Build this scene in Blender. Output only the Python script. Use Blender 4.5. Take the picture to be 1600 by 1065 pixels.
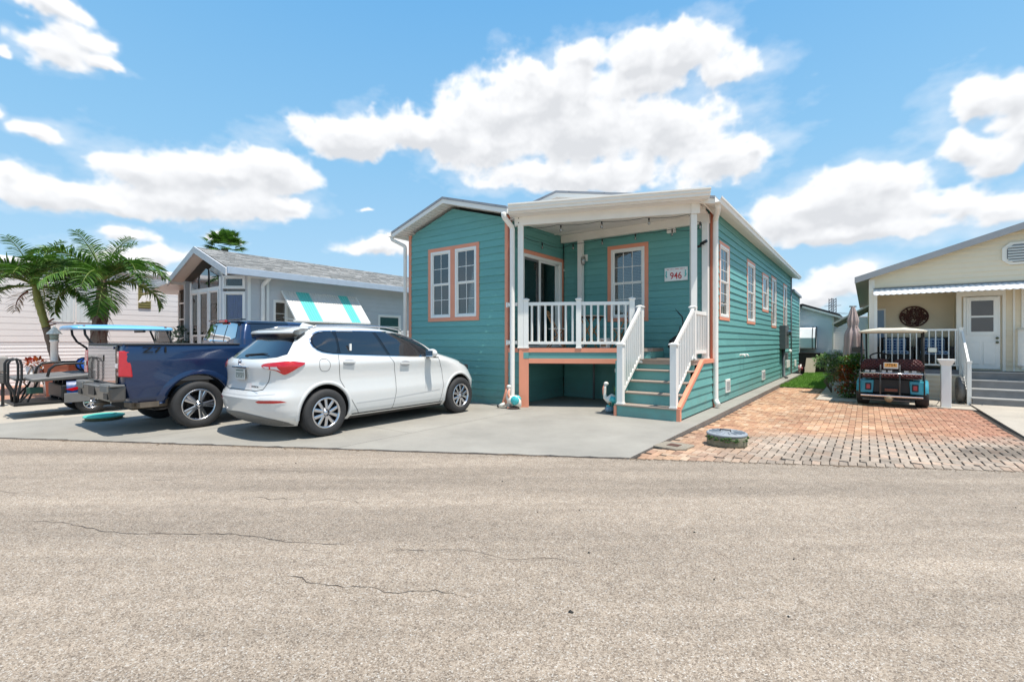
import bpy, bmesh, math, random
from math import sin, cos, pi, radians as R, tan, sqrt
from mathutils import Vector, Matrix, Euler
from mathutils import noise as mnoise
from mathutils.geometry import delaunay_2d_cdt
for o in list(bpy.data.objects): bpy.data.objects.remove(o)
SC = bpy.context.scene
COL = SC.collection
RNG = random.Random(7)

# ------------------------------------------------------------------ camera
cam_d = bpy.data.cameras.new('camera')
cam_d.sensor_width = 36.0
cam_d.lens = 16.875
cam_d.shift_y = 0.0009
cam_d.clip_start = 0.05
cam_d.clip_end = 6000
cam = bpy.data.objects.new('camera', cam_d)
cam.location = (0, 0, 1.45)
cam.rotation_euler = (R(90), 0, 0)
COL.objects.link(cam)
SC.camera = cam

# ------------------------------------------------------------------ sun and sky
SUN_EL, SUN_AZ = R(71), math.atan2(0.73, -0.68)      # azimuth clockwise from +Y
sd = Vector((sin(SUN_AZ) * cos(SUN_EL), cos(SUN_AZ) * cos(SUN_EL), sin(SUN_EL)))
sun_d = bpy.data.lights.new('sun', 'SUN')
sun_d.energy = 3.9
sun_d.angle = R(0.53)
sun_d.color = (1.0, 0.945, 0.86)
sun = bpy.data.objects.new('sun', sun_d)
sun.rotation_euler = sd.to_track_quat('Z', 'Y').to_euler()
sun.location = (0, 0, 30)
COL.objects.link(sun)

W = bpy.data.worlds.new('World')
SC.world = W
W.use_nodes = True
wt = W.node_tree
wt.nodes.clear()
def wn(t, **k):
    n = wt.nodes.new(t)
    for a, b in k.items(): setattr(n, a, b)
    return n
def wl(a, b): wt.links.new(a, b)
def wmath(op, a, b=None, c=None, clamp=False):
    n = wn('ShaderNodeMath', operation=op, use_clamp=clamp)
    for i, v in enumerate((a, b, c)):
        if v is None: continue
        if isinstance(v, (int, float)): n.inputs[i].default_value = v
        else: wl(v, n.inputs[i])
    return n.outputs[0]
def wmix(f, a, b):
    n = wn('ShaderNodeMix', data_type='RGBA')
    for s, v in ((0, f), (6, a), (7, b)):
        if isinstance(v, (int, float)): n.inputs[s].default_value = v
        elif isinstance(v, tuple): n.inputs[s].default_value = (*v, 1)
        else: wl(v, n.inputs[s])
    return n.outputs[2]
sky = wn('ShaderNodeTexSky', sky_type='NISHITA')
sky.sun_disc = False
sky.sun_elevation = SUN_EL
sky.sun_rotation = SUN_AZ
sky.air_density = 1.0
sky.dust_density = 0.6
sky.ozone_density = 2.0
# cumulus bank: (azimuth deg, elevation deg, half width, half height) of each billow
CL = [(-12.8,22.7,7.7,2.85), (-18.8,21.9,6.4,2.49), (-7.6,22.9,8.4,2.89), (43.4,16.1,3.0,1.92), (35.2,12.5,7.6,2.23), (-31.5,16.4,8.3,2.85), (-26.6,17.5,4.6,2.95), (-36.7,15.8,4.6,2.13), (-40.9,12.7,7.6,1.72), (-44.6,12.0,2.9,1.82), (-32.1,13.6,9.6,2.29), (-25.6,14.1,4.3,1.78), (-43.2,24.0,3.1,1.86), (-44.6,24.2,1.9,1.13), (-40.3,24.1,2.2,0.73), (-41.6,25.1,1.9,1.17), (-46.7,18.2,0.8,0.83), (-46.7,22.8,0.6,0.67), (-44.2,17.0,1.7,1.13), (-46.3,13.4,1.3,1.25), (-44.6,26.7,3.4,0.98), (-20.5,21.7,4.6,2.01), (-17.0,21.8,3.9,2.36), (-9.1,23.7,7.4,2.76), (-2.3,25.2,8.6,3.90), (4.6,27.0,10.4,4.53), (1.5,29.8,2.7,1.58), (7.6,30.4,6.1,2.11), (14.9,30.0,6.2,2.77), (19.8,29.4,5.9,2.86), (24.4,27.5,4.8,2.19), (14.9,27.5,8.0,2.54), (-3.1,22.0,9.5,3.28), (7.6,22.5,14.1,4.84), (17.7,21.7,7.8,4.70), (23.1,18.6,4.8,3.16), (7.6,18.6,14.1,2.55), (26.0,19.7,1.2,0.91), (33.7,13.4,7.3,2.86), (37.7,13.9,5.4,2.49), (42.2,11.9,5.8,2.03), (45.4,11.1,2.8,2.26), (30.4,11.9,5.0,2.21), (35.2,10.4,8.3,1.66), (43.4,19.7,2.5,2.15), (45.8,19.2,2.8,2.38), (45.4,15.4,2.6,1.87), (46.5,17.0,1.4,2.40), (34.7,5.9,3.9,1.71), (32.1,5.1,3.4,1.44), (-15.6,10.6,4.3,1.42), (-16.3,14.9,1.2,0.43), (-38.7,10.0,2.6,0.87), (-37.2,8.1,5.4,1.64), (-31.5,10.6,2.1,0.63)]
import numpy as np
def cloud_maps(NX=3600, NY=900):
    """cover and thickness of the clouds over the upper half of the sky, in azimuth and elevation"""
    rs = np.random.RandomState(12)
    azd = (np.arange(NX) + .5) / NX * 360 - 180; eld = (np.arange(NY) + .5) / NY * 90
    AZ, EL = np.meshgrid(azd.astype(np.float32), eld.astype(np.float32))
    def vnoise(cx, cy, ox=0., oy=0.):      # value noise, periodic in azimuth; cell sizes in degrees
        nx = max(3, int(round(360 / cx))); ny = int(90 / cy) + 6
        g = rs.rand(ny, nx).astype(np.float32)
        x = (AZ + 180 + ox) / 360 * nx; y = np.clip((EL + oy) / cy, 0, ny - 2.01)
        xi = np.floor(x).astype(np.int32); yi = np.floor(y).astype(np.int32); fx = x - xi; fy = y - yi
        fx = fx * fx * (3 - 2 * fx); fy = fy * fy * (3 - 2 * fy); x1 = (xi + 1) % nx; xi = xi % nx
        return (g[yi, xi] * (1 - fx) + g[yi, x1] * fx) * (1 - fy) + (g[yi + 1, xi] * (1 - fx) + g[yi + 1, x1] * fx) * fy
    def fbm(c, octs, gain=.55, ax=1.35, ox=0., oy=0., billow=False):
        t = 0; a = 1; w = 0
        for _ in range(octs):
            n = vnoise(c * ax, c, ox, oy)
            if billow: n = 1 - np.abs(2 * n - 1)
            t = t + a * n; w += a; a *= gain; c *= .52
        return t / w
    wx = fbm(5, 6, .6) - .5; wy = fbm(4, 6, .6) - .5
    X = AZ + wx * 4.2; Y = EL + wy * 3.0
    f = np.full_like(AZ, -3.)
    for (a, e, sx, sy) in CL:
        dy = (Y - e) / sy; dy = np.where(dy < 0, dy * 1.35, dy)
        v = 1 - np.sqrt(((X - a) / sx) ** 2 + dy ** 2)
        h = np.maximum(.3 - np.abs(f - v), 0) / .3; f = np.maximum(f, v) + h * h * .3 * .25
    big = fbm(16, 4, .5, 1.6); outm = np.clip((np.abs(AZ) - 54) / 6, 0, 1); outm = np.maximum(outm, np.clip((EL - 42) / 5, 0, 1))
    f = np.where(outm > 0, np.maximum(f, (big - .60) * 7 - (1 - outm) * 3), f)
    puff = fbm(3.0, 6, .50, 1.15, billow=True); fine = fbm(.7, 5, .6, 1.2); wisp = fbm(3.0, 7, .62, 2.2)
    d = f - .04 + (puff - .62) * .80 + (fine - .5) * .16 + (wisp - .5) * .36
    cov = np.clip((d + .10) / .44, 0, 1); cov = cov * cov * (3 - 2 * cov)
    haze = np.clip((f + (wisp - .5) * 2.2 + .34) / .9, 0, 1) * .42; cov = np.maximum(cov, haze * np.clip(EL / 3, 0, 1))
    dens = np.clip(d + .05, 0, 1.1)
    # light comes from above: what is stacked over a point shades it
    up = np.zeros_like(d); n = 0
    for k in range(2, 28, 3):
        s_ = np.vstack([dens[k:], np.repeat(dens[-1:], k, 0)]); up += s_ * (1 - k / 34); n += (1 - k / 34)
    up /= n
    relief = (np.vstack([dens[4:], np.repeat(dens[-1:], 4, 0)]) - dens)          # sunny tops, shaded undersides
    shade = np.clip(up * 1.25 + relief * .8 - .16 + (puff - .6) * -.22, 0, 1)
    return cov.astype(np.float32), shade.astype(np.float32)
cov_, shd_ = cloud_maps()
im = bpy.data.images.new('cloud_cover', cov_.shape[1], cov_.shape[0], alpha=False, float_buffer=True)
px_ = np.ones((*cov_.shape, 4), np.float32); px_[..., 0] = cov_; px_[..., 1] = shd_; px_[..., 2] = 0
im.colorspace_settings.name = 'Non-Color'
im.pixels.foreach_set(px_.ravel()); im.update(); im.pack()
geo = wn('ShaderNodeTexCoord')
sep = wn('ShaderNodeSeparateXYZ')
wl(geo.outputs['Generated'], sep.inputs[0])
az = wmath('ARCTAN2', sep.outputs[0], sep.outputs[1])
el = wmath('ARCSINE', sep.outputs[2])
uvc = wn('ShaderNodeCombineXYZ'); wl(wmath('ADD', wmath('DIVIDE', az, 2 * pi), .5), uvc.inputs[0]); wl(wmath('DIVIDE', wmath('MAXIMUM', el, .002), pi / 2), uvc.inputs[1])
ti = wn('ShaderNodeTexImage', image=im, interpolation='Cubic', extension='EXTEND'); wl(uvc.outputs[0], ti.inputs[0])
csep = wn('ShaderNodeSeparateColor'); wl(ti.outputs['Color'], csep.inputs[0])
cover = wmath('MULTIPLY', csep.outputs[0], wmath('GREATER_THAN', el, 0.0), clamp=True)
CLOUD_HI = (6.2, 6.25, 6.35)
CLOUD_LO = (4.3, 4.42, 4.62)
ccol = wmix(csep.outputs[1], CLOUD_HI, CLOUD_LO)
tint = wn('ShaderNodeMix', data_type='RGBA', blend_type='MULTIPLY'); tint.inputs[0].default_value = 1
wl(sky.outputs[0], tint.inputs[6]); tint.inputs[7].default_value = (1.0, 1.0, 1.0, 1)
# the measured colour of this humid summer sky: pale at the horizon, deeper above, blended with the physical sky
rmp = wn('ShaderNodeValToRGB'); re_ = rmp.color_ramp.elements
re_[0].position = 0; re_[0].color = (.50, .735, .90, 1); re_[1].position = 1; re_[1].color = (.06, .22, .55, 1)
for p_, c_ in ((.10, (.405, .665, .885)), (.22, (.290, .60, .89)), (.40, (.170, .485, .86)), (.6, (.11, .36, .76))):
    q_ = re_.new(p_); q_.color = (*c_, 1)
wl(wmath('DIVIDE', wmath('MAXIMUM', el, 0), pi / 2), rmp.inputs[0])
gsc = wn('ShaderNodeMix', data_type='RGBA', blend_type='MULTIPLY'); gsc.inputs[0].default_value = 1; wl(rmp.outputs[0], gsc.inputs[6]); gsc.inputs[7].default_value = (5.7, 5.9, 6.0, 1)
skyc = wmix(.82, tint.outputs[2], gsc.outputs[2])
fin = wmix(cover, skyc, ccol)
bg = wn('ShaderNodeBackground'); bg.inputs['Strength'].default_value = 0.12
wl(fin, bg.inputs['Color'])
wo = wn('ShaderNodeOutputWorld'); wl(bg.outputs[0], wo.inputs[0])
W.cycles.sampling_method = 'MANUAL'; W.cycles.sample_map_resolution = 512
SC.view_settings.view_transform = 'Standard'
SC.view_settings.look = 'None'
SC.view_settings.gamma = 1
SC.view_settings.use_curve_mapping = False
SC.view_settings.exposure = 0.55
SC.cycles.max_bounces = 8
SC.cycles.diffuse_bounces = 4
SC.cycles.transparent_max_bounces = 12

# ------------------------------------------------------------------ frame of the lots
TH = R(36.4)
AX, AY = -.08, 10.98
def WP(a, b, z=0.0):
    return Vector((AX + a * cos(TH) + b * sin(TH), AY - a * sin(TH) + b * cos(TH), z))
def LP(X, Y):
    dx, dy = X - AX, Y - AY
    return (dx * cos(TH) - dy * sin(TH), dx * sin(TH) + dy * cos(TH))
def edgeY(X): return 6.22 - .139 * X
def bE(a):      # b at which column a meets the road edge
    lo, hi = -16., 8.
    for _ in range(40):
        m = (lo + hi) / 2; p = WP(a, m)
        if p.y < edgeY(p.x): lo = m
        else: hi = m
    return lo
# ------------------------------------------------------------------ materials
def srgb(r, g, b):
    return tuple(((c / 255) / 12.92 if c / 255 <= .04045 else ((c / 255 + .055) / 1.055) ** 2.4) for c in (r, g, b))
MATS = {}
def mat(name, col, rough=.6, metal=0., var=.08, vs=6., bump=0., bs=60., coat=0., stretch=None, spec=.5, dirt=0.):
    if name in MATS: return MATS[name]
    m = bpy.data.materials.new(name); m.use_nodes = True
    nt = m.node_tree; bs_ = nt.nodes['Principled BSDF']
    bs_.inputs['Roughness'].default_value = rough
    bs_.inputs['Metallic'].default_value = metal
    bs_.inputs['Coat Weight'].default_value = coat
    bs_.inputs['Coat Roughness'].default_value = .03
    bs_.inputs['Specular IOR Level'].default_value = spec
    tc = nt.nodes.new('ShaderNodeTexCoord'); vec = tc.outputs['Object']
    if stretch:
        mp = nt.nodes.new('ShaderNodeMapping'); mp.inputs['Scale'].default_value = stretch
        nt.links.new(vec, mp.inputs['Vector']); vec = mp.outputs[0]
    if var > 0 or dirt > 0:
        n = nt.nodes.new('ShaderNodeTexNoise'); n.inputs['Scale'].default_value = vs; n.inputs['Detail'].default_value = 5
        nt.links.new(vec, n.inputs['Vector'])
        mx = nt.nodes.new('ShaderNodeMix'); mx.data_type = 'RGBA'
        a = tuple(max(0, c * (1 - var * 1.6)) for c in col); b = tuple(min(1, c * (1 + var * 1.4)) for c in col)
        mx.inputs[6].default_value = (*a, 1); mx.inputs[7].default_value = (*b, 1)
        nt.links.new(n.outputs['Fac'], mx.inputs[0]); out = mx.outputs[2]
        if dirt > 0:
            n2 = nt.nodes.new('ShaderNodeTexNoise'); n2.inputs['Scale'].default_value = vs * .35; n2.inputs['Detail'].default_value = 8; n2.inputs['Roughness'].default_value = .7
            nt.links.new(vec, n2.inputs['Vector'])
            mrr = nt.nodes.new('ShaderNodeMapRange'); mrr.inputs[1].default_value = .52; mrr.inputs[2].default_value = .75; mrr.inputs[4].default_value = dirt
            nt.links.new(n2.outputs['Fac'], mrr.inputs[0])
            m2 = nt.nodes.new('ShaderNodeMix'); m2.data_type = 'RGBA'
            nt.links.new(mrr.outputs[0], m2.inputs[0]); nt.links.new(out, m2.inputs[6])
            m2.inputs[7].default_value = (col[0] * .45, col[1] * .42, col[2] * .36, 1); out = m2.outputs[2]
        nt.links.new(out, bs_.inputs['Base Color'])
    else:
        bs_.inputs['Base Color'].default_value = (*col, 1)
    if bump > 0:
        n = nt.nodes.new('ShaderNodeTexNoise'); n.inputs['Scale'].default_value = bs; n.inputs['Detail'].default_value = 4
        nt.links.new(vec, n.inputs['Vector'])
        bp = nt.nodes.new('ShaderNodeBump'); bp.inputs['Strength'].default_value = bump; bp.inputs['Distance'].default_value = .01
        nt.links.new(n.outputs['Fac'], bp.inputs['Height']); nt.links.new(bp.outputs[0], bs_.inputs['Normal'])
    MATS[name] = m
    return m
def glass(name, tint=(.75, .8, .8), refl=.12, clear=.8):
    if name in MATS: return MATS[name]
    m = bpy.data.materials.new(name); m.use_nodes = True; nt = m.node_tree; nt.nodes.clear()
    tr = nt.nodes.new('ShaderNodeBsdfTransparent'); tr.inputs[0].default_value = tuple(c * clear for c in tint) + (1,)
    gl = nt.nodes.new('ShaderNodeBsdfGlossy'); gl.inputs['Roughness'].default_value = .015
    fr = nt.nodes.new('ShaderNodeFresnel'); fr.inputs[0].default_value = 1.5
    ad = nt.nodes.new('ShaderNodeMath'); ad.operation = 'ADD'; ad.inputs[1].default_value = refl; ad.use_clamp = True
    nt.links.new(fr.outputs[0], ad.inputs[0])
    mx = nt.nodes.new('ShaderNodeMixShader'); nt.links.new(ad.outputs[0], mx.inputs[0])
    nt.links.new(tr.outputs[0], mx.inputs[1]); nt.links.new(gl.outputs[0], mx.inputs[2])
    o = nt.nodes.new('ShaderNodeOutputMaterial'); nt.links.new(mx.outputs[0], o.inputs[0])
    MATS[name] = m
    return m
TEAL = mat('teal_paint', (.135, .37, .345), .55, var=.07, vs=2.5, bump=.25, bs=30, stretch=(1, 1, 6), dirt=.05)
def weather(m, amt=.10, base=.35):
    """board to board variation in the paint and splash dirt with a ragged upper edge near the ground"""
    nt = m.node_tree; b = nt.nodes['Principled BSDF']; src = b.inputs['Base Color'].links[0].from_socket; L = nt.links.new
    oi = nt.nodes.new('ShaderNodeObjectInfo'); r = nt.nodes.new('ShaderNodeMapRange'); r.inputs[3].default_value = 1 - amt; r.inputs[4].default_value = 1 + amt * .6; L(oi.outputs['Random'], r.inputs[0])
    x = nt.nodes.new('ShaderNodeMix'); x.data_type = 'RGBA'; x.blend_type = 'MULTIPLY'; x.inputs[0].default_value = 1; L(src, x.inputs[6]); L(r.outputs[0], x.inputs[7])
    g = nt.nodes.new('ShaderNodeNewGeometry'); s = nt.nodes.new('ShaderNodeSeparateXYZ'); L(g.outputs['Position'], s.inputs[0])
    n = nt.nodes.new('ShaderNodeTexNoise'); n.inputs['Scale'].default_value = 4; n.inputs['Detail'].default_value = 7; n.inputs['Roughness'].default_value = .7; L(g.outputs['Position'], n.inputs['Vector'])
    a = nt.nodes.new('ShaderNodeMath'); a.operation = 'MULTIPLY_ADD'; a.inputs[1].default_value = 1.3; L(n.outputs['Fac'], a.inputs[0]); a.inputs[2].default_value = -.35
    c = nt.nodes.new('ShaderNodeMath'); c.operation = 'SUBTRACT'; L(a.outputs[0], c.inputs[0]); L(s.outputs['Z'], c.inputs[1])
    q = nt.nodes.new('ShaderNodeMapRange'); q.inputs[1].default_value = -.1; q.inputs[2].default_value = .5; q.inputs[4].default_value = base; L(c.outputs[0], q.inputs[0])
    y = nt.nodes.new('ShaderNodeMix'); y.data_type = 'RGBA'; L(q.outputs[0], y.inputs[0]); L(x.outputs[2], y.inputs[6]); y.inputs[7].default_value = (.20, .17, .13, 1)
    L(y.outputs[2], b.inputs['Base Color'])
weather(TEAL)
CORAL = mat('coral_paint', (.80, .31, .19), .55, var=.06, vs=4, bump=.1, bs=50)
WHITE = mat('white_vinyl', (.86, .84, .79), .42, var=.03, vs=5, dirt=.06)
WHITE2 = mat('white_aluminium', (.86, .825, .77), .38, var=.05, vs=3, dirt=.10)
SOFFIT = mat('soffit_white', (.82, .79, .75), .6, var=.04, vs=4)
ROOFM = mat('grey_roof_metal', (.34, .34, .36), .45, metal=.15, var=.08, vs=3, dirt=.15)
GLASS = glass('window_glass')
GLASSD = glass('dark_glass', (.3, .34, .36), .1, .6)
DARK = mat('dark_interior', (.012, .013, .015), .8, var=0)
BLIND = mat('window_blind', (.55, .55, .53), .6, var=.03)
BLACK = mat('black_plastic', (.015, .015, .016), .45, var=.1, vs=20)
BLACKG = mat('black_gloss', (.008, .008, .01), .12, var=0, coat=.6)
CHROME = mat('chrome', (.78, .78, .80), .12, metal=1, var=0)
ALLOY = mat('alloy_silver', (.62, .62, .64), .25, metal=1, var=.03)
RUBBER = mat('tyre_rubber', (.030, .030, .031), .75, var=.15, vs=20, bump=.15, bs=80)
REDL = mat('red_lamp', (.50, .006, .012), .12, var=.1, vs=30, coat=1)
CLEARL = mat('clear_lamp', (.62, .62, .64), .12, var=.1, vs=40, coat=1)
CARGLASS = mat('tinted_car_glass', (.010, .013, .020), .03, var=0, coat=1, spec=.9)
DECKT = mat('deck_tread', (.33, .265, .215), .7, var=.12, vs=8, bump=.2, bs=40, stretch=(1, 8, 8))
WOODO = mat('teak_wood', (.42, .20, .075), .5, var=.15, vs=9, stretch=(1, 1, 5))
GREYM = mat('grey_metal', (.20, .205, .21), .45, metal=.3, var=.08, vs=8)
GREYP = mat('grey_plastic', (.16, .16, .155), .6, var=.1, vs=8, dirt=.2)

# ------------------------------------------------------------------ mesh building
class MB:
    def __init__(s): s.v = []; s.f = []; s.sm = []; s.mi = []; s.cur = 0
    def add(s, vs, fs, smooth=False):
        n = len(s.v); s.v += [tuple(p) for p in vs]
        for f in fs: s.f.append(tuple(i + n for i in f)); s.sm.append(smooth); s.mi.append(s.cur)
        return s
    def hexa(s, p):      # 8 points: bottom 0-3, top 4-7
        return s.add(p, [(0, 3, 2, 1), (4, 5, 6, 7), (0, 1, 5, 4), (1, 2, 6, 5), (2, 3, 7, 6), (3, 0, 4, 7)])
    def box(s, x0, x1, y0, y1, z0, z1):
        return s.hexa([(x0, y0, z0), (x1, y0, z0), (x1, y1, z0), (x0, y1, z0), (x0, y0, z1), (x1, y0, z1), (x1, y1, z1), (x0, y1, z1)])
    def bar(s, p, q, w, h, up=(0, 0, 1)):     # beam of section w x h between two points
        p, q = Vector(p), Vector(q); d = (q - p).normalized(); u = Vector(up)
        if abs(d.dot(u)) > .98: u = Vector((0, 1, 0))
        r = d.cross(u).normalized() * w / 2; t = r.cross(d).normalized() * h / 2
        return s.hexa([p - r - t, p + r - t, q + r - t, q - r - t, p - r + t, p + r + t, q + r + t, q - r + t])
    def tube(s, pts, r, n=8, closed=False, cap=True):
        pts = [Vector(p) for p in pts]; k = len(pts); rr = r if isinstance(r, (list, tuple)) else [r] * k
        vs = []; prev = None
        for i, p in enumerate(pts):
            a = pts[(i - 1) % k] if (i > 0 or closed) else p; b = pts[(i + 1) % k] if (i < k - 1 or closed) else p
            d = (b - a).normalized() if (b - a).length > 1e-9 else Vector((0, 0, 1))
            if prev is None:
                u = Vector((0, 0, 1)) if abs(d.z) < .9 else Vector((1, 0, 0)); x = d.cross(u).normalized()
            else: x = (prev - d * prev.dot(d)).normalized()
            prev = x; y = d.cross(x)
            for j in range(n):
                t = 2 * pi * j / n; vs.append(p + (x * cos(t) + y * sin(t)) * rr[i])
        fs = []
        for i in range(k if closed else k - 1):
            for j in range(n):
                a = i * n + j; b = i * n + (j + 1) % n; i2 = (i + 1) % k
                fs.append((a, b, i2 * n + (j + 1) % n, i2 * n + j))
        s.add(vs, fs, True)
        if cap and not closed:
            m = len(s.v) - len(vs)
            s.f.append(tuple(m + j for j in range(n))[::-1]); s.sm.append(False); s.mi.append(s.cur)
            s.f.append(tuple(m + (k - 1) * n + j for j in range(n))); s.sm.append(False); s.mi.append(s.cur)
        return s
    def lathe(s, prof, n=24, c=(0, 0, 0), axis='Z', smooth=True, cap=True):   # prof: (radius, height)
        vs = []
        for (r, h) in prof:
            for j in range(n):
                t = 2 * pi * j / n; x, y = r * cos(t), r * sin(t)
                p = {'Z': (x, y, h), 'Y': (x, h, y), 'X': (h, x, y)}[axis]
                vs.append((p[0] + c[0], p[1] + c[1], p[2] + c[2]))
        fs = [(i * n + j, i * n + (j + 1) % n, (i + 1) * n + (j + 1) % n, (i + 1) * n + j) for i in range(len(prof) - 1) for j in range(n)]
        s.add(vs, fs, smooth)
        m = len(s.v) - len(vs)
        for i, rv in ((0, True), (len(prof) - 1, False)):
            if cap and prof[i][0] > 1e-4:
                f = tuple(m + i * n + j for j in range(n)); s.f.append(f[::-1] if rv else f); s.sm.append(False); s.mi.append(s.cur)
        return s
    def prism(s, poly, lo, hi, axis='Z'):
        n = len(poly)
        def P(u, v, w): return {'Z': (u, v, w), 'Y': (u, w, v), 'X': (w, u, v)}[axis]
        vs = [P(u, v, lo) for u, v in poly] + [P(u, v, hi) for u, v in poly]
        fs = [tuple(range(n))[::-1], tuple(range(n, 2 * n))] + [(i, (i + 1) % n, n + (i + 1) % n, n + i) for i in range(n)]
        return s.add(vs, fs)
    def ell(s, c, r, n=14, m=9):
        vs = []; fs = []
        for i in range(m + 1):
            ph = pi * i / m
            for j in range(n):
                t = 2 * pi * j / n
                vs.append((c[0] + r[0] * sin(ph) * cos(t), c[1] + r[1] * sin(ph) * sin(t), c[2] + r[2] * cos(ph)))
        for i in range(m):
            for j in range(n): fs.append((i * n + j, (i + 1) * n + j, (i + 1) * n + (j + 1) % n, i * n + (j + 1) % n))
        return s.add(vs, fs, True)
    def slab(s, q, t):     # four top corners, thickness downwards
        q = [Vector(p) for p in q]; d = Vector((0, 0, t))
        return s.hexa([p - d for p in q] + q)
    def grid(s, rows, smooth=True, closed=False):
        n = len(rows[0]); vs = [p for r in rows for p in r]; fs = []
        for i in range(len(rows) - 1):
            for j in range(n if closed else n - 1):
                fs.append((i * n + j, i * n + (j + 1) % n, (i + 1) * n + (j + 1) % n, (i + 1) * n + j))
        return s.add(vs, fs, smooth)
    def mesh(s, name, mats):
        me = bpy.data.meshes.new(name); me.from_pydata(s.v, [], s.f)
        for m in (mats if isinstance(mats, (list, tuple)) else [mats]): me.materials.append(m)
        me.polygons.foreach_set('use_smooth', s.sm); me.polygons.foreach_set('material_index', s.mi)
        if len(s.f) < 60000:
            bm = bmesh.new(); bm.from_mesh(me); bmesh.ops.remove_doubles(bm, verts=bm.verts, dist=1e-5) if any(s.sm) else None
            bmesh.ops.recalc_face_normals(bm, faces=bm.faces); bm.to_mesh(me); bm.free()
        me.update()
        return me
    def build(s, name, m, parent=None, loc=None, rot=0, bevel=0, seg=2, sub=0):
        o = bpy.data.objects.new(name, s.mesh(name, m)); COL.objects.link(o)
        if parent is not None: o.parent = parent
        if loc is not None: o.location = loc
        if rot: o.rotation_euler = (0, 0, rot) if not isinstance(rot, tuple) else rot
        if bevel:
            b = o.modifiers.new('bevel', 'BEVEL'); b.width = bevel; b.segments = seg; b.limit_method = 'ANGLE'; b.angle_limit = R(40); b.harden_normals = False
        if sub:
            b = o.modifiers.new('sub', 'SUBSURF'); b.levels = sub; b.render_levels = sub
        return o
def tag(o, label=None, cat=None, group=None, kind=None):
    if label: o['label'] = label
    if cat: o['category'] = cat
    if group: o['group'] = group
    if kind: o['kind'] = kind
    return o
def empty(name, loc=(0, 0, 0), rz=0, label=None, cat=None, group=None):
    o = bpy.data.objects.new(name, None); COL.objects.link(o); o.location = loc; o.rotation_euler = (0, 0, rz); o.empty_display_size = .2
    return tag(o, label, cat, group)
def copy_tree(o, parent=None):
    kids = list(o.children); c = o.copy(); COL.objects.link(c)
    if parent is not None: c.parent = parent
    for k in kids: copy_tree(k, c)
    return c
def share(name, me, parent, loc=(0, 0, 0), rot=(0, 0, 0), scale=None):
    o = bpy.data.objects.new(name, me); COL.objects.link(o); o.parent = parent; o.location = loc; o.rotation_euler = rot
    if scale: o.scale = scale
    return o
def text_mesh(txt, size, m, name, parent, loc, rot, depth=.003, sx=1.0):
    cu = bpy.data.curves.new(name, 'FONT'); cu.body = txt; cu.size = size; cu.extrude = depth; cu.align_x = 'CENTER'; cu.align_y = 'CENTER'; cu.offset = size * .012
    t = bpy.data.objects.new(name, cu); COL.objects.link(t)
    dg = bpy.context.evaluated_depsgraph_get(); me = bpy.data.meshes.new_from_object(t.evaluated_get(dg))
    bpy.data.objects.remove(t); me.materials.clear(); me.materials.append(m)
    o = bpy.data.objects.new(name, me); COL.objects.link(o); o.parent = parent; o.location = loc; o.rotation_euler = rot; o.scale = (sx, 1, 1)
    return o
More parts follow.
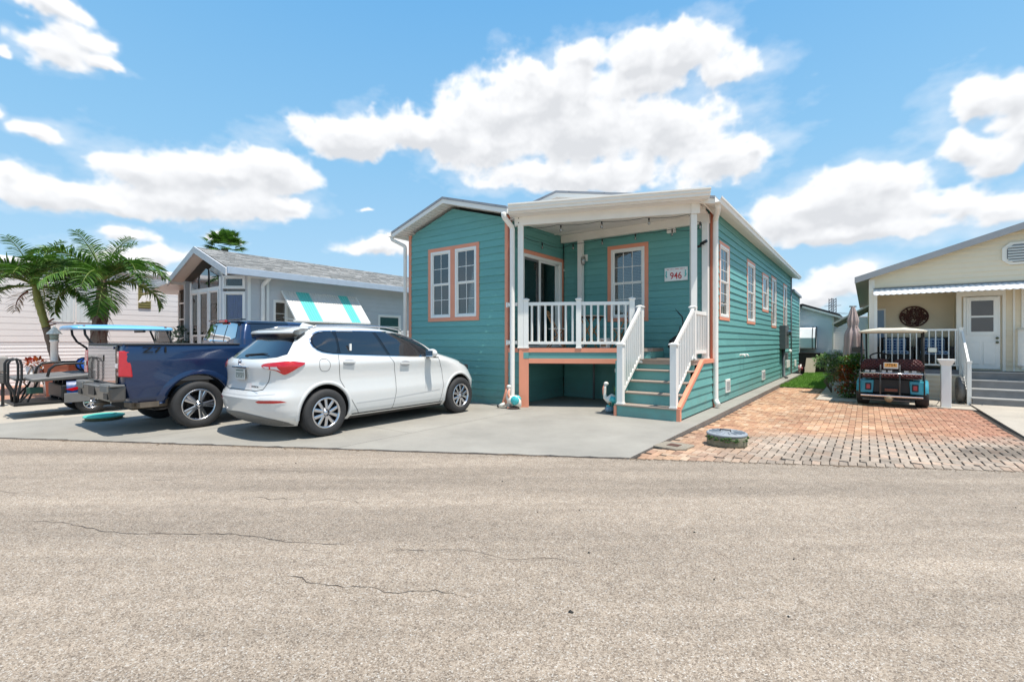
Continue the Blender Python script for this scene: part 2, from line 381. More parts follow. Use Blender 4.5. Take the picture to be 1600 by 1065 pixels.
# ================================================================== SETTING: ground, road, slabs
def asphalt():
    m = bpy.data.materials.new('worn_asphalt'); m.use_nodes = True; nt = m.node_tree; b = nt.nodes['Principled BSDF']
    N = lambda t: nt.nodes.new(t); L = nt.links.new
    tc = N('ShaderNodeTexCoord')
    v = N('ShaderNodeTexVoronoi'); v.inputs['Scale'].default_value = 140; L(tc.outputs['Object'], v.inputs['Vector'])
    sp = N('ShaderNodeSeparateColor'); L(v.outputs['Color'], sp.inputs[0])
    cr = N('ShaderNodeValToRGB'); e = cr.color_ramp.elements
    e[0].position = 0; e[0].color = (.20, .155, .115, 1); e[1].position = 1; e[1].color = (.68, .62, .54, 1)
    for p, c in ((.13, (.31, .24, .18)), (.35, (.435, .345, .258)), (.6, (.50, .40, .30)), (.85, (.56, .465, .365))):
        q = cr.color_ramp.elements.new(p); q.color = (*c, 1)
    L(sp.outputs[0], cr.inputs[0])
    v2 = N('ShaderNodeTexVoronoi'); v2.inputs['Scale'].default_value = 140; v2.feature = 'DISTANCE_TO_EDGE'; L(tc.outputs['Object'], v2.inputs['Vector'])
    gp = N('ShaderNodeMapRange'); gp.inputs[1].default_value = 0; gp.inputs[2].default_value = .10; gp.inputs[3].default_value = .45; gp.inputs[4].default_value = 1
    L(v2.outputs['Distance'], gp.inputs[0])
    mu = N('ShaderNodeMix'); mu.data_type = 'RGBA'; mu.blend_type = 'MULTIPLY'; mu.inputs[0].default_value = 1
    L(cr.outputs[0], mu.inputs[6]); L(gp.outputs[0], mu.inputs[7])
    n = N('ShaderNodeTexNoise'); n.inputs['Scale'].default_value = .55; n.inputs['Detail'].default_value = 7; n.inputs['Roughness'].default_value = .62
    mp = N('ShaderNodeMapping'); mp.inputs['Rotation'].default_value = (0, 0, R(7.9)); mp.inputs['Scale'].default_value = (.45, 1.6, 1)
    L(tc.outputs['Object'], mp.inputs[0]); L(mp.outputs[0], n.inputs['Vector'])
    r2 = N('ShaderNodeMapRange'); r2.inputs[1].default_value = .3; r2.inputs[2].default_value = .7; r2.inputs[3].default_value = .66; r2.inputs[4].default_value = .96
    L(n.outputs['Fac'], r2.inputs[0])
    n3 = N('ShaderNodeTexNoise'); n3.inputs['Scale'].default_value = 9; n3.inputs['Detail'].default_value = 4; L(tc.outputs['Object'], n3.inputs['Vector'])
    r3 = N('ShaderNodeMapRange'); r3.inputs[1].default_value = .3; r3.inputs[2].default_value = .7; r3.inputs[3].default_value = .90; r3.inputs[4].default_value = 1.08
    L(n3.outputs['Fac'], r3.inputs[0])
    mm = N('ShaderNodeMath'); mm.operation = 'MULTIPLY'; L(r2.outputs[0], mm.inputs[0]); L(r3.outputs[0], mm.inputs[1])
    n5 = N('ShaderNodeTexNoise'); n5.inputs['Scale'].default_value = 1.0; n5.inputs['Detail'].default_value = 6; n5.inputs['Roughness'].default_value = .6
    mp5 = N('ShaderNodeMapping'); mp5.inputs['Rotation'].default_value = (0, 0, R(7.9)); mp5.inputs['Scale'].default_value = (.10, 1.9, 1); mp5.inputs['Location'].default_value = (3, .4, 0)
    L(tc.outputs['Object'], mp5.inputs[0]); L(mp5.outputs[0], n5.inputs['Vector'])
    r5 = N('ShaderNodeMapRange'); r5.inputs[1].default_value = .36; r5.inputs[2].default_value = .62; r5.inputs[3].default_value = .80; r5.inputs[4].default_value = 1.06; L(n5.outputs['Fac'], r5.inputs[0])
    m5 = N('ShaderNodeMath'); m5.operation = 'MULTIPLY'; L(mm.outputs[0], m5.inputs[0]); L(r5.outputs[0], m5.inputs[1]); mm = m5
    m3 = N('ShaderNodeMix'); m3.data_type = 'RGBA'; m3.blend_type = 'MULTIPLY'; m3.inputs[0].default_value = 1
    L(mu.outputs[2], m3.inputs[6]); L(mm.outputs[0], m3.inputs[7])
    L(m3.outputs[2], b.inputs['Base Color']); b.inputs['Roughness'].default_value = .85
    bp = N('ShaderNodeBump'); bp.inputs['Strength'].default_value = .7; bp.inputs['Distance'].default_value = .004
    L(v2.outputs['Distance'], bp.inputs['Height']); L(bp.outputs[0], b.inputs['Normal'])
    return m
def concrete(name, c, spk=.25, stain=0., scale=160):
    m = bpy.data.materials.new(name); m.use_nodes = True; nt = m.node_tree; b = nt.nodes['Principled BSDF']
    N = lambda t: nt.nodes.new(t); L = nt.links.new
    tc = N('ShaderNodeTexCoord')
    n = N('ShaderNodeTexNoise'); n.inputs['Scale'].default_value = scale; n.inputs['Detail'].default_value = 3; L(tc.outputs['Object'], n.inputs['Vector'])
    n2 = N('ShaderNodeTexNoise'); n2.inputs['Scale'].default_value = .9; n2.inputs['Detail'].default_value = 8; n2.inputs['Roughness'].default_value = .65; L(tc.outputs['Object'], n2.inputs['Vector'])
    r = N('ShaderNodeMapRange'); r.inputs[1].default_value = .3; r.inputs[2].default_value = .7; r.inputs[3].default_value = 1 - spk; r.inputs[4].default_value = 1 + spk; L(n.outputs['Fac'], r.inputs[0])
    r2 = N('ShaderNodeMapRange'); r2.inputs[1].default_value = .3; r2.inputs[2].default_value = .72; r2.inputs[3].default_value = 1.08; r2.inputs[4].default_value = .84 - stain; L(n2.outputs['Fac'], r2.inputs[0])
    mm = N('ShaderNodeMath'); mm.operation = 'MULTIPLY'; L(r.outputs[0], mm.inputs[0]); L(r2.outputs[0], mm.inputs[1])
    mx = N('ShaderNodeMix'); mx.data_type = 'RGBA'; mx.blend_type = 'MULTIPLY'; mx.inputs[0].default_value = 1; mx.inputs[6].default_value = (*c, 1); L(mm.outputs[0], mx.inputs[7])
    # sparse dark drips and scuffs
    n4 = N('ShaderNodeTexNoise'); n4.inputs['Scale'].default_value = 3.4; n4.inputs['Detail'].default_value = 9; n4.inputs['Roughness'].default_value = .72; L(tc.outputs['Object'], n4.inputs['Vector'])
    r4 = N('ShaderNodeMapRange'); r4.inputs[1].default_value = .60; r4.inputs[2].default_value = .72; r4.inputs[3].default_value = 0; r4.inputs[4].default_value = .22; L(n4.outputs['Fac'], r4.inputs[0])
    m4 = N('ShaderNodeMix'); m4.data_type = 'RGBA'; L(r4.outputs[0], m4.inputs[0]); L(mx.outputs[2], m4.inputs[6]); m4.inputs[7].default_value = (c[0] * .4, c[1] * .38, c[2] * .34, 1)
    L(m4.outputs[2], b.inputs['Base Color']); b.inputs['Roughness'].default_value = .85
    bp = N('ShaderNodeBump'); bp.inputs['Strength'].default_value = .35; bp.inputs['Distance'].default_value = .004; L(n.outputs['Fac'], bp.inputs['Height']); L(bp.outputs[0], b.inputs['Normal'])
    return m
ASPH = asphalt()
CONC_G = concrete('sprayed_grey_concrete', (.325, .305, .265), .14, .05)
CONC_B = concrete('beige_concrete', (.46, .41, .34), .10, .06, 60)
CONC_S = concrete('slab_side_concrete', (.22, .19, .165), .3, .1, 40)
SOIL = concrete('sandy_soil', (.24, .20, .15), .3, .1, 30)
def sheet(name, poly, z, m):
    b = MB(); b.add([(x, y, z) for x, y in poly], [tuple(range(len(poly)))]); return tag(b.build(name, m), kind='structure')
b = MB(); b.add([(-2500, -2500, -.17), (2500, -2500, -.17), (2500, 2500, -.17), (-2500, 2500, -.17)], [(0, 1, 2, 3)])
tag(b.build('ground', SOIL), kind='structure')
road = MB()
NR = 60
top = [( -70 + 140 * i / NR, edgeY(-70 + 140 * i / NR)) for i in range(NR + 1)]
road.add([(x, y, -.012) for x, y in top] + [(x, -9.0 - .139 * x, -.012) for x, y in top] + [(x, y, -.19) for x, y in top],
         [(i, i + 1, NR + 2 + i, NR + 1 + i) for i in range(NR)] + [(i, i + 1, 2 * NR + 3 + i, 2 * NR + 2 + i) for i in range(NR)])
road = tag(road.build('road', ASPH), kind='structure')
far_verge = MB(); far_verge.add([(-70, -9 + 9.73, -.02), (70, -9 - 9.73, -.02), (70, -40, -.02), (-70, -25, -.02)], [(0, 1, 2, 3)])
tag(far_verge.build('verge', concrete('dry_lawn', (.10, .15, .05), .4, .1, 20)), kind='structure')
def slab(name, poly_ab, z, m, zb=-.2, side=None):
    b = MB(); n = len(poly_ab)
    pts = [WP(a, c) for a, c in poly_ab]
    b.add([(p.x, p.y, z) for p in pts], [tuple(range(n))])
    b.cur = 1
    b.add([(p.x, p.y, z) for p in pts] + [(p.x, p.y, zb) for p in pts], [(i, (i + 1) % n, n + (i + 1) % n, n + i) for i in range(n)])
    return tag(b.build(name, [m, side or CONC_S]), kind='structure')
def edge_pts(a0, a1, n, j=0., off=0.0):
    r = random.Random(int(a0 * 10) + 5); return [(a0 + (a1 - a0) * i / n, bE(a0 + (a1 - a0) * i / n) + off + (r.uniform(-j, j) if 0 < i < n else 0)) for i in range(n + 1)]
slab('driveway', edge_pts(-5.8, 4.2, 90, .028) + [(4.2, 16.6), (-5.8, 16.6)], 0.0, CONC_G)
slab('neighbour_driveway', edge_pts(-11.6, -5.83, 30, .016) + [(-5.83, -2.0), (-11.6, -2.0)], -.006, CONC_B)
slab('side_yard_pavement', [(-11.6, -1.97), (-5.83, -1.97), (-5.83, 14), (-11.6, 14)], -.03, CONC_B)
slab('concrete_path', [(5.5, 6.42), (8.6, 6.12), (8.6, 8.35), (6.75, 8.35), (6.75, 22), (5.5, 22)], -.085, CONC_B)
slab('neighbour_walkway', [(8.62, bE(8.62) + .02)] + edge_pts(8.62, 16, 30, .01, .02)[1:] + [(16, 8.5), (8.62, 8.5)], -.06, CONC_B)
slab('back_pavement', [(3.9, 20.2), (12, 20.2), (12, 30), (3.9, 30)], -.1, CONC_B)
# saw cut joints, tyre scuffs and drips on the slab
JNT = mat('joint_dark', (.10, .095, .085), .9, var=.2, vs=30)
def joint(a0, b0, a1, b1, w=.005, nm='saw_cut'):
    p, q = WP(a0, b0, .0012), WP(a1, b1, .0012); d = (q - p).normalized(); e = Vector((-d.y, d.x, 0)) * w; n = 24; vs = []
    for i in range(n + 1):
        c = p.lerp(q, i / n) + e * .5 * mnoise.noise((i * .7, a0, 1)); vs += [c - e * (.7 + .4 * mnoise.noise((i, b0, 3))), c + e * (.7 + .4 * mnoise.noise((i, b0, 7)))]
    b = MB(); b.add(vs, [(2 * i, 2 * i + 1, 2 * i + 3, 2 * i + 2) for i in range(n)]); b.build(nm, JNT, bpy.data.objects['driveway'])
joint(.75, bE(.75) + .05, .75, -.1); joint(-2.25, bE(-2.25) + .05, -2.25, 0); joint(-5.7, -3.6, .7, -3.6)
# red brick yard in front of the far left home
BRK_T = mat('brick_yard', (.42, .22, .15), .8, var=.25, vs=14, bump=.3, bs=40, dirt=.3)
bp_ = MB(); yard = [LP(-22, 11.75), LP(-8.6, 11.75), LP(-8.6, 19), LP(-22, 19)]
slab('brick_yard', [(-11.62, LP(0, 11.9)[1])] and yard, -.02 + .03, BRK_T, -.1)
# cracks in the asphalt, each a thin jagged opening
CRK = mat('crack_dark', (.055, .042, .034), .9, var=.2, vs=20)
def crack(x0, y0, x1, y1, w=.006, jit=.03, seed=1, wander=.12):
    r = random.Random(seed); n = int(max(12, sqrt((x1 - x0) ** 2 + (y1 - y0) ** 2) / .05)); vs = []
    for i in range(n + 1):
        t = i / n; x = x0 + (x1 - x0) * t; y = y0 + (y1 - y0) * t + wander * (mnoise.noise((t * 4, seed, 0))) + r.uniform(-jit, jit) * .35
        ww = w * (.25 + .9 * abs(mnoise.noise((t * 14, seed * 3.1, 2)))) * min(1, t * 6 + .1, (1 - t) * 6 + .1)
        vs += [(x, y - ww, -.009), (x, y + ww, -.009)]
    b = MB(); b.add(vs, [(2 * i, 2 * i + 1, 2 * i + 3, 2 * i + 2) for i in range(n)]); return b.build('crack', CRK, road)
def gp(px, py): t = 1.45 / ((py - 534) / 750); return ((px - 800) / 750 * t, t)
crack(-4.15, 3.90, -.95, 3.42, .006, .03, 1)
crack(-.95, 3.42, .55, 3.2, .0035, .03, 2)
crack(-2.46, 4.52, -1.9, 4.45, .006, .03, 3); crack(-1.95, 4.46, -1.25, 4.37, .005, .03, 31)
crack(-3.9, 5.0, -3.25, 5.35, .006, .03, 4)
crack(-1.55, 2.95, -.15, 2.78, .0045, .05, 5)
crack(-.0, 4.25, .03, 4.55, .006, .05, 6, .02)
crack(-6.1, 4.8, -4.6, 4.65, .006, .03, 7); crack(-3.1, 5.55, -1.7, 5.3, .005, .03, 8)
def seam(a0, a1, seed, w=.016):
    r = random.Random(seed); vs = []; n = int((a1 - a0) / .06); 
    for i in range(n + 1):
        a = a0 + (a1 - a0) * i / n; p = WP(a, bE(a) - .02); q = WP(a, bE(a) - .02 - w * (.3 + 1.9 * abs(mnoise.noise((a * 2.3, seed, 0)))) - .0)
        vs += [(p.x, p.y + .012, -.0085), (q.x, q.y - r.uniform(0, .008), -.0085)]
    b = MB(); b.add(vs, [(2 * i, 2 * i + 1, 2 * i + 3, 2 * i + 2) for i in range(n)]); b.build('edge_crack', CRK, road)
seam(-11.5, 4.2, 11, .020)
DRT = mat('edge_grit', (.17, .125, .085), .95, var=.4, vs=60)
g_ = MB(); rq = random.Random(17)
for i in range(3600):
    a = rq.uniform(-11.5, 8.6); p = WP(a, bE(a)); d = abs(rq.gauss(0, .028)) + .004; w_ = rq.uniform(.004, .014) * (1.6 if mnoise.noise((a * 1.5, 0, 5)) > .1 else .8)
    if mnoise.noise((a * .9, 3, 5)) < -.25 and rq.random() < .7: continue
    x, y = p.x + rq.uniform(-.01, .01), p.y - d; t = rq.uniform(0, 6)
    g_.add([(x + w_ * cos(t + k * 1.57) * rq.uniform(.6, 1.5), y + w_ * sin(t + k * 1.57), -.010) for k in range(4)] + [(x, y, -.010 + w_ * .35)], [(0, 1, 4), (1, 2, 4), (2, 3, 4), (3, 0, 4)])
o = g_.build('edge_grit', DRT, road); o['kind'] = 'stuff'
PEB = [mat('leaf_scrap_dark', (.03, .028, .024), .8), mat('pebble_pale', (.55, .5, .42), .8)]
rr = random.Random(3)
scraps = [(gp(892, 952), .022), (gp(1085, 829), .010), (gp(920, 861), .010), (gp(1157, 760), .010), (gp(1232, 960), .010), (gp(1587, 791), .010), (gp(785, 750), .012), (gp(840, 798), .008), (gp(462, 722), .010), (gp(1116, 902), .008), (gp(1240, 871), .008), (gp(905, 795), .008)]
SCR = ['black crumpled leaf scrap, the largest, on the pale road near the bottom centre', 'small dark scrap on the road straight ahead of the brick drive corner', 'small dark scrap on the road above the largest black scrap',
       'dark speck on the road just before the paver corner', 'dark speck low in the right part of the road', 'dark speck at the right edge of the road', 'dark speck on the road just before the driveway, below the left pelican',
       'tiny dark speck on the road between driveway and picture centre', 'dark speck on the road just in front of the white SUV rear', 'tiny dark speck right of the largest scrap', 'dark speck in the road right of centre', 'tiny dark speck on the road near the picture centre']
for i, ((x, y), s) in enumerate(scraps):
    b = MB(); n = 9; rad = [s * rr.uniform(.4, 1.1) for _ in range(n)]
    b.lathe([(s * .1, .006), (s, 0)], n); 
    for k in range(len(b.v)):
        q = b.v[k]; f = rad[k % n] / s; b.v[k] = (q[0] * f, q[1] * f, q[2] + rr.uniform(0, .004))
    o = b.build('leaf_scrap', PEB[0], None, (x, y, -.011), rr.uniform(0, 6))
    tag(o, SCR[i], 'leaf litter', 'dark scraps scattered on the road')
# ------------------------------------------------------------------ brick pavers
def brick_mat(name, src):
    m = bpy.data.materials.new(name); m.use_nodes = True; nt = m.node_tree; b = nt.nodes['Principled BSDF']; L = nt.links.new
    if src == 'obj': s = nt.nodes.new('ShaderNodeObjectInfo').outputs['Color']
    else:
        at = nt.nodes.new('ShaderNodeAttribute'); at.attribute_name = 'col'; s = at.outputs['Color']
    g = nt.nodes.new('ShaderNodeNewGeometry')
    n = nt.nodes.new('ShaderNodeTexNoise'); n.inputs['Scale'].default_value = 22; n.inputs['Detail'].default_value = 6; n.inputs['Roughness'].default_value = .7; L(g.outputs['Position'], n.inputs['Vector'])
    r = nt.nodes.new('ShaderNodeMapRange'); r.inputs[1].default_value = .3; r.inputs[2].default_value = .7; r.inputs[3].default_value = .72; r.inputs[4].default_value = 1.25; L(n.outputs['Fac'], r.inputs[0])
    n2 = nt.nodes.new('ShaderNodeTexNoise'); n2.inputs['Scale'].default_value = 1.1; n2.inputs['Detail'].default_value = 6; L(g.outputs['Position'], n2.inputs['Vector'])
    r2 = nt.nodes.new('ShaderNodeMapRange'); r2.inputs[1].default_value = .35; r2.inputs[2].default_value = .65; r2.inputs[3].default_value = .78; r2.inputs[4].default_value = 1.12; L(n2.outputs['Fac'], r2.inputs[0])
    mm = nt.nodes.new('ShaderNodeMath'); mm.operation = 'MULTIPLY'; L(r.outputs[0], mm.inputs[0]); L(r2.outputs[0], mm.inputs[1])
    x = nt.nodes.new('ShaderNodeMix'); x.data_type = 'RGBA'; x.blend_type = 'MULTIPLY'; x.inputs[0].default_value = 1; L(s, x.inputs[6]); L(mm.outputs[0], x.inputs[7])
    L(x.outputs[2], b.inputs['Base Color']); b.inputs['Roughness'].default_value = .85
    bp = nt.nodes.new('ShaderNodeBump'); bp.inputs['Strength'].default_value = .4; bp.inputs['Distance'].default_value = .005; L(n.outputs['Fac'], bp.inputs['Height']); L(bp.outputs[0], b.inputs['Normal'])
    return m
def zpav(a, b_):
    d = max(0, min(1, (b_ - bE(a)) / 4.5)); return -.012 - .085 * d * d * (3 - 2 * d)
bed = MB(); rows = []
for i in range(12):
    a = 4.2 + 4.42 * i / 11; e = bE(a); rows.append([(lambda p: (p.x, p.y, zpav(a, bb) - .016))(WP(a, bb)) for bb in [e + (6.45 + (3.5 if a < 5.5 else 0) - e) * k / 12 for k in range(13)]])
bed.grid(rows, False)
bedo = tag(bed.build('paver_driveway', mat('joint_sand', (.045, .036, .028), .95, var=.4, vs=20)), kind='structure')
bricks = []
w = .1
for k in range(-90, 130):
    for i in range(-130, 130):
        for vert in (0, 1):
            x0 = (i + 2 * k) * w + (2 * w if vert else 0); y0 = (-i + 2 * k) * w
            sx, sy = (w, 2 * w) if vert else (2 * w, w)
            cx, cy = 4.22 + x0 + sx / 2, -4 + y0 + sy / 2
            if not (4.2 < cx - sx / 2 + .02 and cx + sx / 2 < 8.6): continue
            far = 9.85 if cx < 5.45 else 6.42 - (cx - 5.5) * .097
            d = cy - bE(cx)
            if d < .235 or cy > far: continue
            bricks.append((cx, cy, sx, sy, 0, d))
eang = math.atan2(bE(8.6) - bE(4.2), 4.4)
n = int(4.4 / cos(eang) / .102)
for i in range(n):
    a = 4.24 + i * .102 * cos(eang); bricks.append((a + .06, bE(a + .06) + .135, .1, .21, eang - .45, .05))
def brick_col(a, b_, d, r):
    g = max(0, min(1, (2.9 + .5 * mnoise.noise((a * 1.3, b_ * 1.3, 0)) - d) / .9)); g *= max(.25, min(1, (a - 4.3) / 1.2))
    red = Vector(r.choice([(.43, .24, .14), (.50, .305, .18), (.37, .195, .115), (.52, .355, .235), (.45, .26, .155)]))
    dk = max(0, min(1, (a - 6.6) / 1.6)) * max(0, min(1, (d - 1.7) / .6)); red = red.lerp(Vector((.34, .15, .10)), dk * .65)
    gry = Vector(r.choice([(.36, .29, .225), (.40, .32, .25), (.33, .27, .215), (.42, .31, .23)]))
    st = max(0, 1 - ((a - 8.1) ** 2 / .5 + (d - 1.2) ** 2 / .45)); gry = gry * (1 - .55 * st)
    c = red.lerp(gry, g) * r.uniform(.88, 1.1)
    c = c * r.uniform(.90, 1.12); return tuple(c), g
def brick_mb(sx, sy, g, r):
    b = MB(); e = .0035; gx = .004 + .005 * g; hx, hy = sx / 2 - gx, sy / 2 - (.003 + .001 * g); h = 0
    if sx > sy: hx = sx / 2 - (.0035 + .0045 * g); hy = sy / 2 - .003
    else: hx = sx / 2 - (.0035 + .0045 * g)
    b.add([(-hx, -hy, -.03), (hx, -hy, -.03), (hx, hy, -.03), (-hx, hy, -.03), (-hx, -hy, -e), (hx, -hy, -e), (hx, hy, -e), (-hx, hy, -e),
           (-hx + e, -hy + e, 0), (hx - e, -hy + e, 0), (hx - e, hy - e, 0), (-hx + e, hy - e, 0)],
          [(0, 1, 5, 4), (1, 2, 6, 5), (2, 3, 7, 6), (3, 0, 4, 7), (4, 5, 9, 8), (5, 6, 10, 9), (6, 7, 11, 10), (7, 4, 8, 11), (8, 9, 10, 11)])
    return b
bricks.sort(key=lambda q: WP(q[0], q[1]).y)
BM1 = brick_mat('paver_brick', 'obj'); BM2 = brick_mat('paver_brick_field', 'attr')
shared = {}
rb = random.Random(11); stuff = MB(); scol = []
for i, (a, b_, sx, sy, ang, d) in enumerate(bricks):
    c, g = brick_col(a, b_, d, rb); z = zpav(a, b_) + rb.uniform(-.0025, .003); p = WP(a, b_, z); ro = -TH + ang + rb.uniform(-.012, .012)
    tx, ty = rb.uniform(-.008, .008), rb.uniform(-.008, .008)
    if i < 300:
        key = (sx > sy, round(g * 3), ang != 0)
        if key not in shared: shared[key] = brick_mb(sx, sy, round(g * 3) / 3, rb).mesh('brick', BM1)
        o = share('brick', shared[key], bedo, tuple(p), (tx, ty, ro)); o.color = (*c, 1)
    else:
        m = brick_mb(sx, sy, g, rb); M = Matrix.Translation(p) @ Euler((tx, ty, ro)).to_matrix().to_4x4()
        stuff.add([M @ Vector(v) for v in m.v], m.f); scol += [c] * len(m.f)
so = stuff.build('brick_field', BM2, bedo)
at = so.data.attributes.new('col', 'FLOAT_COLOR', 'FACE')
at.data.foreach_set('color', [x for c in scol for x in (*c, 1.0)])
so['kind'] = 'stuff'
# ------------------------------------------------------------------ lawn
LAWN = mat('lawn_soil', (.09, .17, .025), .9, var=.3, vs=12)
slab('lawn', [(4.2, 9.9), (5.48, 9.9), (5.48, 20.2), (4.2, 20.2)], -.08, LAWN, side=SOIL)
gr = MB(); rg = random.Random(4)
for i in range(16000):
    t = rg.random() ** 1.5; a = rg.uniform(4.2, 5.48); bb = 9.9 + 10.2 * t; p = WP(a, bb, -.085); h = rg.uniform(.035, .085) * (1 + .6 * mnoise.noise((a * 2, bb * 2, 0))); an = rg.uniform(0, pi); w_ = .005 + .004 * t
    q = Vector((cos(an) * w_, sin(an) * w_, 0)); l = Vector((rg.uniform(-.03, .03), rg.uniform(-.03, .03), h))
    gr.add([p - q, p + q, p + l], [(0, 1, 2)])
g = gr.build('grass', mat('grass_blade', (.17, .34, .045), .6, var=.35, vs=3)); tag(g, 'bright green lawn grass beside the teal home and brick drive', 'grass', kind='stuff')
# ================================================================== siding, windows
def span(poly, z):
    xs = []
    n = len(poly)
    for i in range(n):
        (x0, z0), (x1, z1) = poly[i], poly[(i + 1) % n]
        if (z0 <= z <= z1 or z1 <= z <= z0) and abs(z1 - z0) > 1e-9: xs.append(x0 + (x1 - x0) * (z - z0) / (z1 - z0))
    return (min(xs), max(xs)) if len(xs) >= 2 else None
def courses(poly, exp, holes=(), t0=.020, t1=.004, zstart=None, jit=0., seed=0, butt=0):
    """lap siding in wall coordinates x = along, -y = outwards; one MB per separate board"""
    zmin = min(z for _, z in poly); zmax = max(z for _, z in poly); z = zmin if zstart is None else zstart
    r = random.Random(seed); out = []
    while z < zmax - .01:
        za, zb = max(z, zmin), min(z + exp, zmax); T = t0 * (1 + r.uniform(-jit, jit)); comps = []
        cuts = sorted({za, zb} | {h for H_ in holes for h in (H_[2], H_[3]) if za < h < zb})
        for c0, c1 in zip(cuts, cuts[1:]):
            if c1 - c0 < .004: continue
            s0, s1 = span(poly, c0 + 1e-4), span(poly, c1 - 1e-4)
            if not s0 and not s1: continue
            s0 = s0 or s1; s1 = s1 or s0
            hs = sorted((h[0], h[1]) for h in holes if h[2] < (c0 + c1) / 2 < h[3])
            segs = []; cur0, cur1 = s0[0], s1[0]
            for h0, h1 in hs:
                if h0 > min(cur0, cur1) + .01: segs.append((cur0, h0, cur1, h0))
                cur0 = cur1 = max(h1, cur0)
            if max(s0[1], s1[1]) > min(cur0, cur1) + .01: segs.append((cur0, s0[1], cur1, s1[1]))
            if butt and len(cuts) == 2:
                ns = []
                for (l0, r0, l1, r1) in segs:
                    x = l0 + (z / exp * 1.37 % 1) * butt + .5
                    while x < min(r0, r1) - .4: ns.append((l0, x - .0025, l1, x - .0025)); l0 = l1 = x + .0025; x += butt
                    ns.append((l0, r0, l1, r1))
                segs = ns
            f = lambda q: t1 + (T - t1) * (1 - (q - z) / exp)
            for (l0, r0, l1, r1) in segs:
                ya, yb = f(c0), f(c1); hx = [(l0, -ya, c0), (r0, -ya, c0), (r0, .01, c0), (l0, .01, c0), (l1, -yb, c1), (r1, -yb, c1), (r1, .01, c1), (l1, .01, c1)]
                lo, hi = min(l0, l1), max(r0, r1); hit = [c for c in comps if any(lo < b_ - .005 and a_ < hi - .005 for a_, b_, _ in c)]
                new = [(lo, hi, hx)] + [q for c in hit for q in c]; comps = [c for c in comps if c not in hit] + [new]
        for c in comps:
            b = MB()
            for _, _, hx in c: b.hexa(hx)
            out.append(b)
        z += exp
    return out
def wall(root, loc, rot, poly, m, exp, holes=(), name='wall', board='siding_board', joined=False, t0=.020, zstart=None, back=.08, jit=.0, seed=0, sm=None, butt=0):
    b = MB()
    # backing with the openings left out
    cuts = sorted({z for _, z in poly} | {h[i] for h in holes for i in (2, 3)})
    for c0, c1 in zip(cuts, cuts[1:]):
        if c1 - c0 < 1e-3: continue
        s0, s1 = span(poly, c0 + 1e-4), span(poly, c1 - 1e-4)
        if not s0 or not s1: continue
        cur0, cur1 = s0[0], s1[0]
        for h0, h1 in sorted((h[0], h[1]) for h in holes if h[2] < (c0 + c1) / 2 < h[3]):
            if h0 > min(cur0, cur1): b.hexa([(cur0, .012, c0), (h0, .012, c0), (h0, back, c0), (cur0, back, c0), (cur1, .012, c1), (h0, .012, c1), (h0, back, c1), (cur1, back, c1)])
            cur0 = cur1 = h1
        if s0[1] > cur0: b.hexa([(cur0, .012, c0), (s0[1], .012, c0), (s0[1], back, c0), (cur0, back, c0), (cur1, .012, c1), (s1[1], .012, c1), (s1[1], back, c1), (cur1, back, c1)])
    w = b.build(name, sm or m, root, loc, rot)
    bs = courses(poly, exp, holes, t0=t0, zstart=zstart, jit=jit, seed=seed, butt=butt)
    if joined:
        J = MB()
        for q in bs: J.add(q.v, q.f)
        o = J.build('siding', m, w); o['kind'] = 'stuff'
    else:
        for q in bs: q.build(board, m, w)
    return w
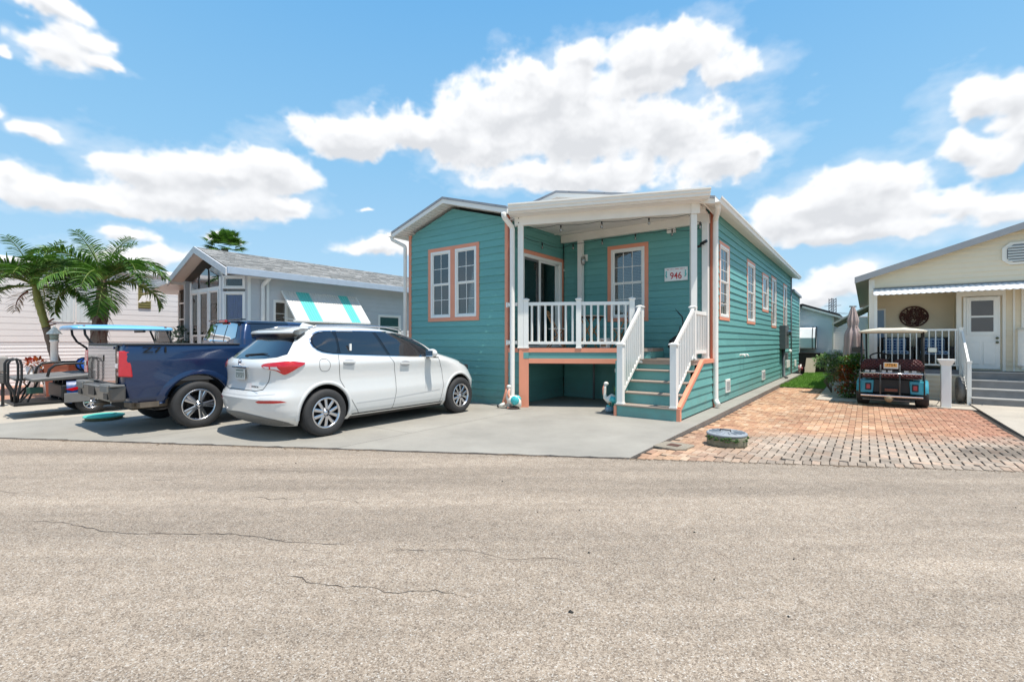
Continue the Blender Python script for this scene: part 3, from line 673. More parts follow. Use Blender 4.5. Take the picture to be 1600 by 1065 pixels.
def window(root, loc, rot, x0, x1, z0, z1, frame=WHITE, trim=None, tw=.095, lites=(2, 2), split=True, blinds='slats', fw=.05, cy=.075, curtain=None, gl=None, muntin=True, sill=False, deep=.0, top_tint=None):
    """double hung window; x0..z1 is the outer edge of the white frame"""
    gl = gl or GLASS
    b = MB(); F = .03
    b.box(x0, x0 + fw, -F, .07, z0, z1).box(x1 - fw, x1, -F, .07, z0, z1).box(x0 + fw, x1 - fw, -F, .07, z1 - fw, z1).box(x0 + fw, x1 - fw, -F, .07, z0, z0 + fw)
    wo_ = b.build('window', frame, root, loc, rot, bevel=.004)
    zm = z0 + (z1 - z0) * .5
    parts = [(z0 + fw, zm, .010), (zm, z1 - fw, -.008)] if split else [(z0 + fw, z1 - fw, 0)]
    for i, (c0, c1, dy) in enumerate(parts):
        s = .028; q = MB()
        q.box(x0 + fw, x0 + fw + s, dy, dy + .03, c0, c1).box(x1 - fw - s, x1 - fw, dy, dy + .03, c0, c1)
        q.box(x0 + fw + s, x1 - fw - s, dy, dy + .03, c0, c0 + s).box(x0 + fw + s, x1 - fw - s, dy, dy + .03, c1 - s, c1)
        q.build('sash', frame, wo_)
        gx0, gx1, g0, g1 = x0 + fw + s, x1 - fw - s, c0 + s, c1 - s
        MB().box(gx0, gx1, dy + .014, dy + .018, g0, g1).build('pane', gl, wo_)
        if muntin:
            for k in range(1, lites[0]):
                xx = gx0 + (gx1 - gx0) * k / lites[0]; MB().box(xx - .007, xx + .007, dy + .008, dy + .0135, g0, g1).build('muntin', frame, wo_)
            for k in range(1, lites[1]):
                zz = g0 + (g1 - g0) * k / lites[1]; MB().box(gx0, gx1, dy + .006, dy + .0115, zz - .007, zz + .007).build('muntin', frame, wo_)
    if blinds == 'slats':
        q = MB(); z = z0 + fw + .01
        while z < z1 - fw:
            q.add([(x0 + fw, .060, z), (x1 - fw, .060, z), (x1 - fw, .088, z + .022), (x0 + fw, .088, z + .022)], [(0, 1, 2, 3)]); z += .038
        q.build('blind', BLIND, wo_)
    elif blinds == 'shade':
        MB().box(x0 + fw, x1 - fw, .05, .056, zm - .02, z1 - fw).build('roller_shade', mat('aqua_shade', (.42, .62, .62), .7), wo_)
    if curtain:
        q = MB(); n = 40; q.grid([[(x0 + fw + (x1 - x0 - 2 * fw) * i / n, cy + .014 * sin(i * 1.3), z) for i in range(n + 1)] for z in (z0 + fw, z1 - fw)])
        q.build('curtain', curtain, wo_)
    MB().box(x0 + fw, x1 - fw, .14, .15, z0 + fw, z1 - fw).build('backing', DARK, wo_)
    if trim:
        e = .028
        for (a, b_, c, d) in ((x0 - tw, x1 + tw, z1 + .002, z1 + tw), (x0 - tw, x1 + tw, z0 - tw, z0 - .002), (x0 - tw, x0 - .002, z0 - .002, z1 + .002), (x1 + .002, x1 + tw, z0 - .002, z1 + .002)):
            MB().box(a, b_, -e, .03, c, d).build('trim_board', trim, wo_)
    return wo_
# ================================================================== TEAL HOME
TH_ = empty('teal_house', tuple(WP(0, 0)), -TH, 'teal lap sided mobile home with coral trim, white porch railings and steps', 'house')
EXP = .167
e_ = .167
# bay front
wall(TH_, (-3.31, 0, 0), 0, [(.06, 0), (3.24, 0), (3.24, 4.30), (1.58, 4.77), (.06, 4.29)], TEAL, e_, [(.735, 2.43, 1.99, 3.83)], jit=.12, seed=1)
for i, (x0, x1) in enumerate(((.81, 1.505), (1.665, 2.36))):
    window(TH_, (-3.31, 0, 0), 0, x0, x1, 2.065, 3.755, lites=(2, 2), fw=.055)
t = MB()
x0, x1, z0, z1 = .713, 2.448, 1.97, 3.845
for q in ((x0, x1, z1 - .088, z1), (x0, x1, z0, z0 + .093), (x0, x0 + .093, z0 + .093, z1 - .088), (x1 - .085, x1, z0 + .093, z1 - .088), (1.508, 1.662, z0 + .093, z1 - .088)):
    MB().box(q[0], q[1], -.03, .03, q[2], q[3]).build('window_trim', CORAL, TH_, (-3.31, 0, 0), bevel=.003)
# corner boards of the bay
MB().box(-3.335, -3.245, -.032, .06, 0, 4.30).build('corner_board', CORAL, TH_, bevel=.003)
MB().box(-.085, .0, -.032, .01, 0, 4.34).build('corner_board', CORAL, TH_, bevel=.003)
MB().box(.003, .030, -.030, .10, 0, 4.34).build('corner_board', mat('coral_shaded', (.50, .15, .085), .6), TH_, bevel=.003)  # side face of the coral corner, porch roof shade put into a darker colour
# wall of the bay towards the porch, with the sliding door
wall(TH_, (0, 0, 0), pi / 2, [(.10, 0), (2.45, 0), (2.45, 4.5), (.10, 4.40)], TEAL, e_, [(.45, 2.44, 1.31, 3.66)], jit=.12, seed=2)
d = MB(); dx0, dx1, dz0, dz1 = .53, 2.35, 1.315, 3.57
for q in ((dx0, dx0 + .07, dz0, dz1), (dx1 - .09, dx1, dz0, dz1), (dx0 + .07, dx1 - .09, dz1 - .08, dz1), (dx0 + .07, dx1 - .09, dz0, dz0 + .05)): d.box(q[0], q[1], -.03, .08, q[2], q[3])
door = d.build('sliding_door', WHITE, TH_, (0, 0, 0), pi / 2, bevel=.004)
for (a, c, dy, fr) in ((.60, 1.36, .03, GREYM), (1.30, 2.26, .0, WHITE)):
    q = MB(); s = .055 if fr is WHITE else .03
    q.box(a, a + s, dy, dy + .03, dz0 + .05, dz1 - .08).box(c - (s if fr is GREYM else .20), c, dy, dy + .03, dz0 + .05, dz1 - .08).box(a + s, c - s, dy, dy + .03, dz0 + .05, dz0 + .12).box(a + s, c - s, dy, dy + .03, dz1 - .13, dz1 - .08)
    q.build('door_leaf', fr, door); MB().box(a + s, c - s, dy + .012, dy + .016, dz0 + .12, dz1 - .13).build('pane', GLASS, door)
q = MB(); n = 30
q.grid([[(2.10 - (.10 + .42 * max(0, (z - 1.4) / 2.0) ** 1.6) * (1 - i / n) + .12 * (i / n), .11 + .02 * sin(i * 1.1), z) for i in range(n + 1)] for z in [1.36 + 2.15 * k / 12 for k in range(13)]])
q.build('green_curtain', mat('green_curtain', (.06, .22, .05), .8, var=.2), door)
MB().box(dx0 - .2, dx1 + .05, 1.8, 1.82, dz0, dz1).box(dx0 - .2, dx0 - .18, .1, 1.8, dz0, dz1).box(dx0 - .2, dx1, .1, 1.8, dz0 - .02, dz0).box(dx0 - .2, dx1 + .05, .12, 1.8, dz1, dz1 + .02).box(dx1 + .03, dx1 + .05, .1, 1.8, dz0, dz1).build('room_shell', mat('room_dark', (.05, .05, .05), .8), door)
for q in ((.45, 2.44, 3.572, 3.665), (.45, .528, 1.315, 3.572), (2.352, 2.44, 1.315, 3.572)):
    MB().box(q[0], q[1], -.028, .02, q[2], q[3]).build('trim_board', CORAL, door)
# main front wall behind the porch
wall(TH_, (0, 2.45, 0), 0, [(.05, 0), (3.78, 0), (3.78, 4.62), (.05, 4.62)], TEAL, e_, [(1.33, 2.36, 1.97, 3.84)], jit=.12, seed=3)
window(TH_, (0, 2.45, 0), 0, 1.41, 2.28, 2.05, 3.76, trim=CORAL, tw=.095, lites=(3, 2), fw=.06)
MB().box(3.79, 3.865, 2.42, 2.53, 0, 4.42).build('corner_board', mat('coral_shaded', (.50, .15, .085), .6), TH_, bevel=.003)  # same coral trim, its shade painted in as a darker tone
# long side wall
SW = [(4.0 - 1.0, 4.03, 1.94, 3.83), (6.212, 7.45, 1.95, 3.85), (8.73, 9.95, 2.43, 3.76), (10.64, 11.75, 1.94, 3.86), (13.69, 14.8, 1.92, 3.88)]
holes = [(a - 2.45 + .02, c - 2.45 - .02, z0 + .02, z1 - .02) for a, c, z0, z1 in SW]
wall(TH_, (3.83, 2.45, 0), pi / 2, [(.05, .03), (13.95, .03), (13.95, 4.42), (.05, 4.42)], TEAL, e_, holes, t0=.026, jit=.22, seed=4, butt=3.66)
for i, (a, c, z0, z1) in enumerate(SW):
    tw = .075
    window(TH_, (3.83, 0, 0), pi / 2, a + tw, c - tw, z0 + .10, z1 - .10, trim=CORAL, tw=.10 if False else tw, lites=(2, 3), blinds='shade', fw=.055, muntin=(i < 2))
wall(TH_, (3.83, 16.45, 0), pi / 2, [(.0, .03), (3.07, .03), (3.07, 3.70), (.0, 3.78)], TEAL, e_, t0=.026, jit=.2, seed=5)
MB().box(3.80, 3.865, 16.38, 16.46, .03, 4.42).build('corner_board', GREYM, TH_)
MB().box(3.80, 3.87, 19.5, 19.62, .03, 3.74).build('corner_board', WHITE2, TH_)
MB().slab([(-3.3, 16.5, 4.0), (3.95, 16.5, 3.86), (3.95, 19.7, 3.78), (-3.3, 19.7, 3.9)], .10).build('rear_roof', ROOFM, TH_)
# plain far walls
MB().box(-3.31, -3.25, .06, 16.4, 0, 4.3).box(-3.3, 3.8, 16.40, 16.45, 0, 4.4).box(-3.3, 3.8, 19.50, 19.58, 0, 3.7).build('rear_wall', TEAL, TH_)
# roofs -------------------------------------------------------------
def roof_pitch(x0, z0, x1, z1, y0, y1, name='roof'):
    """one slope: eave (x0,z0) to ridge (x1,z1), front y0 to back y1"""
    o = MB().slab([(x0, y0, z0), (x1, y0, z1), (x1, y1, z1), (x0, y1, z0)], .055).build(name, ROOFM, TH_)
    w_ = .10
    q = MB().slab([(x0, y0 + .015, z0 - .057), (x1, y0 + .015, z1 - .057), (x1, y0 + .05, z1 - .057), (x0, y0 + .05, z0 - .057)], w_); q.build('fascia', WHITE2, o)
    s = MB().slab([(x0, y0 + .05, z0 - .120), (x1, y0 + .05, z1 - .120), (x1, y1, z1 - .120), (x0, y1, z0 - .120)], .012)
    n = 14; q = (x1 - x0, z1 - z0)
    for k in range(int(abs(q[0]) / .11)):
        t = (k + .5) / int(abs(q[0]) / .11); x = x0 + q[0] * t; z = z0 + q[1] * t - .134
        s.slab([(x - .012, y0 + .06, z), (x + .012, y0 + .06, z), (x + .012, min(y1, y0 + .55), z), (x - .012, min(y1, y0 + .55), z)], .008)
    s.build('soffit', SOFFIT, o)
    sc = MB()
    for k in range(4):
        t = (k + .6) / 4; x = x0 + q[0] * t; z = z0 + q[1] * t; sc.box(x - .012, x + .012, y0 - .008, y0, z - .035, z - .02)
    sc.build('screws', GREYM, o)
    return o
roof_pitch(-3.66, 4.40, -1.76, 5.0, -.36, 3.6); roof_pitch(.22, 4.44, -1.76, 5.0, -.36, 3.6)
roof_pitch(-3.66, 4.44, .26, 5.28, 1.65, 16.7); roof_pitch(4.08, 4.46, .26, 5.28, 1.65, 16.7)
MB().prism([(-3.3, 4.2), (3.8, 4.3), (3.8, 4.4), (.26, 5.15), (-3.3, 4.38)], 1.98, 2.04, 'Y').build('gable_panel', WHITE2, TH_)
for x in (0.05, .5, 1.2): MB().lathe([(.05, 0), (.05, .25), (.07, .25), (.07, .28)], 12, (x, 7 + x * 3, 5.15)).build('roof_vent', WHITE2, TH_)
def gutter(p, q, name='gutter', s=.12):
    p, q = Vector(p), Vector(q); d = (q - p); L = d.length; d.normalize(); n = d.cross(Vector((0, 0, 1))).normalized()
    prof = [(0, 0), (0, -s * .98), (s * .75, -s), (s * .95, -s * .45), (s * 1.15, -s * .32), (s * 1.18, 0), (s * 1.10, 0), (s * 1.06, -s * .3), (s * .7, -s * .92), (.008, -s * .9), (.008, 0)]
    b = MB(); k = len(prof); b.add([p + n * u + Vector((0, 0, v)) for u, v in prof] + [q + n * u + Vector((0, 0, v)) for u, v in prof], [(i, (i + 1) % k, k + (i + 1) % k, k + i) for i in range(k)] + [tuple(range(k)), tuple(range(k, 2 * k))[::-1]])
    return b.build(name, WHITE2, TH_)
gutter((4.08, 1.62, 4.43), (4.08, 16.75, 4.43)); gutter((-3.66, 3.5, 4.39), (-3.66, -.38, 4.39))
def downspout(pts, w=.085, h=.06, name='downspout', par=None, m=None):
    b = MB(); P = [Vector(p) for p in pts]
    # rounded square pipe through bends
    path = [P[0]]
    for i in range(1, len(P) - 1):
        a, c = (P[i - 1] - P[i]).normalized(), (P[i + 1] - P[i]).normalized(); r = .05
        for t in (0, .33, .66, 1): path.append((P[i] + a * r) * (1 - t) + (P[i] + c * r) * t if t in (0, 1) else (P[i] + a * r * (1 - t) ** 2 + c * r * t ** 2))
    path.append(P[-1])
    b.tube(path, w * .56, 8)
    return b.build(name, m or WHITE2, par or TH_)
downspout([(-3.70, -.30, 4.28), (-3.70, -.30, 4.20), (-3.42, -.08, 4.02), (-3.42, -.08, .12)])
# ------------------------------------------------------------------ porch (its front follows the street, turned 29.5 deg to the house)
FA = R(29.5); F0 = (.365, -.097)
def FP(s, o=0., z=0.): return (F0[0] + s * cos(FA) + o * sin(FA), F0[1] + s * sin(FA) - o * cos(FA), z)   # o = outwards
def fs(a): return (a - F0[0]) / cos(FA)
skirt = MB().box(0, .215, -.012, .03, 0, 1.312)
sk = skirt.build('deck_skirt', CORAL, TH_, (*F0, 0), FA, bevel=.004)
MB().box(.217, 2.52, -.010, .03, 1.218, 1.312).build('skirt_band', CORAL, sk, bevel=.003)
MB().box(.217, 2.52, .006, .03, 1.083, 1.216).box(.10, .217, -.016, .0, 1.083, 1.216).build('skirt_panel', TEAL, sk)
MB().box(.217, 2.52, -.010, .03, .975, 1.081).build('skirt_band', CORAL, sk, bevel=.003)
# stub between corner and jamb
wall(TH_, (.03, -.03, 0), 0, [(.0, 0), (.33, 0), (.33, 1.21), (0, 1.21)], TEAL, e_, seed=7)
MB().box(.03, .36, -.055, .02, 1.213, 1.312).build('corner_board', CORAL, TH_)
deck = MB().prism([(.03, 0), (F0[0], F0[1] + .03), (FP(2.55)[0], FP(2.55)[1] + .03), (2.79, 1.55), (2.74, 2.44), (.03, 2.44)], 1.235, 1.310).build('deck', DECKT, TH_)
MB().prism([(2.60, 1.12), (3.80, 1.12), (3.80, 2.44), (2.60, 2.44)], .98, 1.085).build('landing', DECKT, TH_)
MB().prism([(2.585, 1.33), (2.775, 1.52), (2.745, 2.42), (2.60, 2.42)], 1.09, 1.233).build('deck_step_riser', TEAL, TH_)
# inner side of steps seen under the deck
MB().box(2.60, 2.64, .05, 2.42, 0, 1.08).build('step_side_panel', TEAL, TH_)
MB().tube([(1.05, 2.2, 0), (1.05, 2.2, 1.2)], .03, 8).build('deck_prop', GREYM, TH_)
# steps
tr = [(0.0, .235), (.28, .452), (.56, .665), (.84, .875)]
for i, (y, z) in enumerate(tr + [(1.12, 1.085)]):
    z0 = 0 if i == 0 else tr[i - 1][1]
    MB().box(2.64, 3.80, y + .02, y + .05, z0, z - .032).build('step_riser', TEAL, TH_)
    MB().box(2.60, 3.815, y - .012, y + .30, z - .03, z).build('step_tread', DECKT, TH_, bevel=.006)
MB().box(2.585, 2.64, .0, .08, 0, .20).build('corner_board', CORAL, TH_)
# outer side panel of the steps
wall(TH_, (3.83, 0, 0), pi / 2, [(.06, 0.03), (2.44, 0.03), (2.44, 1.0), (1.60, 1.0), (.06, .20)], TEAL, e_, t0=.026, seed=8, back=.04, jit=.2)
cb = MB().hexa([(3.80, .02, 0), (3.868, .02, 0), (3.868, .11, 0), (3.80, .11, 0), (3.80, .02, .235), (3.868, .02, .235), (3.868, .11, .245), (3.80, .11, .245)])
cb.build('corner_board', CORAL, TH_, bevel=.003)
MB().bar((3.835, .06, .225), (3.835, 1.61, 1.045), .075, .085).build('corner_board', CORAL, TH_, bevel=.003)
MB().bar((3.835, 1.60, 1.04), (3.835, 2.42, 1.035), .075, .09).build('corner_board', CORAL, TH_, bevel=.003)
# railings
def newel(a, b_, z0, z1, w=.11, rot=FA, nm='newel_post'):
    h = w / 2; q = MB().box(-h, h, -h, h, z0, z1 - .05); q.box(-h - .012, h + .012, -h - .012, h + .012, z0, z0 + .025)
    q.box(-h - .02, h + .02, -h - .02, h + .02, z1 - .05, z1 - .025)
    q.add([(-h - .02, -h - .02, z1 - .025), (h + .02, -h - .02, z1 - .025), (h + .02, h + .02, z1 - .025), (-h - .02, h + .02, z1 - .025), (-.02, -.02, z1), (.02, -.02, z1), (.02, .02, z1), (-.02, .02, z1)], [(0, 1, 5, 4), (1, 2, 6, 5), (2, 3, 7, 6), (3, 0, 4, 7), (4, 5, 6, 7)])
    return q.build(nm, WHITE, TH_, (a, b_, 0), rot)
def railing(p, q, zt, zb, n, top=.075, thick=.05, skip=0):
    """p, q plan ends; zt, zb functions or (start,end) heights of rail top and bottom rail"""
    P, Q = Vector((*p, 0)), Vector((*q, 0))
    t0, t1 = (zt if isinstance(zt, tuple) else (zt, zt)); b0, b1 = (zb if isinstance(zb, tuple) else (zb, zb))
    r = MB().bar(P + Vector((0, 0, t0 - top / 2)), Q + Vector((0, 0, t1 - top / 2)), thick, top)
    o = r.build('railing', WHITE, TH_, bevel=.004)
    MB().bar(P + Vector((0, 0, b0 + .03)), Q + Vector((0, 0, b1 + .03)), thick * .8, .06).build('bottom_rail', WHITE, o)
    for i in range(n):
        t = (i + .5 + skip) / (n + 2 * skip); c = P.lerp(Q, t); za, zz = b0 + (b1 - b0) * t + .05, t0 + (t1 - t0) * t - top
        MB().box(c.x - .018, c.x + .018, c.y - .018, c.y + .018, za, zz + .02).build('baluster', WHITE, o)
    return o
n1, n2, n3 = FP(.155, -.04), FP(1.315, -.04), FP(2.46, -.04)
for nn in (n1, n2, n3): newel(nn[0], nn[1], 1.31, 2.42)
railing(FP(.21, -.04)[:2], FP(1.26, -.04)[:2], 2.33, 1.40, 7); railing(FP(1.37, -.04)[:2], FP(2.405, -.04)[:2], 2.33, 1.40, 7)
for z in (2.25, 1.40): MB().box(.03, .32, -.12, -.07, z, z + .075).box(.03, .07, -.135, -.055, z - .02, z + .09).build('rail_stub', WHITE, TH_)
MB().box(.16, .20, -.115, -.075, 1.45, 2.27).build('rail_stub', WHITE, TH_)
# stair rails
newel(2.705, .065, .235, 1.44, .115, 0); newel(3.745, .065, .235, 1.44, .115, 0)
newel(2.67, 1.17, 1.0, 2.24, .115, 0); newel(3.70, 1.42, 1.085, 2.20, .10, 0)
railing((2.70, .12), (2.68, 1.12), (1.42, 2.20), (.40, 1.12), 9); railing((3.745, .12), (3.72, 1.37), (1.42, 2.14), (.42, 1.13), 11)
railing((3.72, 1.48), (3.72, 2.40), 2.10, 1.20, 7)
# posts, beams
def post(a, b_, z0, z1, w=.125, rot=FA):
    h = w / 2; return MB().box(-h, h, -h, h, z0, z1).box(-h - .01, h + .01, -h - .01, h + .01, z0, z0 + .02).build('porch_post', WHITE, TH_, (a, b_, 0), rot, bevel=.005)
pl = FP(fs(.395), -.05); pr = FP(fs(3.63), -.05)
post(pl[0], pl[1], 1.31, 4.06); post(pr[0], pr[1], 1.085, 4.20)
post(.605, 2.33, 1.31, 4.09, .13, 0); post(3.715, 2.34, 1.085, 4.09, .13, 0)
bs0, bs1 = fs(.28), fs(3.72)
BM = MB(); A_, B_ = bs0, bs1
def fpt(s, o, z): return FP(s, o, z)
BM.hexa([fpt(A_, .03, 4.03), fpt(B_, .03, 4.195), fpt(B_, -.09, 4.195), fpt(A_, -.09, 4.03), fpt(A_, .03, 4.262), fpt(B_, .03, 4.410), fpt(B_, -.09, 4.410), fpt(A_, -.09, 4.262)])
bm_ = BM.build('porch_beam', WHITE2, TH_, bevel=.004)
bt = MB()
for s_ in (A_ + .09, B_ - .08):
    zz = 4.09 if s_ < 1 else 4.25
    for k in (0, .1): p = Vector(FP(s_, .035, zz + k)); bt.ell(p, (.012, .012, .012), 8, 5)
bt.build('bolt', BLACK, bm_)
MB().hexa([fpt(B_ - .17, .034, 4.17), fpt(B_ + .01, .034, 4.18), fpt(B_ + .01, .05, 4.18), fpt(B_ - .17, .05, 4.17), fpt(B_ - .17, .034, 4.41), fpt(B_ + .01, .034, 4.42), fpt(B_ + .01, .05, 4.42), fpt(B_ - .17, .05, 4.41)]).build('beam_bracket', WHITE, bm_)
MB().box(-.0 + .03, 3.80, 2.29, 2.40, 4.08, 4.272).build('porch_beam', WHITE2, TH_, bevel=.004)
# porch roof: a pan that falls to the street
zr = lambda y: 4.435 + .095 * y
fl, fr = FP(fs(.20), .36), FP(fs(3.80), .36)
c = [(fl[0], fl[1]), (fr[0], fr[1]), (3.80, 2.30), (0.06, 2.30)]
pr_ = MB().slab([(x, y, zr(y)) for x, y in c], .05).build('porch_roof', WHITE2, TH_)
MB().hexa([(.30, -.06, 4.235), (3.72, 1.85, 4.385), (3.78, 2.29, 4.272), (.03, 2.29, 4.272), (.30, -.06, 4.255), (3.72, 1.85, 4.405), (3.78, 2.29, 4.30), (.03, 2.29, 4.30)]).build('porch_ceiling', SOFFIT, pr_)
MB().hexa([(.02, .0, 4.23), (.30, -.06, 4.235), (.30, 2.29, 4.272), (.02, 2.29, 4.272), (.02, .0, 4.25), (.30, -.06, 4.255), (.30, 2.29, 4.30), (.02, 2.29, 4.30)]).build('porch_ceiling', SOFFIT, pr_)
# front gutter of the porch roof
def pg(s, o, z): p = FP(s, o, 0); return (p[0], p[1], z)
g0, g1 = FP(fs(.20), .36), FP(fs(3.80), .36); z0, z1 = zr(g0[1]) + .01, zr(g1[1]) + .01
G_ = MB(); prof = [(-.01, -.16), (.07, -.155), (.075, -.11), (.105, -.085), (.105, -.045), (.13, -.03), (.13, 0), (-.01, 0)]
k = len(prof); S0, S1 = fs(.20), fs(3.82)
G_.add([pg(S0, .36 + u, z0 + v) for u, v in prof] + [pg(S1, .36 + u, z1 + v) for u, v in prof], [(i, (i + 1) % k, k + (i + 1) % k, k + i) for i in range(k)] + [tuple(range(k)), tuple(range(k, 2 * k))[::-1]])
G_.build('porch_gutter', WHITE2, TH_)
MB().hexa([FP(S0, .355, z0 - .19), FP(S1, .355, z1 - .19), FP(S1, .02, z1 - .19), FP(S0, .02, z0 - .19), FP(S0, .355, z0 - .06), FP(S1, .355, z1 - .06), FP(S1, .02, z1 - .06), FP(S0, .02, z0 - .06)]).build('porch_fascia', SOFFIT, TH_)
# rake on the right end
MB().hexa([(3.80, fr[1] - .02, 4.40), (3.83, fr[1] - .02, 4.40), (3.90, 2.36, 4.25), (3.87, 2.36, 4.25), (3.80, fr[1] - .02, 4.575), (3.83, fr[1] - .02, 4.575), (3.90, 2.36, 4.38), (3.87, 2.36, 4.38)]).build('rake_board', WHITE2, TH_)
downspout([(.26, -.52, 4.25), (.26, -.52, 4.16), (.285, -.24, 3.98), (.285, -.24, .10), (.24, -.36, .05)], .10)
downspout([(4.09, 1.80, 4.33), (4.07, 1.95, 4.27), (3.90, 2.44, 4.16), (3.90, 2.44, .16), (3.98, 2.36, .06)], .105)
# little things fixed to the walls
MB().box(2.84, 3.04, 2.36, 2.43, 3.98, 4.16).build('junction_box', WHITE2, TH_, bevel=.008)
l = MB().box(.62, .76, 2.40, 2.43, 3.55, 3.72).tube([(.69, 2.40, 3.66), (.69, 2.30, 3.70), (.69, 2.30, 3.62)], .012, 6)
lamp = l.build('wall_lamp', WHITE, TH_); MB().lathe([(.0, 3.66), (.055, 3.64), (.065, 3.55), (.05, 3.46), (.02, 3.43), (0, 3.42)], 14, (.69, 2.30, 0)).build('lamp_glass', glass('lamp_glass', (.9, .9, .9), .25, .8), lamp)
cm = MB().tube([(3.70, 2.28, 3.60), (3.70, 2.20, 3.60)], .012, 6).tube([(3.66, 2.16, 3.60), (3.80, 2.10, 3.64)], .033, 10).tube([(3.64, 2.24, 3.58), (3.58, 2.20, 3.55)], .03, 10)
cm.build('security_light', BLACK, TH_)
def on_side(b0, b1, z0, z1, d, m, nm, bev=.006): return MB().box(3.84, 3.84 + d, b0, b1, z0, z1).build(nm, m, TH_, bevel=bev)
for (b0, b1, z0, z1) in ((3.56, 4.02, .22, .54), (8.6, 9.15, .20, .51)):
    v = on_side(b0, b1, z0, z1, .035, WHITE, 'foundation_vent')
    MB().box(3.874, 3.879, b0 + .06, b1 - .06, z0 + .05, z1 - .05).build('vent_screen', GREYM, v)
    s_ = MB()
    for k in range(4): s_.box(3.879, 3.886, b0 + .07 + k * (b1 - b0 - .12) / 4, b0 + .085 + k * (b1 - b0 - .12) / 4, z0 + .05, z1 - .05)
    s_.build('vent_slat', WHITE, v)
MB().box(3.84, 3.86, 5.2, 5.85, 1.08, 1.125).tube([(3.86, 5.3, 1.10), (3.95, 5.3, 1.10), (3.97, 5.3, 1.05)], .022, 8).tube([(3.86, 5.75, 1.10), (3.95, 5.75, 1.10), (3.97, 5.75, 1.05)], .022, 8).build('hose_tap', WHITE2, TH_)
mb = on_side(12.6, 13.6, 1.17, 2.10, .22, mat('meter_grey', (.13, .13, .13), .5), 'meter_box')
MB().tube([(3.93, 13.1, 1.2), (3.93, 13.1, .7), (3.96, 12.9, .1), (4.1, 12.9, .02)], .06, 8).tube([(3.9, 13.35, 1.2), (3.9, 13.35, .05)], .03, 8).build('conduit', GREYM, mb)
MB().lathe([(.13, 0), (.13, .05), (.10, .06), (.10, .14), (.0, .15)], 14, (4.06, 13.1, 1.8), 'X').build('meter_dial', glass('lamp_glass'), mb)
on_side(13.8, 14.3, .72, 1.0, .12, GREYM, 'junction_box'); on_side(14.4, 15.4, .35, .66, .06, WHITE2, 'foundation_vent'); on_side(17.3, 17.9, .30, .6, .05, WHITE2, 'foundation_vent')
MB().ell((3.93, 15.2, 1.05), (.07, .12, .08)).build('hose_tap', WHITE2, TH_)
MB().tube([(3.90, 15.8, .05), (3.90, 15.8, 4.3)], .025, 8).build('conduit', GREYM, TH_)
# ------------------------------------------------------------------ number plaque
sg = empty('house_number_sign', tuple(WP(3.04, 2.415, 3.02)), -TH, 'white plaque with red 946 and two turquoise seahorses on porch wall', 'sign')
MB().box(-.265, .265, -.012, .008, -.155, .155).build('plaque', mat('sign_white', (.80, .80, .77), .4), sg, bevel=.004)
RED = mat('sign_red', (.50, .05, .05), .5, var=0); TURQ = mat('turquoise_paint', (.10, .50, .48), .45)
text_mesh('946', .215, RED, 'number', sg, (0, -.014, -.045), (R(90), 0, 0), .002, .85)
q = MB(); rt = random.Random(5); x = -.21
while x < .2:
    w_ = rt.uniform(.006, .012); q.box(x, x + w_, -.0155, -.013, .108, .124 if rt.random() > .3 else .118); x += w_ + (.006 if rt.random() > .18 else .025)
q.build('small_lettering', RED, sg)
for sx in (-1, 1):
    pts = [(sx * .215 + sx * .02 * u, -.017, v) for u, v in ((-.6, .065), (.2, .075), (.6, .05), (.1, .02), (.7, -.02), (.2, -.055), (-.5, -.075), (-.7, -.05), (-.3, -.045))]
    MB().tube(pts, [.006, .012, .012, .012, .017, .013, .008, .006, .003], 8).build('seahorse', TURQ, sg)
# ------------------------------------------------------------------ string lights
st = empty('string_lights', tuple(WP(1.9, 1.0, 4.0)), -TH, 'black cable of clear festoon bulbs hanging round the porch ceiling', 'string lights')
def toloc(p): return Vector((p[0] - 1.9, p[1] - 1.0, p[2] - 4.0))
pts = []
front = [FP(fs(.50), -.10, 4.01), FP(fs(1.1), -.10, 4.05), FP(fs(1.9), -.10, 4.10), FP(fs(2.75), -.10, 4.15), FP(fs(3.55), -.10, 4.19)]
back = [(3.55, 2.22, 3.95), (3.0, 2.26, 4.04), (2.2, 2.26, 4.05), (1.35, 2.26, 4.04), (.35, 2.26, 4.02), (.08, 2.1, 3.93), (.08, 1.25, 3.93), (.10, .35, 3.93), (.30, .0, 4.0)]
cable = MB()
def sag(p, q, s=.035, n=6):
    p, q = Vector(p), Vector(q); return [p.lerp(q, i / n) - Vector((0, 0, s * 4 * (i / n) * (1 - i / n))) for i in range(n + 1)]
allp = front + [(3.72, 2.0, 4.02)] + back
for a, c in zip(allp, allp[1:]): cable.tube([toloc(p) for p in sag(a, c)], .006, 5)
cable.build('cable', BLACK, st)
BULB = glass('bulb_glass', (.85, .85, .80), .3, .75)
sockm = MB().lathe([(.010, 0), (.017, -.01), (.017, -.06), (.012, -.065)], 10).mesh('socket', BLACK); bulbm = MB().lathe([(.012, -.065), (.016, -.08), (.027, -.105), (.029, -.125), (.02, -.148), (0, -.155)], 12).mesh('bulb', BULB)
for p in [FP(fs(1.17), -.10, 4.05), FP(fs(1.95), -.10, 4.10), FP(fs(2.83), -.10, 4.15), (3.70, 1.95, 4.04), (3.0, 2.26, 4.03), (2.12, 2.26, 4.05), (1.25, 2.26, 4.04), (.42, 2.26, 4.02), (.08, 1.30, 3.92), (.10, .42, 3.92), (.10, .30, 3.80)]:
    o = share('bulb_socket', sockm, st, toloc(p)); share('bulb', bulbm, o)
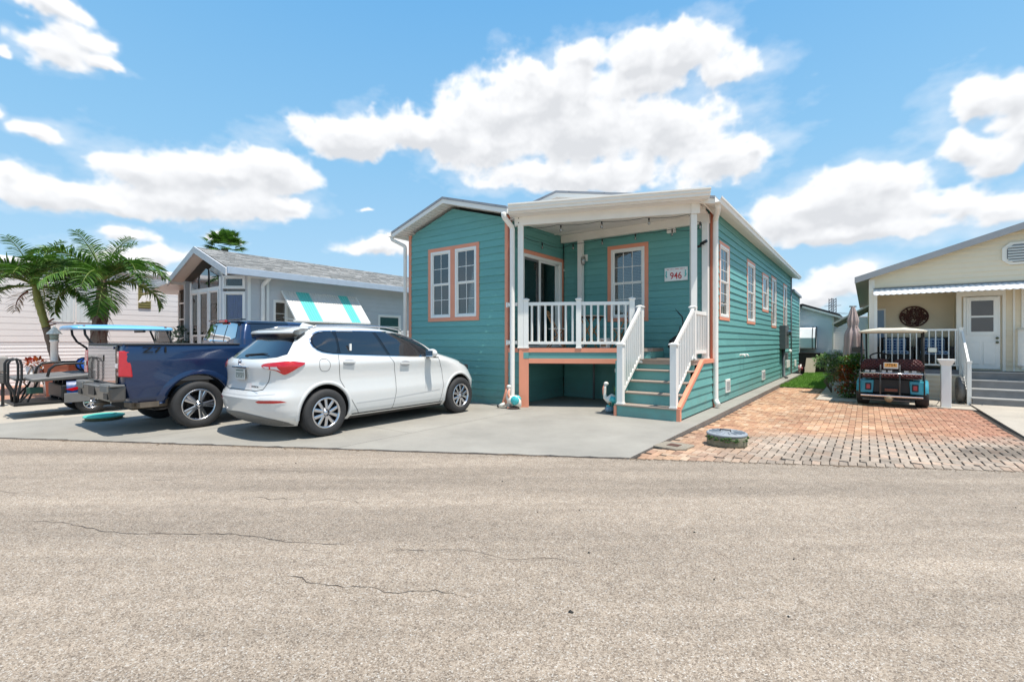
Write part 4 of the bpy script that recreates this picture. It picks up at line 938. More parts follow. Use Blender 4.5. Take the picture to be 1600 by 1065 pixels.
# ================================================================== GREY NEIGHBOUR HOME (left)
GREYW = mat('pale_grey_siding', (.58, .59, .61), .5, var=.04, vs=3, dirt=.06)
GW = mat('white_frame', (.84, .84, .82), .45, var=.04, vs=5, dirt=.08)
def shingles():
    m = bpy.data.materials.new('grey_shingle'); m.use_nodes = True; nt = m.node_tree; b = nt.nodes['Principled BSDF']; L = nt.links.new
    g = nt.nodes.new('ShaderNodeNewGeometry'); 
    n = nt.nodes.new('ShaderNodeTexNoise'); n.inputs['Scale'].default_value = 90; n.inputs['Detail'].default_value = 2; L(g.outputs['Position'], n.inputs['Vector'])
    r = nt.nodes.new('ShaderNodeMapRange'); r.inputs[1].default_value = .3; r.inputs[2].default_value = .7; r.inputs[3].default_value = .75; r.inputs[4].default_value = 1.25; L(n.outputs['Fac'], r.inputs[0])
    a = nt.nodes.new('ShaderNodeAttribute'); a.attribute_name = 'col'
    x = nt.nodes.new('ShaderNodeMix'); x.data_type = 'RGBA'; x.blend_type = 'MULTIPLY'; x.inputs[0].default_value = 1; L(a.outputs['Color'], x.inputs[6]); L(r.outputs[0], x.inputs[7])
    L(x.outputs[2], b.inputs['Base Color']); b.inputs['Roughness'].default_value = .9
    return m
SHING = shingles()
def shingle_roof(parent, e0, e1, r0, r1, rows, name='shingles', seed=1, wmin=.16, wmax=.38):
    """eave line e0-e1, ridge line r0-r1"""
    e0, e1, r0, r1 = map(Vector, (e0, e1, r0, r1)); b = MB(); cols = []; r = random.Random(seed)
    nrm = (e1 - e0).cross(r0 - e0).normalized(); nrm = nrm if nrm.z > 0 else -nrm
    L = (e1 - e0).length
    for i in range(rows):
        t0, t1 = i / rows, min(1, (i + 1.15) / rows); s = -r.uniform(0, .3)
        while s < L:
            w_ = r.uniform(wmin, wmax); a, c = max(0, s) / L, min(L, s + w_ - .004) / L; s += w_
            if c <= a: continue
            p = [e0.lerp(e1, a).lerp(r0.lerp(r1, a), t0), e0.lerp(e1, c).lerp(r0.lerp(r1, c), t0), e0.lerp(e1, c).lerp(r0.lerp(r1, c), t1), e0.lerp(e1, a).lerp(r0.lerp(r1, a), t1)]
            h = r.choice((.012, .018, .022)); k = r.uniform(.6, 1.15)
            P = [p[0] + nrm * h, p[1] + nrm * h, p[2] + nrm * .002, p[3] + nrm * .002]
            b.add(P + [p[0], p[1]], [(0, 1, 2, 3), (4, 5, 1, 0)]); k = .82 + (k - .87) * .6; cols += [(.38 * k, .375 * k, .36 * k)] * 2
    o = b.build(name, SHING, parent)
    at = o.data.attributes.new('col', 'FLOAT_COLOR', 'FACE'); at.data.foreach_set('color', [x for c in cols for x in (*c, 1.)]); o['kind'] = 'stuff'
    return o
GA, GB = -7.8, -2.62          # right wall, front wall in lot coordinates
GH = empty('grey_house', tuple(WP(GA, GB)), -TH, 'pale grey sided home with shingle roof, pointed glass gable and striped awning', 'house')
wall(GH, (0, 0, 0), pi / 2, [(.43, 0), (15, 0), (15, 3.46), (.43, 3.46)], GREYW, .15, [(1.22, 1.62, 1.2, 2.7), (5.08, 6.10, 1.55, 2.44)], joined=True, t0=.018)
window(GH, (0, 0, 0), pi / 2, 5.06, 6.12, 1.55, 2.46, frame=GW, lites=(1, 1), fw=.07, blinds='shade')
MB().box(.015, .04, .45, .53, 0, 3.4).box(.015, .05, .98, 1.06, 0, 3.4).box(.015, .04, .53, .98, 3.30, 3.38).build('trim_board', GW, GH)
downspout([(.36, .92, 3.40), (.34, .92, 3.30), (.07, .86, 3.12), (.07, .86, .1)], .10, par=GH, m=GW)
# glazed front and turned corner facet
c0 = Vector((-.585, 0, 0))
fc = MB(); 
for (a, z0, z1, x0, x1) in (): pass
def glazed(par, loc, rot, x0, x1, spec, z_floor=.0, ztop=3.0, name='window'):
    pass
Lf, Rf = -2.80, -.62     # front wall extent along x
gp_ = MB().prism([(Lf, 0), (Rf, 0), (Rf, 3.36), (-1.66, 3.74), (Lf, 3.36)], .17, .22, 'Y').build('wall', GW, GH)
cw = (-2.72, -2.12, -1.42, -.72)
for i in range(3):
    x0, x1 = cw[i] + .02, cw[i + 1] - .02
    window(GH, (0, 0, 0), 0, x0, x1, .3, 2.98, frame=GW, fw=.045, muntin=False, blinds=None, gl=glass('clear_pane', (.95, .95, .95), .02, .95), curtain=mat('sheer_curtain', (.62, .66, .70), .8, var=.05))
    zt = [3.34, 3.62, 3.62, 3.34]
    a_, b_ = x0 + .05, x1 - .05; h = lambda x: 3.72 - abs(x + 1.66) * .36 - .05
    MB().prism([(a_, 3.08), (b_, 3.08), (b_, h(b_)), ((-1.66), h(-1.66)), (a_, h(a_))] if a_ < -1.66 < b_ else [(a_, 3.08), (b_, 3.08), (b_, h(b_)), (a_, h(a_))], .0, .035, 'Y').build('gable_pane', CARGLASS, GH)
MB().box(Lf, Rf, -.01, .04, 2.98, 3.07).box(Lf, Lf + .10, -.012, .04, 0, 3.3).box(Rf - .1, Rf + .02, -.012, .04, 0, 3.34).build('trim_board', GW, GH)
fr = R(36.4); fx, fy = -.60, .0
fo = MB().box(0, .74, .17, .2, 0, 3.4).box(0, .05, .0, .17, 0, 3.4).box(.70, .74, .0, .17, 0, 3.4).build('wall', GREYW, GH, (fx, fy, 0), fr)
BLC = mat('blue_curtain', (.12, .16, .48), .8, var=.25, vs=3)
for (z0, z1, c) in ((1.0, 2.90, BLC), (2.98, 3.36, None)):
    q = window(GH, (fx, fy, 0), fr, .05, .70, z0, z1, frame=GW, fw=.06, split=False, muntin=False, blinds=None, curtain=c, gl=glass('clear_pane', (.95, .95, .95), .02, .95))
# left wall and back, roofs
MB().box(-3.3, -3.22, 0, 14, 0, 3.4).box(-2.8, -.6, .13, 14, 0, .2).build('wall', GREYW, GH)
SL = .395
RZ, RX, EX, EZ = 4.26, -1.66, .40, 3.47
MB().slab([(EX, -.28, EZ), (RX, -.28, RZ), (RX, 12, RZ), (EX, 12, EZ)], .06).build('roof_deck', GREYP, GH); MB().slab([(RX - 2.06, -.28, EZ), (RX, -.28, RZ), (RX, 12, RZ), (RX - 2.06, 12, EZ)], .06).build('roof_deck', GREYP, GH)
shingle_roof(GH, (EX, -.26, EZ + .005), (EX, 12, EZ + .005), (RX, -.26, RZ + .005), (RX, 12, RZ + .005), 17)
shingle_roof(GH, (RX - 2.06, -.26, EZ + .005), (RX - 2.06, 12, EZ + .005), (RX, -.26, RZ + .005), (RX, 12, RZ + .005), 12, seed=3)
for sx in (1, -1):
    MB().slab([(RX + sx * 2.10, -.32, EZ - .02), (RX, -.32, RZ + .02), (RX, -.28, RZ + .02), (RX + sx * 2.10, -.28, EZ - .02)], .20).build('fascia', GREYW, GH)
    MB().slab([(RX + sx * 2.06, -.28, EZ - .08), (RX, -.28, RZ - .08), (RX, .1, RZ - .08), (RX + sx * 2.06, .1, EZ - .08)], .02).build('soffit', SOFFIT, GH)
MB().box(EX - .02, EX + .10, -.28, 12, EZ - .17, EZ + .02).build('gutter', mat('grey_blue_trim', (.42, .49, .58), .4), GH, bevel=.01)
MB().box(-.02, EX - .03, -.25, 12, EZ - .12, EZ - .10).build('soffit', SOFFIT, GH)
# low porch roof at the left with a pleated awning and dark screened doors
MB().slab([(-3.66, -.36, EZ + .0), (-5.85, -.36, 3.30), (-5.85, 5, 3.42), (-3.66, 5, EZ + .1)], .16).build('porch_roof', GW, GH, bevel=.01)
pd = MB().box(-4.9, -2.82, .42, .50, 0, 3.25).build('screen_wall', mat('screen_dark', (.035, .025, .02), .7, var=.3), GH)
for x in (-4.85, -4.20, -3.95, -3.30): MB().box(x, x + .07, .36, .42, 0, 3.15).build('screen_post', GW, pd)
for (x0, x1) in ((-4.80, -4.22), (-3.90, -3.31)):
    for z in (.9, 1.55, 2.2, 2.75): MB().box(x0, x1, .37, .41, z, z + .05).build('screen_rail', GW, pd)
aw = MB(); n = 44
for i in range(n):
    x0 = -5.75 + 1.9 * i / n; x1 = x0 + 1.9 / n; d0 = .05 * abs(sin(i / n * 14)); d1 = .05 * abs(sin((i + 1) / n * 14))
    aw.add([(x0, -.40, 3.05), (x1, -.40, 3.05), (x1, -.52, 2.82 - d1 * .7), (x0, -.52, 2.82 - d0 * .7), (x0, -.39, 3.05), (x1, -.39, 3.05), (x1, -.51, 2.82 - d1 * .7), (x0, -.51, 2.82 - d0 * .7)], [(0, 1, 2, 3), (4, 5, 6, 7), (3, 2, 6, 7)])
aw.build('canvas_valance', mat('canvas_white', (.70, .64, .60), .8), GH)
# striped aluminium awning over the side window
AW = empty('striped_awning', tuple(WP(GA + .03, GB + 2.7, 2.2)), -TH + pi / 2, 'white metal window awning with two turquoise stripes on grey home', 'awning')
ax0, ax1 = -1.28, 1.34
n = 30
for i in range(n):
    x0 = ax0 + (ax1 - ax0) * i / n; x1 = ax0 + (ax1 - ax0) * (i + 1) / n
    pass
    m = mat('awning_turquoise', (.13, .60, .54), .5, var=.03) if i in (5, 6, 7, 8, 9, 22, 23, 24, 25) else mat('awning_cream', (.66, .63, .60), .55, var=.04)
    g = (x1 - x0); L0, L1 = (0, -.02, .80), (.10, -.72, -.14)
    b = MB()
    def row(x, dy): return [(x + .02, -.02 - dy, .80 + dy * .5), (x + .10, -.72 - dy, -.12)]
    b.grid([row(x0, 0), row(x0 + g * .12, .016), row(x0 + g * .88, .016), row(x1, 0)], False)
    b.grid([[(x, y + .012, z - .008) for x, y, z in row(x0, 0)], [(x, y + .012, z - .008) for x, y, z in row(x1, 0)]], False)
    b.build('awning_slat', m, AW)
MB().bar((ax0 + .02, -.02, .8), (ax0 + .1, -.72, -.12), .03, .05).bar((ax1 + .02, -.02, .8), (ax1 + .1, -.72, -.12), .03, .05).bar((ax0, -.72, -.13), (ax1 + .12, -.72, -.13), .03, .04).bar((ax0 + .08, -.7, -.1), (ax0 + .08, 0, .0), .02, .02).bar((ax1 + .08, -.7, -.1), (ax1 + .08, 0, .0), .02, .02).build('awning_frame', GW, AW)
window(GH, (0, 0, 0), pi / 2, 1.20, 1.64, 1.18, 2.72, frame=GW, lites=(1, 2), fw=.05, blinds=None)

# ================================================================== WHITE NEIGHBOUR HOME (far left)
WS = mat('white_lap_siding', (.74, .70, .68), .5, var=.03, vs=2, dirt=.05)
WH = empty('white_house', tuple(WP(-16, -12)), -TH, 'long white sided home behind the palms with curtained window', 'house')
wall(WH, (0, 0, 0), pi / 2, [(0, 1.45), (17, 1.45), (17, 4.02), (0, 4.02)], WS, .205, [(7.03, 7.68, 2.13, 3.72), (7.74, 8.40, 2.13, 3.72)], joined=True, t0=.009)
wall(WH, (-.02, 0, 0), pi / 2, [(0, 0.0), (17, 0.0), (17, 1.45), (0, 1.45)], mat('white_skirting', (.78, .76, .75), .5, var=.03), .125, joined=True, t0=.018, name='skirting')
pts = [[(x, y, z) for y in (0, 17)] for (x, z) in ((.03, 3.95), (.14, 4.0), (.15, 4.12), (.06, 4.2), (-.3, 4.29), (-1.2, 4.42), (-2.8, 4.5), (-6, 4.4), (-6, 4.0))]
MB().grid(pts).build('roof', mat('white_roof', (.66, .63, .62), .5, var=.04), WH)
MB().box(-6, -.1, .0, .1, 0, 4.2).box(-6, -5.9, 0, 17, 0, 4.1).box(-6, -.1, 16.9, 17, 0, 4.1).build('rear_wall', WS, WH)
for k in range(12):
    MB().hexa([(.012 + .02 * (k % 2), 7.04 + k * .113 + (.02 if k > 5 else 0), 2.16), (.032 - .02 * (k % 2), 7.15 + k * .113 + (.02 if k > 5 else 0), 2.16), (.0, 7.15 + k * .113 + (.02 if k > 5 else 0), 2.16), (.0, 7.04 + k * .113 + (.02 if k > 5 else 0), 2.16)] + [(.012 + .02 * (k % 2), 7.04 + k * .113 + (.02 if k > 5 else 0), 3.70), (.032 - .02 * (k % 2), 7.15 + k * .113 + (.02 if k > 5 else 0), 3.70), (.0, 7.15 + k * .113 + (.02 if k > 5 else 0), 3.70), (.0, 7.04 + k * .113 + (.02 if k > 5 else 0), 3.70)]).build('storm_shutter', mat('pale_shutter', (.60, .64, .64), .5, var=.04), WH)
CUR = mat('pale_curtain', (.70, .74, .74), .8, var=.05)
for (a, c) in ((7.03, 7.68), (7.74, 8.40)):
    window(WH, (0, 0, 0), pi / 2, a, c, 2.14, 3.72, frame=WS, split=False, muntin=False, blinds=None, curtain=CUR, cy=.045, fw=.02, gl=glass('clear_pane', (.95, .95, .95), .02, .95))
ys = MB().box(-.01, .04, 9.55, 9.95, 2.75, 3.68).build('shutter', mat('olive_shutter', (.22, .19, .06), .7, var=.15), WH)
for k in range(9): MB().box(.04, .055, 9.57, 9.93, 2.78 + k * .1, 2.84 + k * .1).build('louvre', MATS['olive_shutter'], ys)
MB().tube([(-1.4, 13.2, 4.4), (-1.4, 13.2, 4.75)], .18, 8).tube([(-1.4, 13.2, 4.72), (-1.4, 13.2, 4.86)], .30, 10).build('roof_vent', ROOFM, WH)
# white plastic louvre steps under the palm (short pale uprights)
for k in range(3):
    p = WP(-15.85, -3.7 + k * .34, .95); MB().box(-.01, .02, -.07, .07, -.25, .25).build('skirting_vent', WS, WH, (.03, 8.35 + k * .32, 1.1), 0)
# ================================================================== CREAM NEIGHBOUR HOME (right)
CR = mat('cream_siding', (.80, .69, .51), .5, var=.03, vs=3, dirt=.05)
CRT = mat('cream_trim', (.82, .78, .70), .5, var=.03)
CB = 8.3
CH = empty('cream_house', tuple(WP(6.68, CB)), -TH, 'cream sided home with white door, scalloped awning and railed porch', 'house')
ex = .13
gz = lambda x: 3.235 + x * .330
wall(CH, (0, 0, 0), 0, [(.0, 2.86), (6.0, 2.86), (6.0, 3.30), (3.05, 4.27), (.0, 3.26)], CR, ex, [(2.84, 3.42, 3.46, 3.85)], joined=True, t0=.020)
MB().box(-.03, .10, -.02, .05, -.1, 3.22).build('corner_board', CRT, CH)
wall(CH, (0, 0, 0), pi / 2, [(0, -.1), (0, 3.2), (14, 3.2), (14, -.1)], CR, ex, joined=True, rot=0) if False else None
sw = wall(CH, (0, 14, 0), -pi / 2, [(0, -.1), (14, -.1), (14, 3.2), (0, 3.2)], CR, ex, joined=True, t0=.030)
for sx, x1 in ((-1, -.36), (1, 6.46)):
    o = MB().slab([(x1, -.22, gz(0) + .03 - .35 * .33 + .14), (3.05, -.22, gz(3.05) + .15), (3.05, 14, gz(3.05) + .15), (x1, 14, gz(0) + .03 - .35 * .33 + .14)], .05).build('roof', ROOFM, CH)
    MB().slab([(x1, -.24, gz(0) - .085 + .14), (3.05, -.24, gz(3.05) + .15), (3.05, -.205, gz(3.05) + .15), (x1, -.205, gz(0) - .085 + .14)], .17).build('fascia', mat('grey_fascia', (.36, .36, .37), .5, var=.06), o)
    MB().slab([(x1, -.2, gz(0) - .15 + .14), (3.05, -.2, gz(3.05) + .09), (3.05, 14, gz(3.05) + .09), (x1, 14, gz(0) - .15 + .14)], .02).build('soffit', mat('green_grey_soffit', (.30, .31, .27), .7), o)
# octagonal louvre vent
v = empty('gable_vent'); bpy.data.objects.remove(v)
oc = [(2.66, 3.50), (2.80, 3.38), (3.45, 3.38), (3.60, 3.50), (3.60, 3.80), (3.45, 3.93), (2.80, 3.93), (2.66, 3.80)]
gv = MB().prism(oc, -.05, .02, 'Y').build('gable_vent', CRT, CH)
MB().prism([(3.13 + (x - 3.13) * .82, 3.655 + (z - 3.655) * .80) for x, z in oc], -.056, -.03, 'Y').build('vent_recess', GREYM, gv)
for k in range(6): MB().hexa([(2.76, -.085, 3.455 + k * .068), (3.5, -.085, 3.455 + k * .068), (3.5, -.058, 3.49 + k * .068), (2.76, -.058, 3.49 + k * .068), (2.76, -.085, 3.463 + k * .068), (3.5, -.085, 3.463 + k * .068), (3.5, -.058, 3.498 + k * .068), (2.76, -.058, 3.498 + k * .068)]).build('louvre', CRT, gv)
# porch recess
wall(CH, (0, 1.25, 0), 0, [(.0, .7), (1.95, .7), (1.95, 2.9), (0, 2.9)], CR, ex, joined=True, t0=.030)
wall(CH, (0, .45, 0), 0, [(2.77, .7), (6.0, .7), (6.0, 2.9), (2.77, 2.9)], CR, ex, joined=True, t0=.030)
MB().box(1.90, 1.96, .45, 1.25, .7, 2.9).build('wall', CR, CH)
MB().box(1.86, 1.96, .40, .47, .7, 2.86).box(2.74, 2.80, .40, .47, .7, 2.86).box(2.93, 2.97, .40, .46, .7, 2.86).box(1.96, 2.74, .40, .47, 2.66, 2.86).build('trim_board', CRT, CH)
MB().box(3.08, 3.30, .40, .44, .74, 2.86).build('trim_board', CRT, CH)
MB().box(.02, 2.0, -.05, 1.3, .60, .70).box(2.0, 6, -.15, .5, .60, .70).build('porch_floor', mat('grey_deck_paint', (.20, .21, .23), .7, var=.15, vs=6, dirt=.2), CH)
MB().box(1.96, 2.77, .47, .53, .7, 2.9).build('wall', CR, CH)
# door
dr = MB().box(2.0, 2.70, .42, .46, .74, 2.64).build('door', WHITE, CH, bevel=.004)
MB().box(2.10, 2.62, .395, .42, 1.66, 2.58).box(2.06, 2.66, .40, .42, 1.62, 2.62).build('window_frame', WHITE, dr, bevel=.004)
for (z0, z1) in ((1.72, 2.09), (2.14, 2.53)): MB().box(2.15, 2.57, .385, .394, z0, z1).build('pane', mat('door_glass_brown', (.11, .085, .075), .08, var=.1, vs=4, coat=.5), dr)
for x0 in (2.07, 2.38): MB().box(x0, x0 + .24, .405, .42, .86, 1.46).build('door_panel', WHITE, dr, bevel=.012)
for z in (1.44, 1.55): MB().lathe([(.0, -.07), (.03, -.065), (.032, -.03), (.015, 0)], 12, (2.64, .42, z), 'Y').build('door_knob', mat('green_brass', (.16, .17, .10), .3, metal=.7), dr)
# porch posts, skirting and railings
MB().box(.09, .16, -.03, .04, .7, 2.80).build('porch_post', WHITE, CH)
wall(CH, (0, -.02, 0), 0, [(.05, -.1), (1.92, -.1), (1.92, .60), (.05, .60)], CR, .125, joined=True, t0=.03, name='skirting')
MB().box(-.02, 1.92, -.05, .0, .56, .60).build('trim_board', WHITE2, CH)
def rail2(p, q, z0, z1, n, h=1.0, root=CH):
    P, Q = Vector((*p, z0)), Vector((*q, z1))
    r = MB().bar(P + Vector((0, 0, h)), Q + Vector((0, 0, h)), .045, .05).bar(P + Vector((0, 0, .12)), Q + Vector((0, 0, .12)), .035, .045).build('railing', WHITE, root)
    for i in range(n): c = P.lerp(Q, (i + .5) / n); MB().box(c.x - .012, c.x + .012, c.y - .012, c.y + .012, c.z + .14, c.z + h - .01).build('baluster', WHITE, r)
    return r
rail2((.16, -.02), (1.86, -.02), .72, .72, 13, 1.05)
def post2(x, y, z0, z1, w=.08): MB().box(x - w / 2, x + w / 2, y - w / 2, y + w / 2, z0, z1).box(x - w / 2 - .015, x + w / 2 + .015, y - w / 2 - .015, y + w / 2 + .015, z1, z1 + .03).build('newel_post', WHITE, CH)
post2(1.90, -.02, .6, 1.80); post2(1.93, -1.02, -.1, .95)
rail2((1.92, -.06), (1.93, -.98), .72, -.05, 12, .98)
rail2((3.02, -.45), (3.02, .4), .72, .72, 9, 1.05); post2(3.02, -.48, .0, 1.8, .07)
for i in range(4):
    z = -.1 + .2 * (i + 1); y = -1.10 + .29 * i
    MB().box(1.98, 4.6, y, y + .04, z - .2, z - .03).build('step_riser', mat('step_grey', (.21, .205, .20), .7, var=.18, vs=5, dirt=.25), CH)
    MB().box(1.97, 4.61, y - .015, y + .34, z - .03, z).build('step_tread', mat('step_tread_grey', (.36, .355, .34), .7, var=.12, vs=7, dirt=.2), CH, bevel=.004)
MB().box(1.99, 4.6, -.85, .4, -.1, .08).build('step_base', GREYP, CH)
# scalloped metal awning
AWN = empty('scalloped_awning', tuple(WP(6.68, CB, 2.8)), -TH, 'long white ribbed metal awning with scalloped edge over cream porch', 'awning')
n = 40; x0_, x1_ = .07, 5.0
rb_m = MB(); w_ = (x1_ - x0_) / n; arc = [(w_ * t / 6, .022 * sin(pi * t / 6)) for t in range(7)]
rb_m.grid([[(u, -.005, .13 + v * .5), (u, -.46 - v, -.045 + v * .4), (u, -.465 - v, -.055 - v), ] for u, v in arc], True)
rm = rb_m.mesh('awning_slat', mat('bright_white_metal', (.82, .80, .79), .35, var=.02)); 
for i in range(n): share('awning_slat', rm, AWN, (x0_ + i * w_, 0, 0))
MB().box(x0_, x1_, -.02, .0, .12, .17).box(x0_, x1_, -.44, -.43, -.065, -.05).build('awning_rail', GREYM, AWN)
# number beside the door (cut by the picture edge)
nm = empty('house_number', tuple(WP(6.68 + 3.22, CB + .385, 2.02)), -TH, 'black house number beginning with 9 beside white door', 'house number')
text_mesh('9', .14, BLACK, 'digit', nm, (0, 0, 0), (R(90), 0, 0), .004)
text_mesh('4', .14, BLACK, 'digit', nm, (.10, 0, 0), (R(90), 0, 0), .004)
# round iron wall art: an open tracery disc
ART = empty('wall_art', tuple(WP(6.68 + 1.03, CB + 1.19, 2.19)), -TH, 'round brown openwork metal wall medallion on cream porch wall', 'wall art')
RUST = mat('brown_iron', (.075, .022, .015), .6, var=.25, vs=20)
ring = lambda rx, rz, r, n=40: [(rx * cos(2 * pi * i / n), 0, rz * sin(2 * pi * i / n)) for i in range(n)]
MB().tube(ring(.315, .285, 0), .022, 6, closed=True).build('rim', RUST, ART)
tr_ = MB(); ra = random.Random(6)
for k in range(85):
    a = ra.uniform(0, 2 * pi); q = sqrt(ra.random()) * .92; c = (q * .305 * cos(a), 0, q * .27 * sin(a)); r0 = ra.uniform(.03, .055)
    tr_.tube([(c[0] + r0 * cos(t * 2 * pi / 8), ra.uniform(-.01, .01), c[2] + r0 * .8 * sin(t * 2 * pi / 8)) for t in range(8)], .0115, 5, closed=True)
tr_.build('tracery', RUST, ART)
# ================================================================== homes behind
FW = mat('far_white_siding', (.80, .81, .82), .5, var=.03)
FH = empty('far_white_house', tuple(WP(3.6, 20.2)), -TH, 'small white home behind the lawn with black shingle edge', 'house')
o_ = WP(3.6, 20.2)
wall(FH, (0, 0, 0), 0, [(-4, -.1), (1.62, -.1), (1.62, 2.75), (.35, 3.30), (-4, 2.4)], FW, .12, joined=True, t0=.020)
wall(FH, (1.62, 0, 0), pi / 2, [(0, -.1), (0, 2.75), (6, 2.75), (6, -.1)], FW, .12, joined=True, t0=.020) if False else None
wall(FH, (1.62, .5, 0), 0, [(0, -.1), (4.2, -.1), (4.2, 2.6), (0, 2.7)], FW, .12, joined=True, t0=.020)
BS = mat('black_shingle', (.03, .03, .032), .9, var=.5, vs=14)
MB().slab([(1.95, -.2, 2.83), (.35, -.2, 3.42), (.35, 8, 3.42), (1.95, 8, 2.83)], .14).slab([(-4, -.2, 2.55), (.35, -.2, 3.42), (.35, 8, 3.42), (-4, 8, 2.55)], .14).build('roof', BS, FH)
MB().slab([(1.97, -.24, 2.72), (.35, -.24, 3.30), (.35, -.19, 3.30), (1.97, -.19, 2.72)], .10).build('fascia', CRT, FH)
fd = MB().box(2.95, 3.85, .44, .5, .1, 2.35).build('door', WHITE, FH); MB().box(3.12, 3.68, .42, .44, 1.3, 2.2).build('pane', mat('grey_pane', (.30, .34, .36), .15), fd)
MB().box(1.60, 1.68, -.02, .5, -.1, 2.7).build('corner_board', CRT, FH)
fa = empty('box_awning', tuple(WP(3.6 + .35, 20.2 - .02, 1.6)), -TH, 'white box shaped window awning with black edge stripes on far white home', 'awning')
q = [(-.02, .62), (-.42, .52), (-.66, .05), (-.62, -.46), (-.5, -.5), (-.02, -.4)]
MB().prism([(y, z) for y, z in q], -.80, .62, 'X').build('awning_body', FW, fa, bevel=.02)
for x in (-.80, -.66, .46, .60):
    MB().prism([(y * 1.02, z * 1.02) for y, z in q[:5]] + [(-.3, 0)], x - .015, x + .022, 'X').build('stripe', BLACK, fa)
bx = empty('storage_box', tuple(WP(4.75, 19.6, -.1)), -TH, 'dark brown storage bench against the far white wall', 'storage box')
MB().box(-.9, .9, -.3, .3, 0, .95).build('box_body', mat('dark_brown', (.035, .016, .014), .6), bx, bevel=.02); MB().box(-.93, .93, -.33, .33, .95, 1.0).build('lid', MATS['dark_brown'], bx)
lb = empty('leaning_board', tuple(WP(4.35, 18.9, -.1)), -TH + .2, 'tan board leaning in front of the brown storage bench', 'board')
MB().hexa([(-.22, 0, 0), (.22, 0, 0), (.22, .03, 0), (-.22, .03, 0), (-.10, .30, .75), (.34, .30, .75), (.34, .33, .75), (-.10, .33, .75)]).build('board_face', mat('tan_board', (.42, .36, .27), .7), lb)
jk = empty('garden_toys', tuple(WP(3.95, 19.2, -.1)), -TH, 'heap of pink and white garden toys by the far white wall', 'toys')
rj = random.Random(2)
for i in range(9): MB().ell((rj.uniform(-.45, .35), rj.uniform(-.1, .1), .12 + rj.uniform(0, .15)), (.09, .08, rj.uniform(.07, .16)), 8, 6).build('toy', [mat('toy_pink', (.5, .22, .22), .6), WHITE2, mat('toy_red', (.3, .05, .05), .6)][i % 3], jk)
MB().tube([(-.05, 0, 0), (.0, 0, .42)], .04, 6).build('toy', WHITE2, jk)
# green grey window awning on the side of the cream home
ga = empty('green_awning', tuple(WP(6.68, 11.4, 2.5)), -TH, 'dark green metal window awning on side wall of cream home', 'awning')
MB().hexa([(-.02, -1.0, .02), (-.95, -1.0, -.52), (-.95, 1.2, -.52), (-.02, 1.2, .02), (-.02, -1.0, .10), (-.95, -1.0, -.44), (-.95, 1.2, -.44), (-.02, 1.2, .10)]).build('awning_panel', mat('awning_green_grey', (.13, .14, .10), .6, var=.1), ga)
MB().bar((-.02, -1.02, .12), (-.98, -1.02, -.45), .05, .05).bar((-.98, -1.02, -.45), (-.98, 1.2, -.45), .05, .05).build('awning_edge', mat('pale_edge', (.62, .62, .55), .5), ga)
# another roof beyond, and the mast
bh = empty('brown_roof_house', tuple(WP(9, 27)), -TH, 'low far home with dark roof seen behind closed parasol', 'house')
MB().box(-4, 3, 0, 5, -.1, 2.3).build('wall', mat('far_dark_wall', (.30, .28, .26), .7), bh); MB().slab([(-4.4, -.3, 2.35), (-4.4, 2.5, 3.1), (3.4, 2.5, 3.1), (3.4, -.3, 2.35)], .12).slab([(-4.4, 5.3, 2.35), (-4.4, 2.5, 3.1), (3.4, 2.5, 3.1), (3.4, 5.3, 2.35)], .12).build('roof', mat('far_grey_roof', (.16, .15, .15), .8, var=.2), bh)
MX, MY = 60.1, 90
mast = empty('lattice_mast', (MX, MY, -.1), 0, 'distant grey lattice mast with cables standing above the rooftops', 'mast')
b = MB(); Hm = 9.7
for sx in (-1, 1):
    for sy in (-1, 1): b.bar((sx * .45, sy * .45, 0), (sx * .40, sy * .40, Hm), .10, .10)
for k in range(20):
    z = k * Hm / 20; z2 = z + Hm / 20
    for s in (-1, 1): b.bar((-.43, s * .43, z), (.43, s * .43, z2), .06, .06).bar((.43 * s, -.43, z2), (.43 * s, .43, z), .06, .06)
b.build('lattice', mat('mast_grey', (.16, .17, .19), .6), mast)
for z in (6.8, 8.2): MB().bar((-1.5, 0, z), (1.6, 0, z + .2), .08, .08).build('cross_arm', MATS['mast_grey'], mast)
b = MB()
for z in (6.8, 7.0): b.tube([(1.6, 0, z), (6, 1, z - .25), (13, 3, z + .1)], .03, 4)
b.build('cable', MATS['mast_grey'], mast)
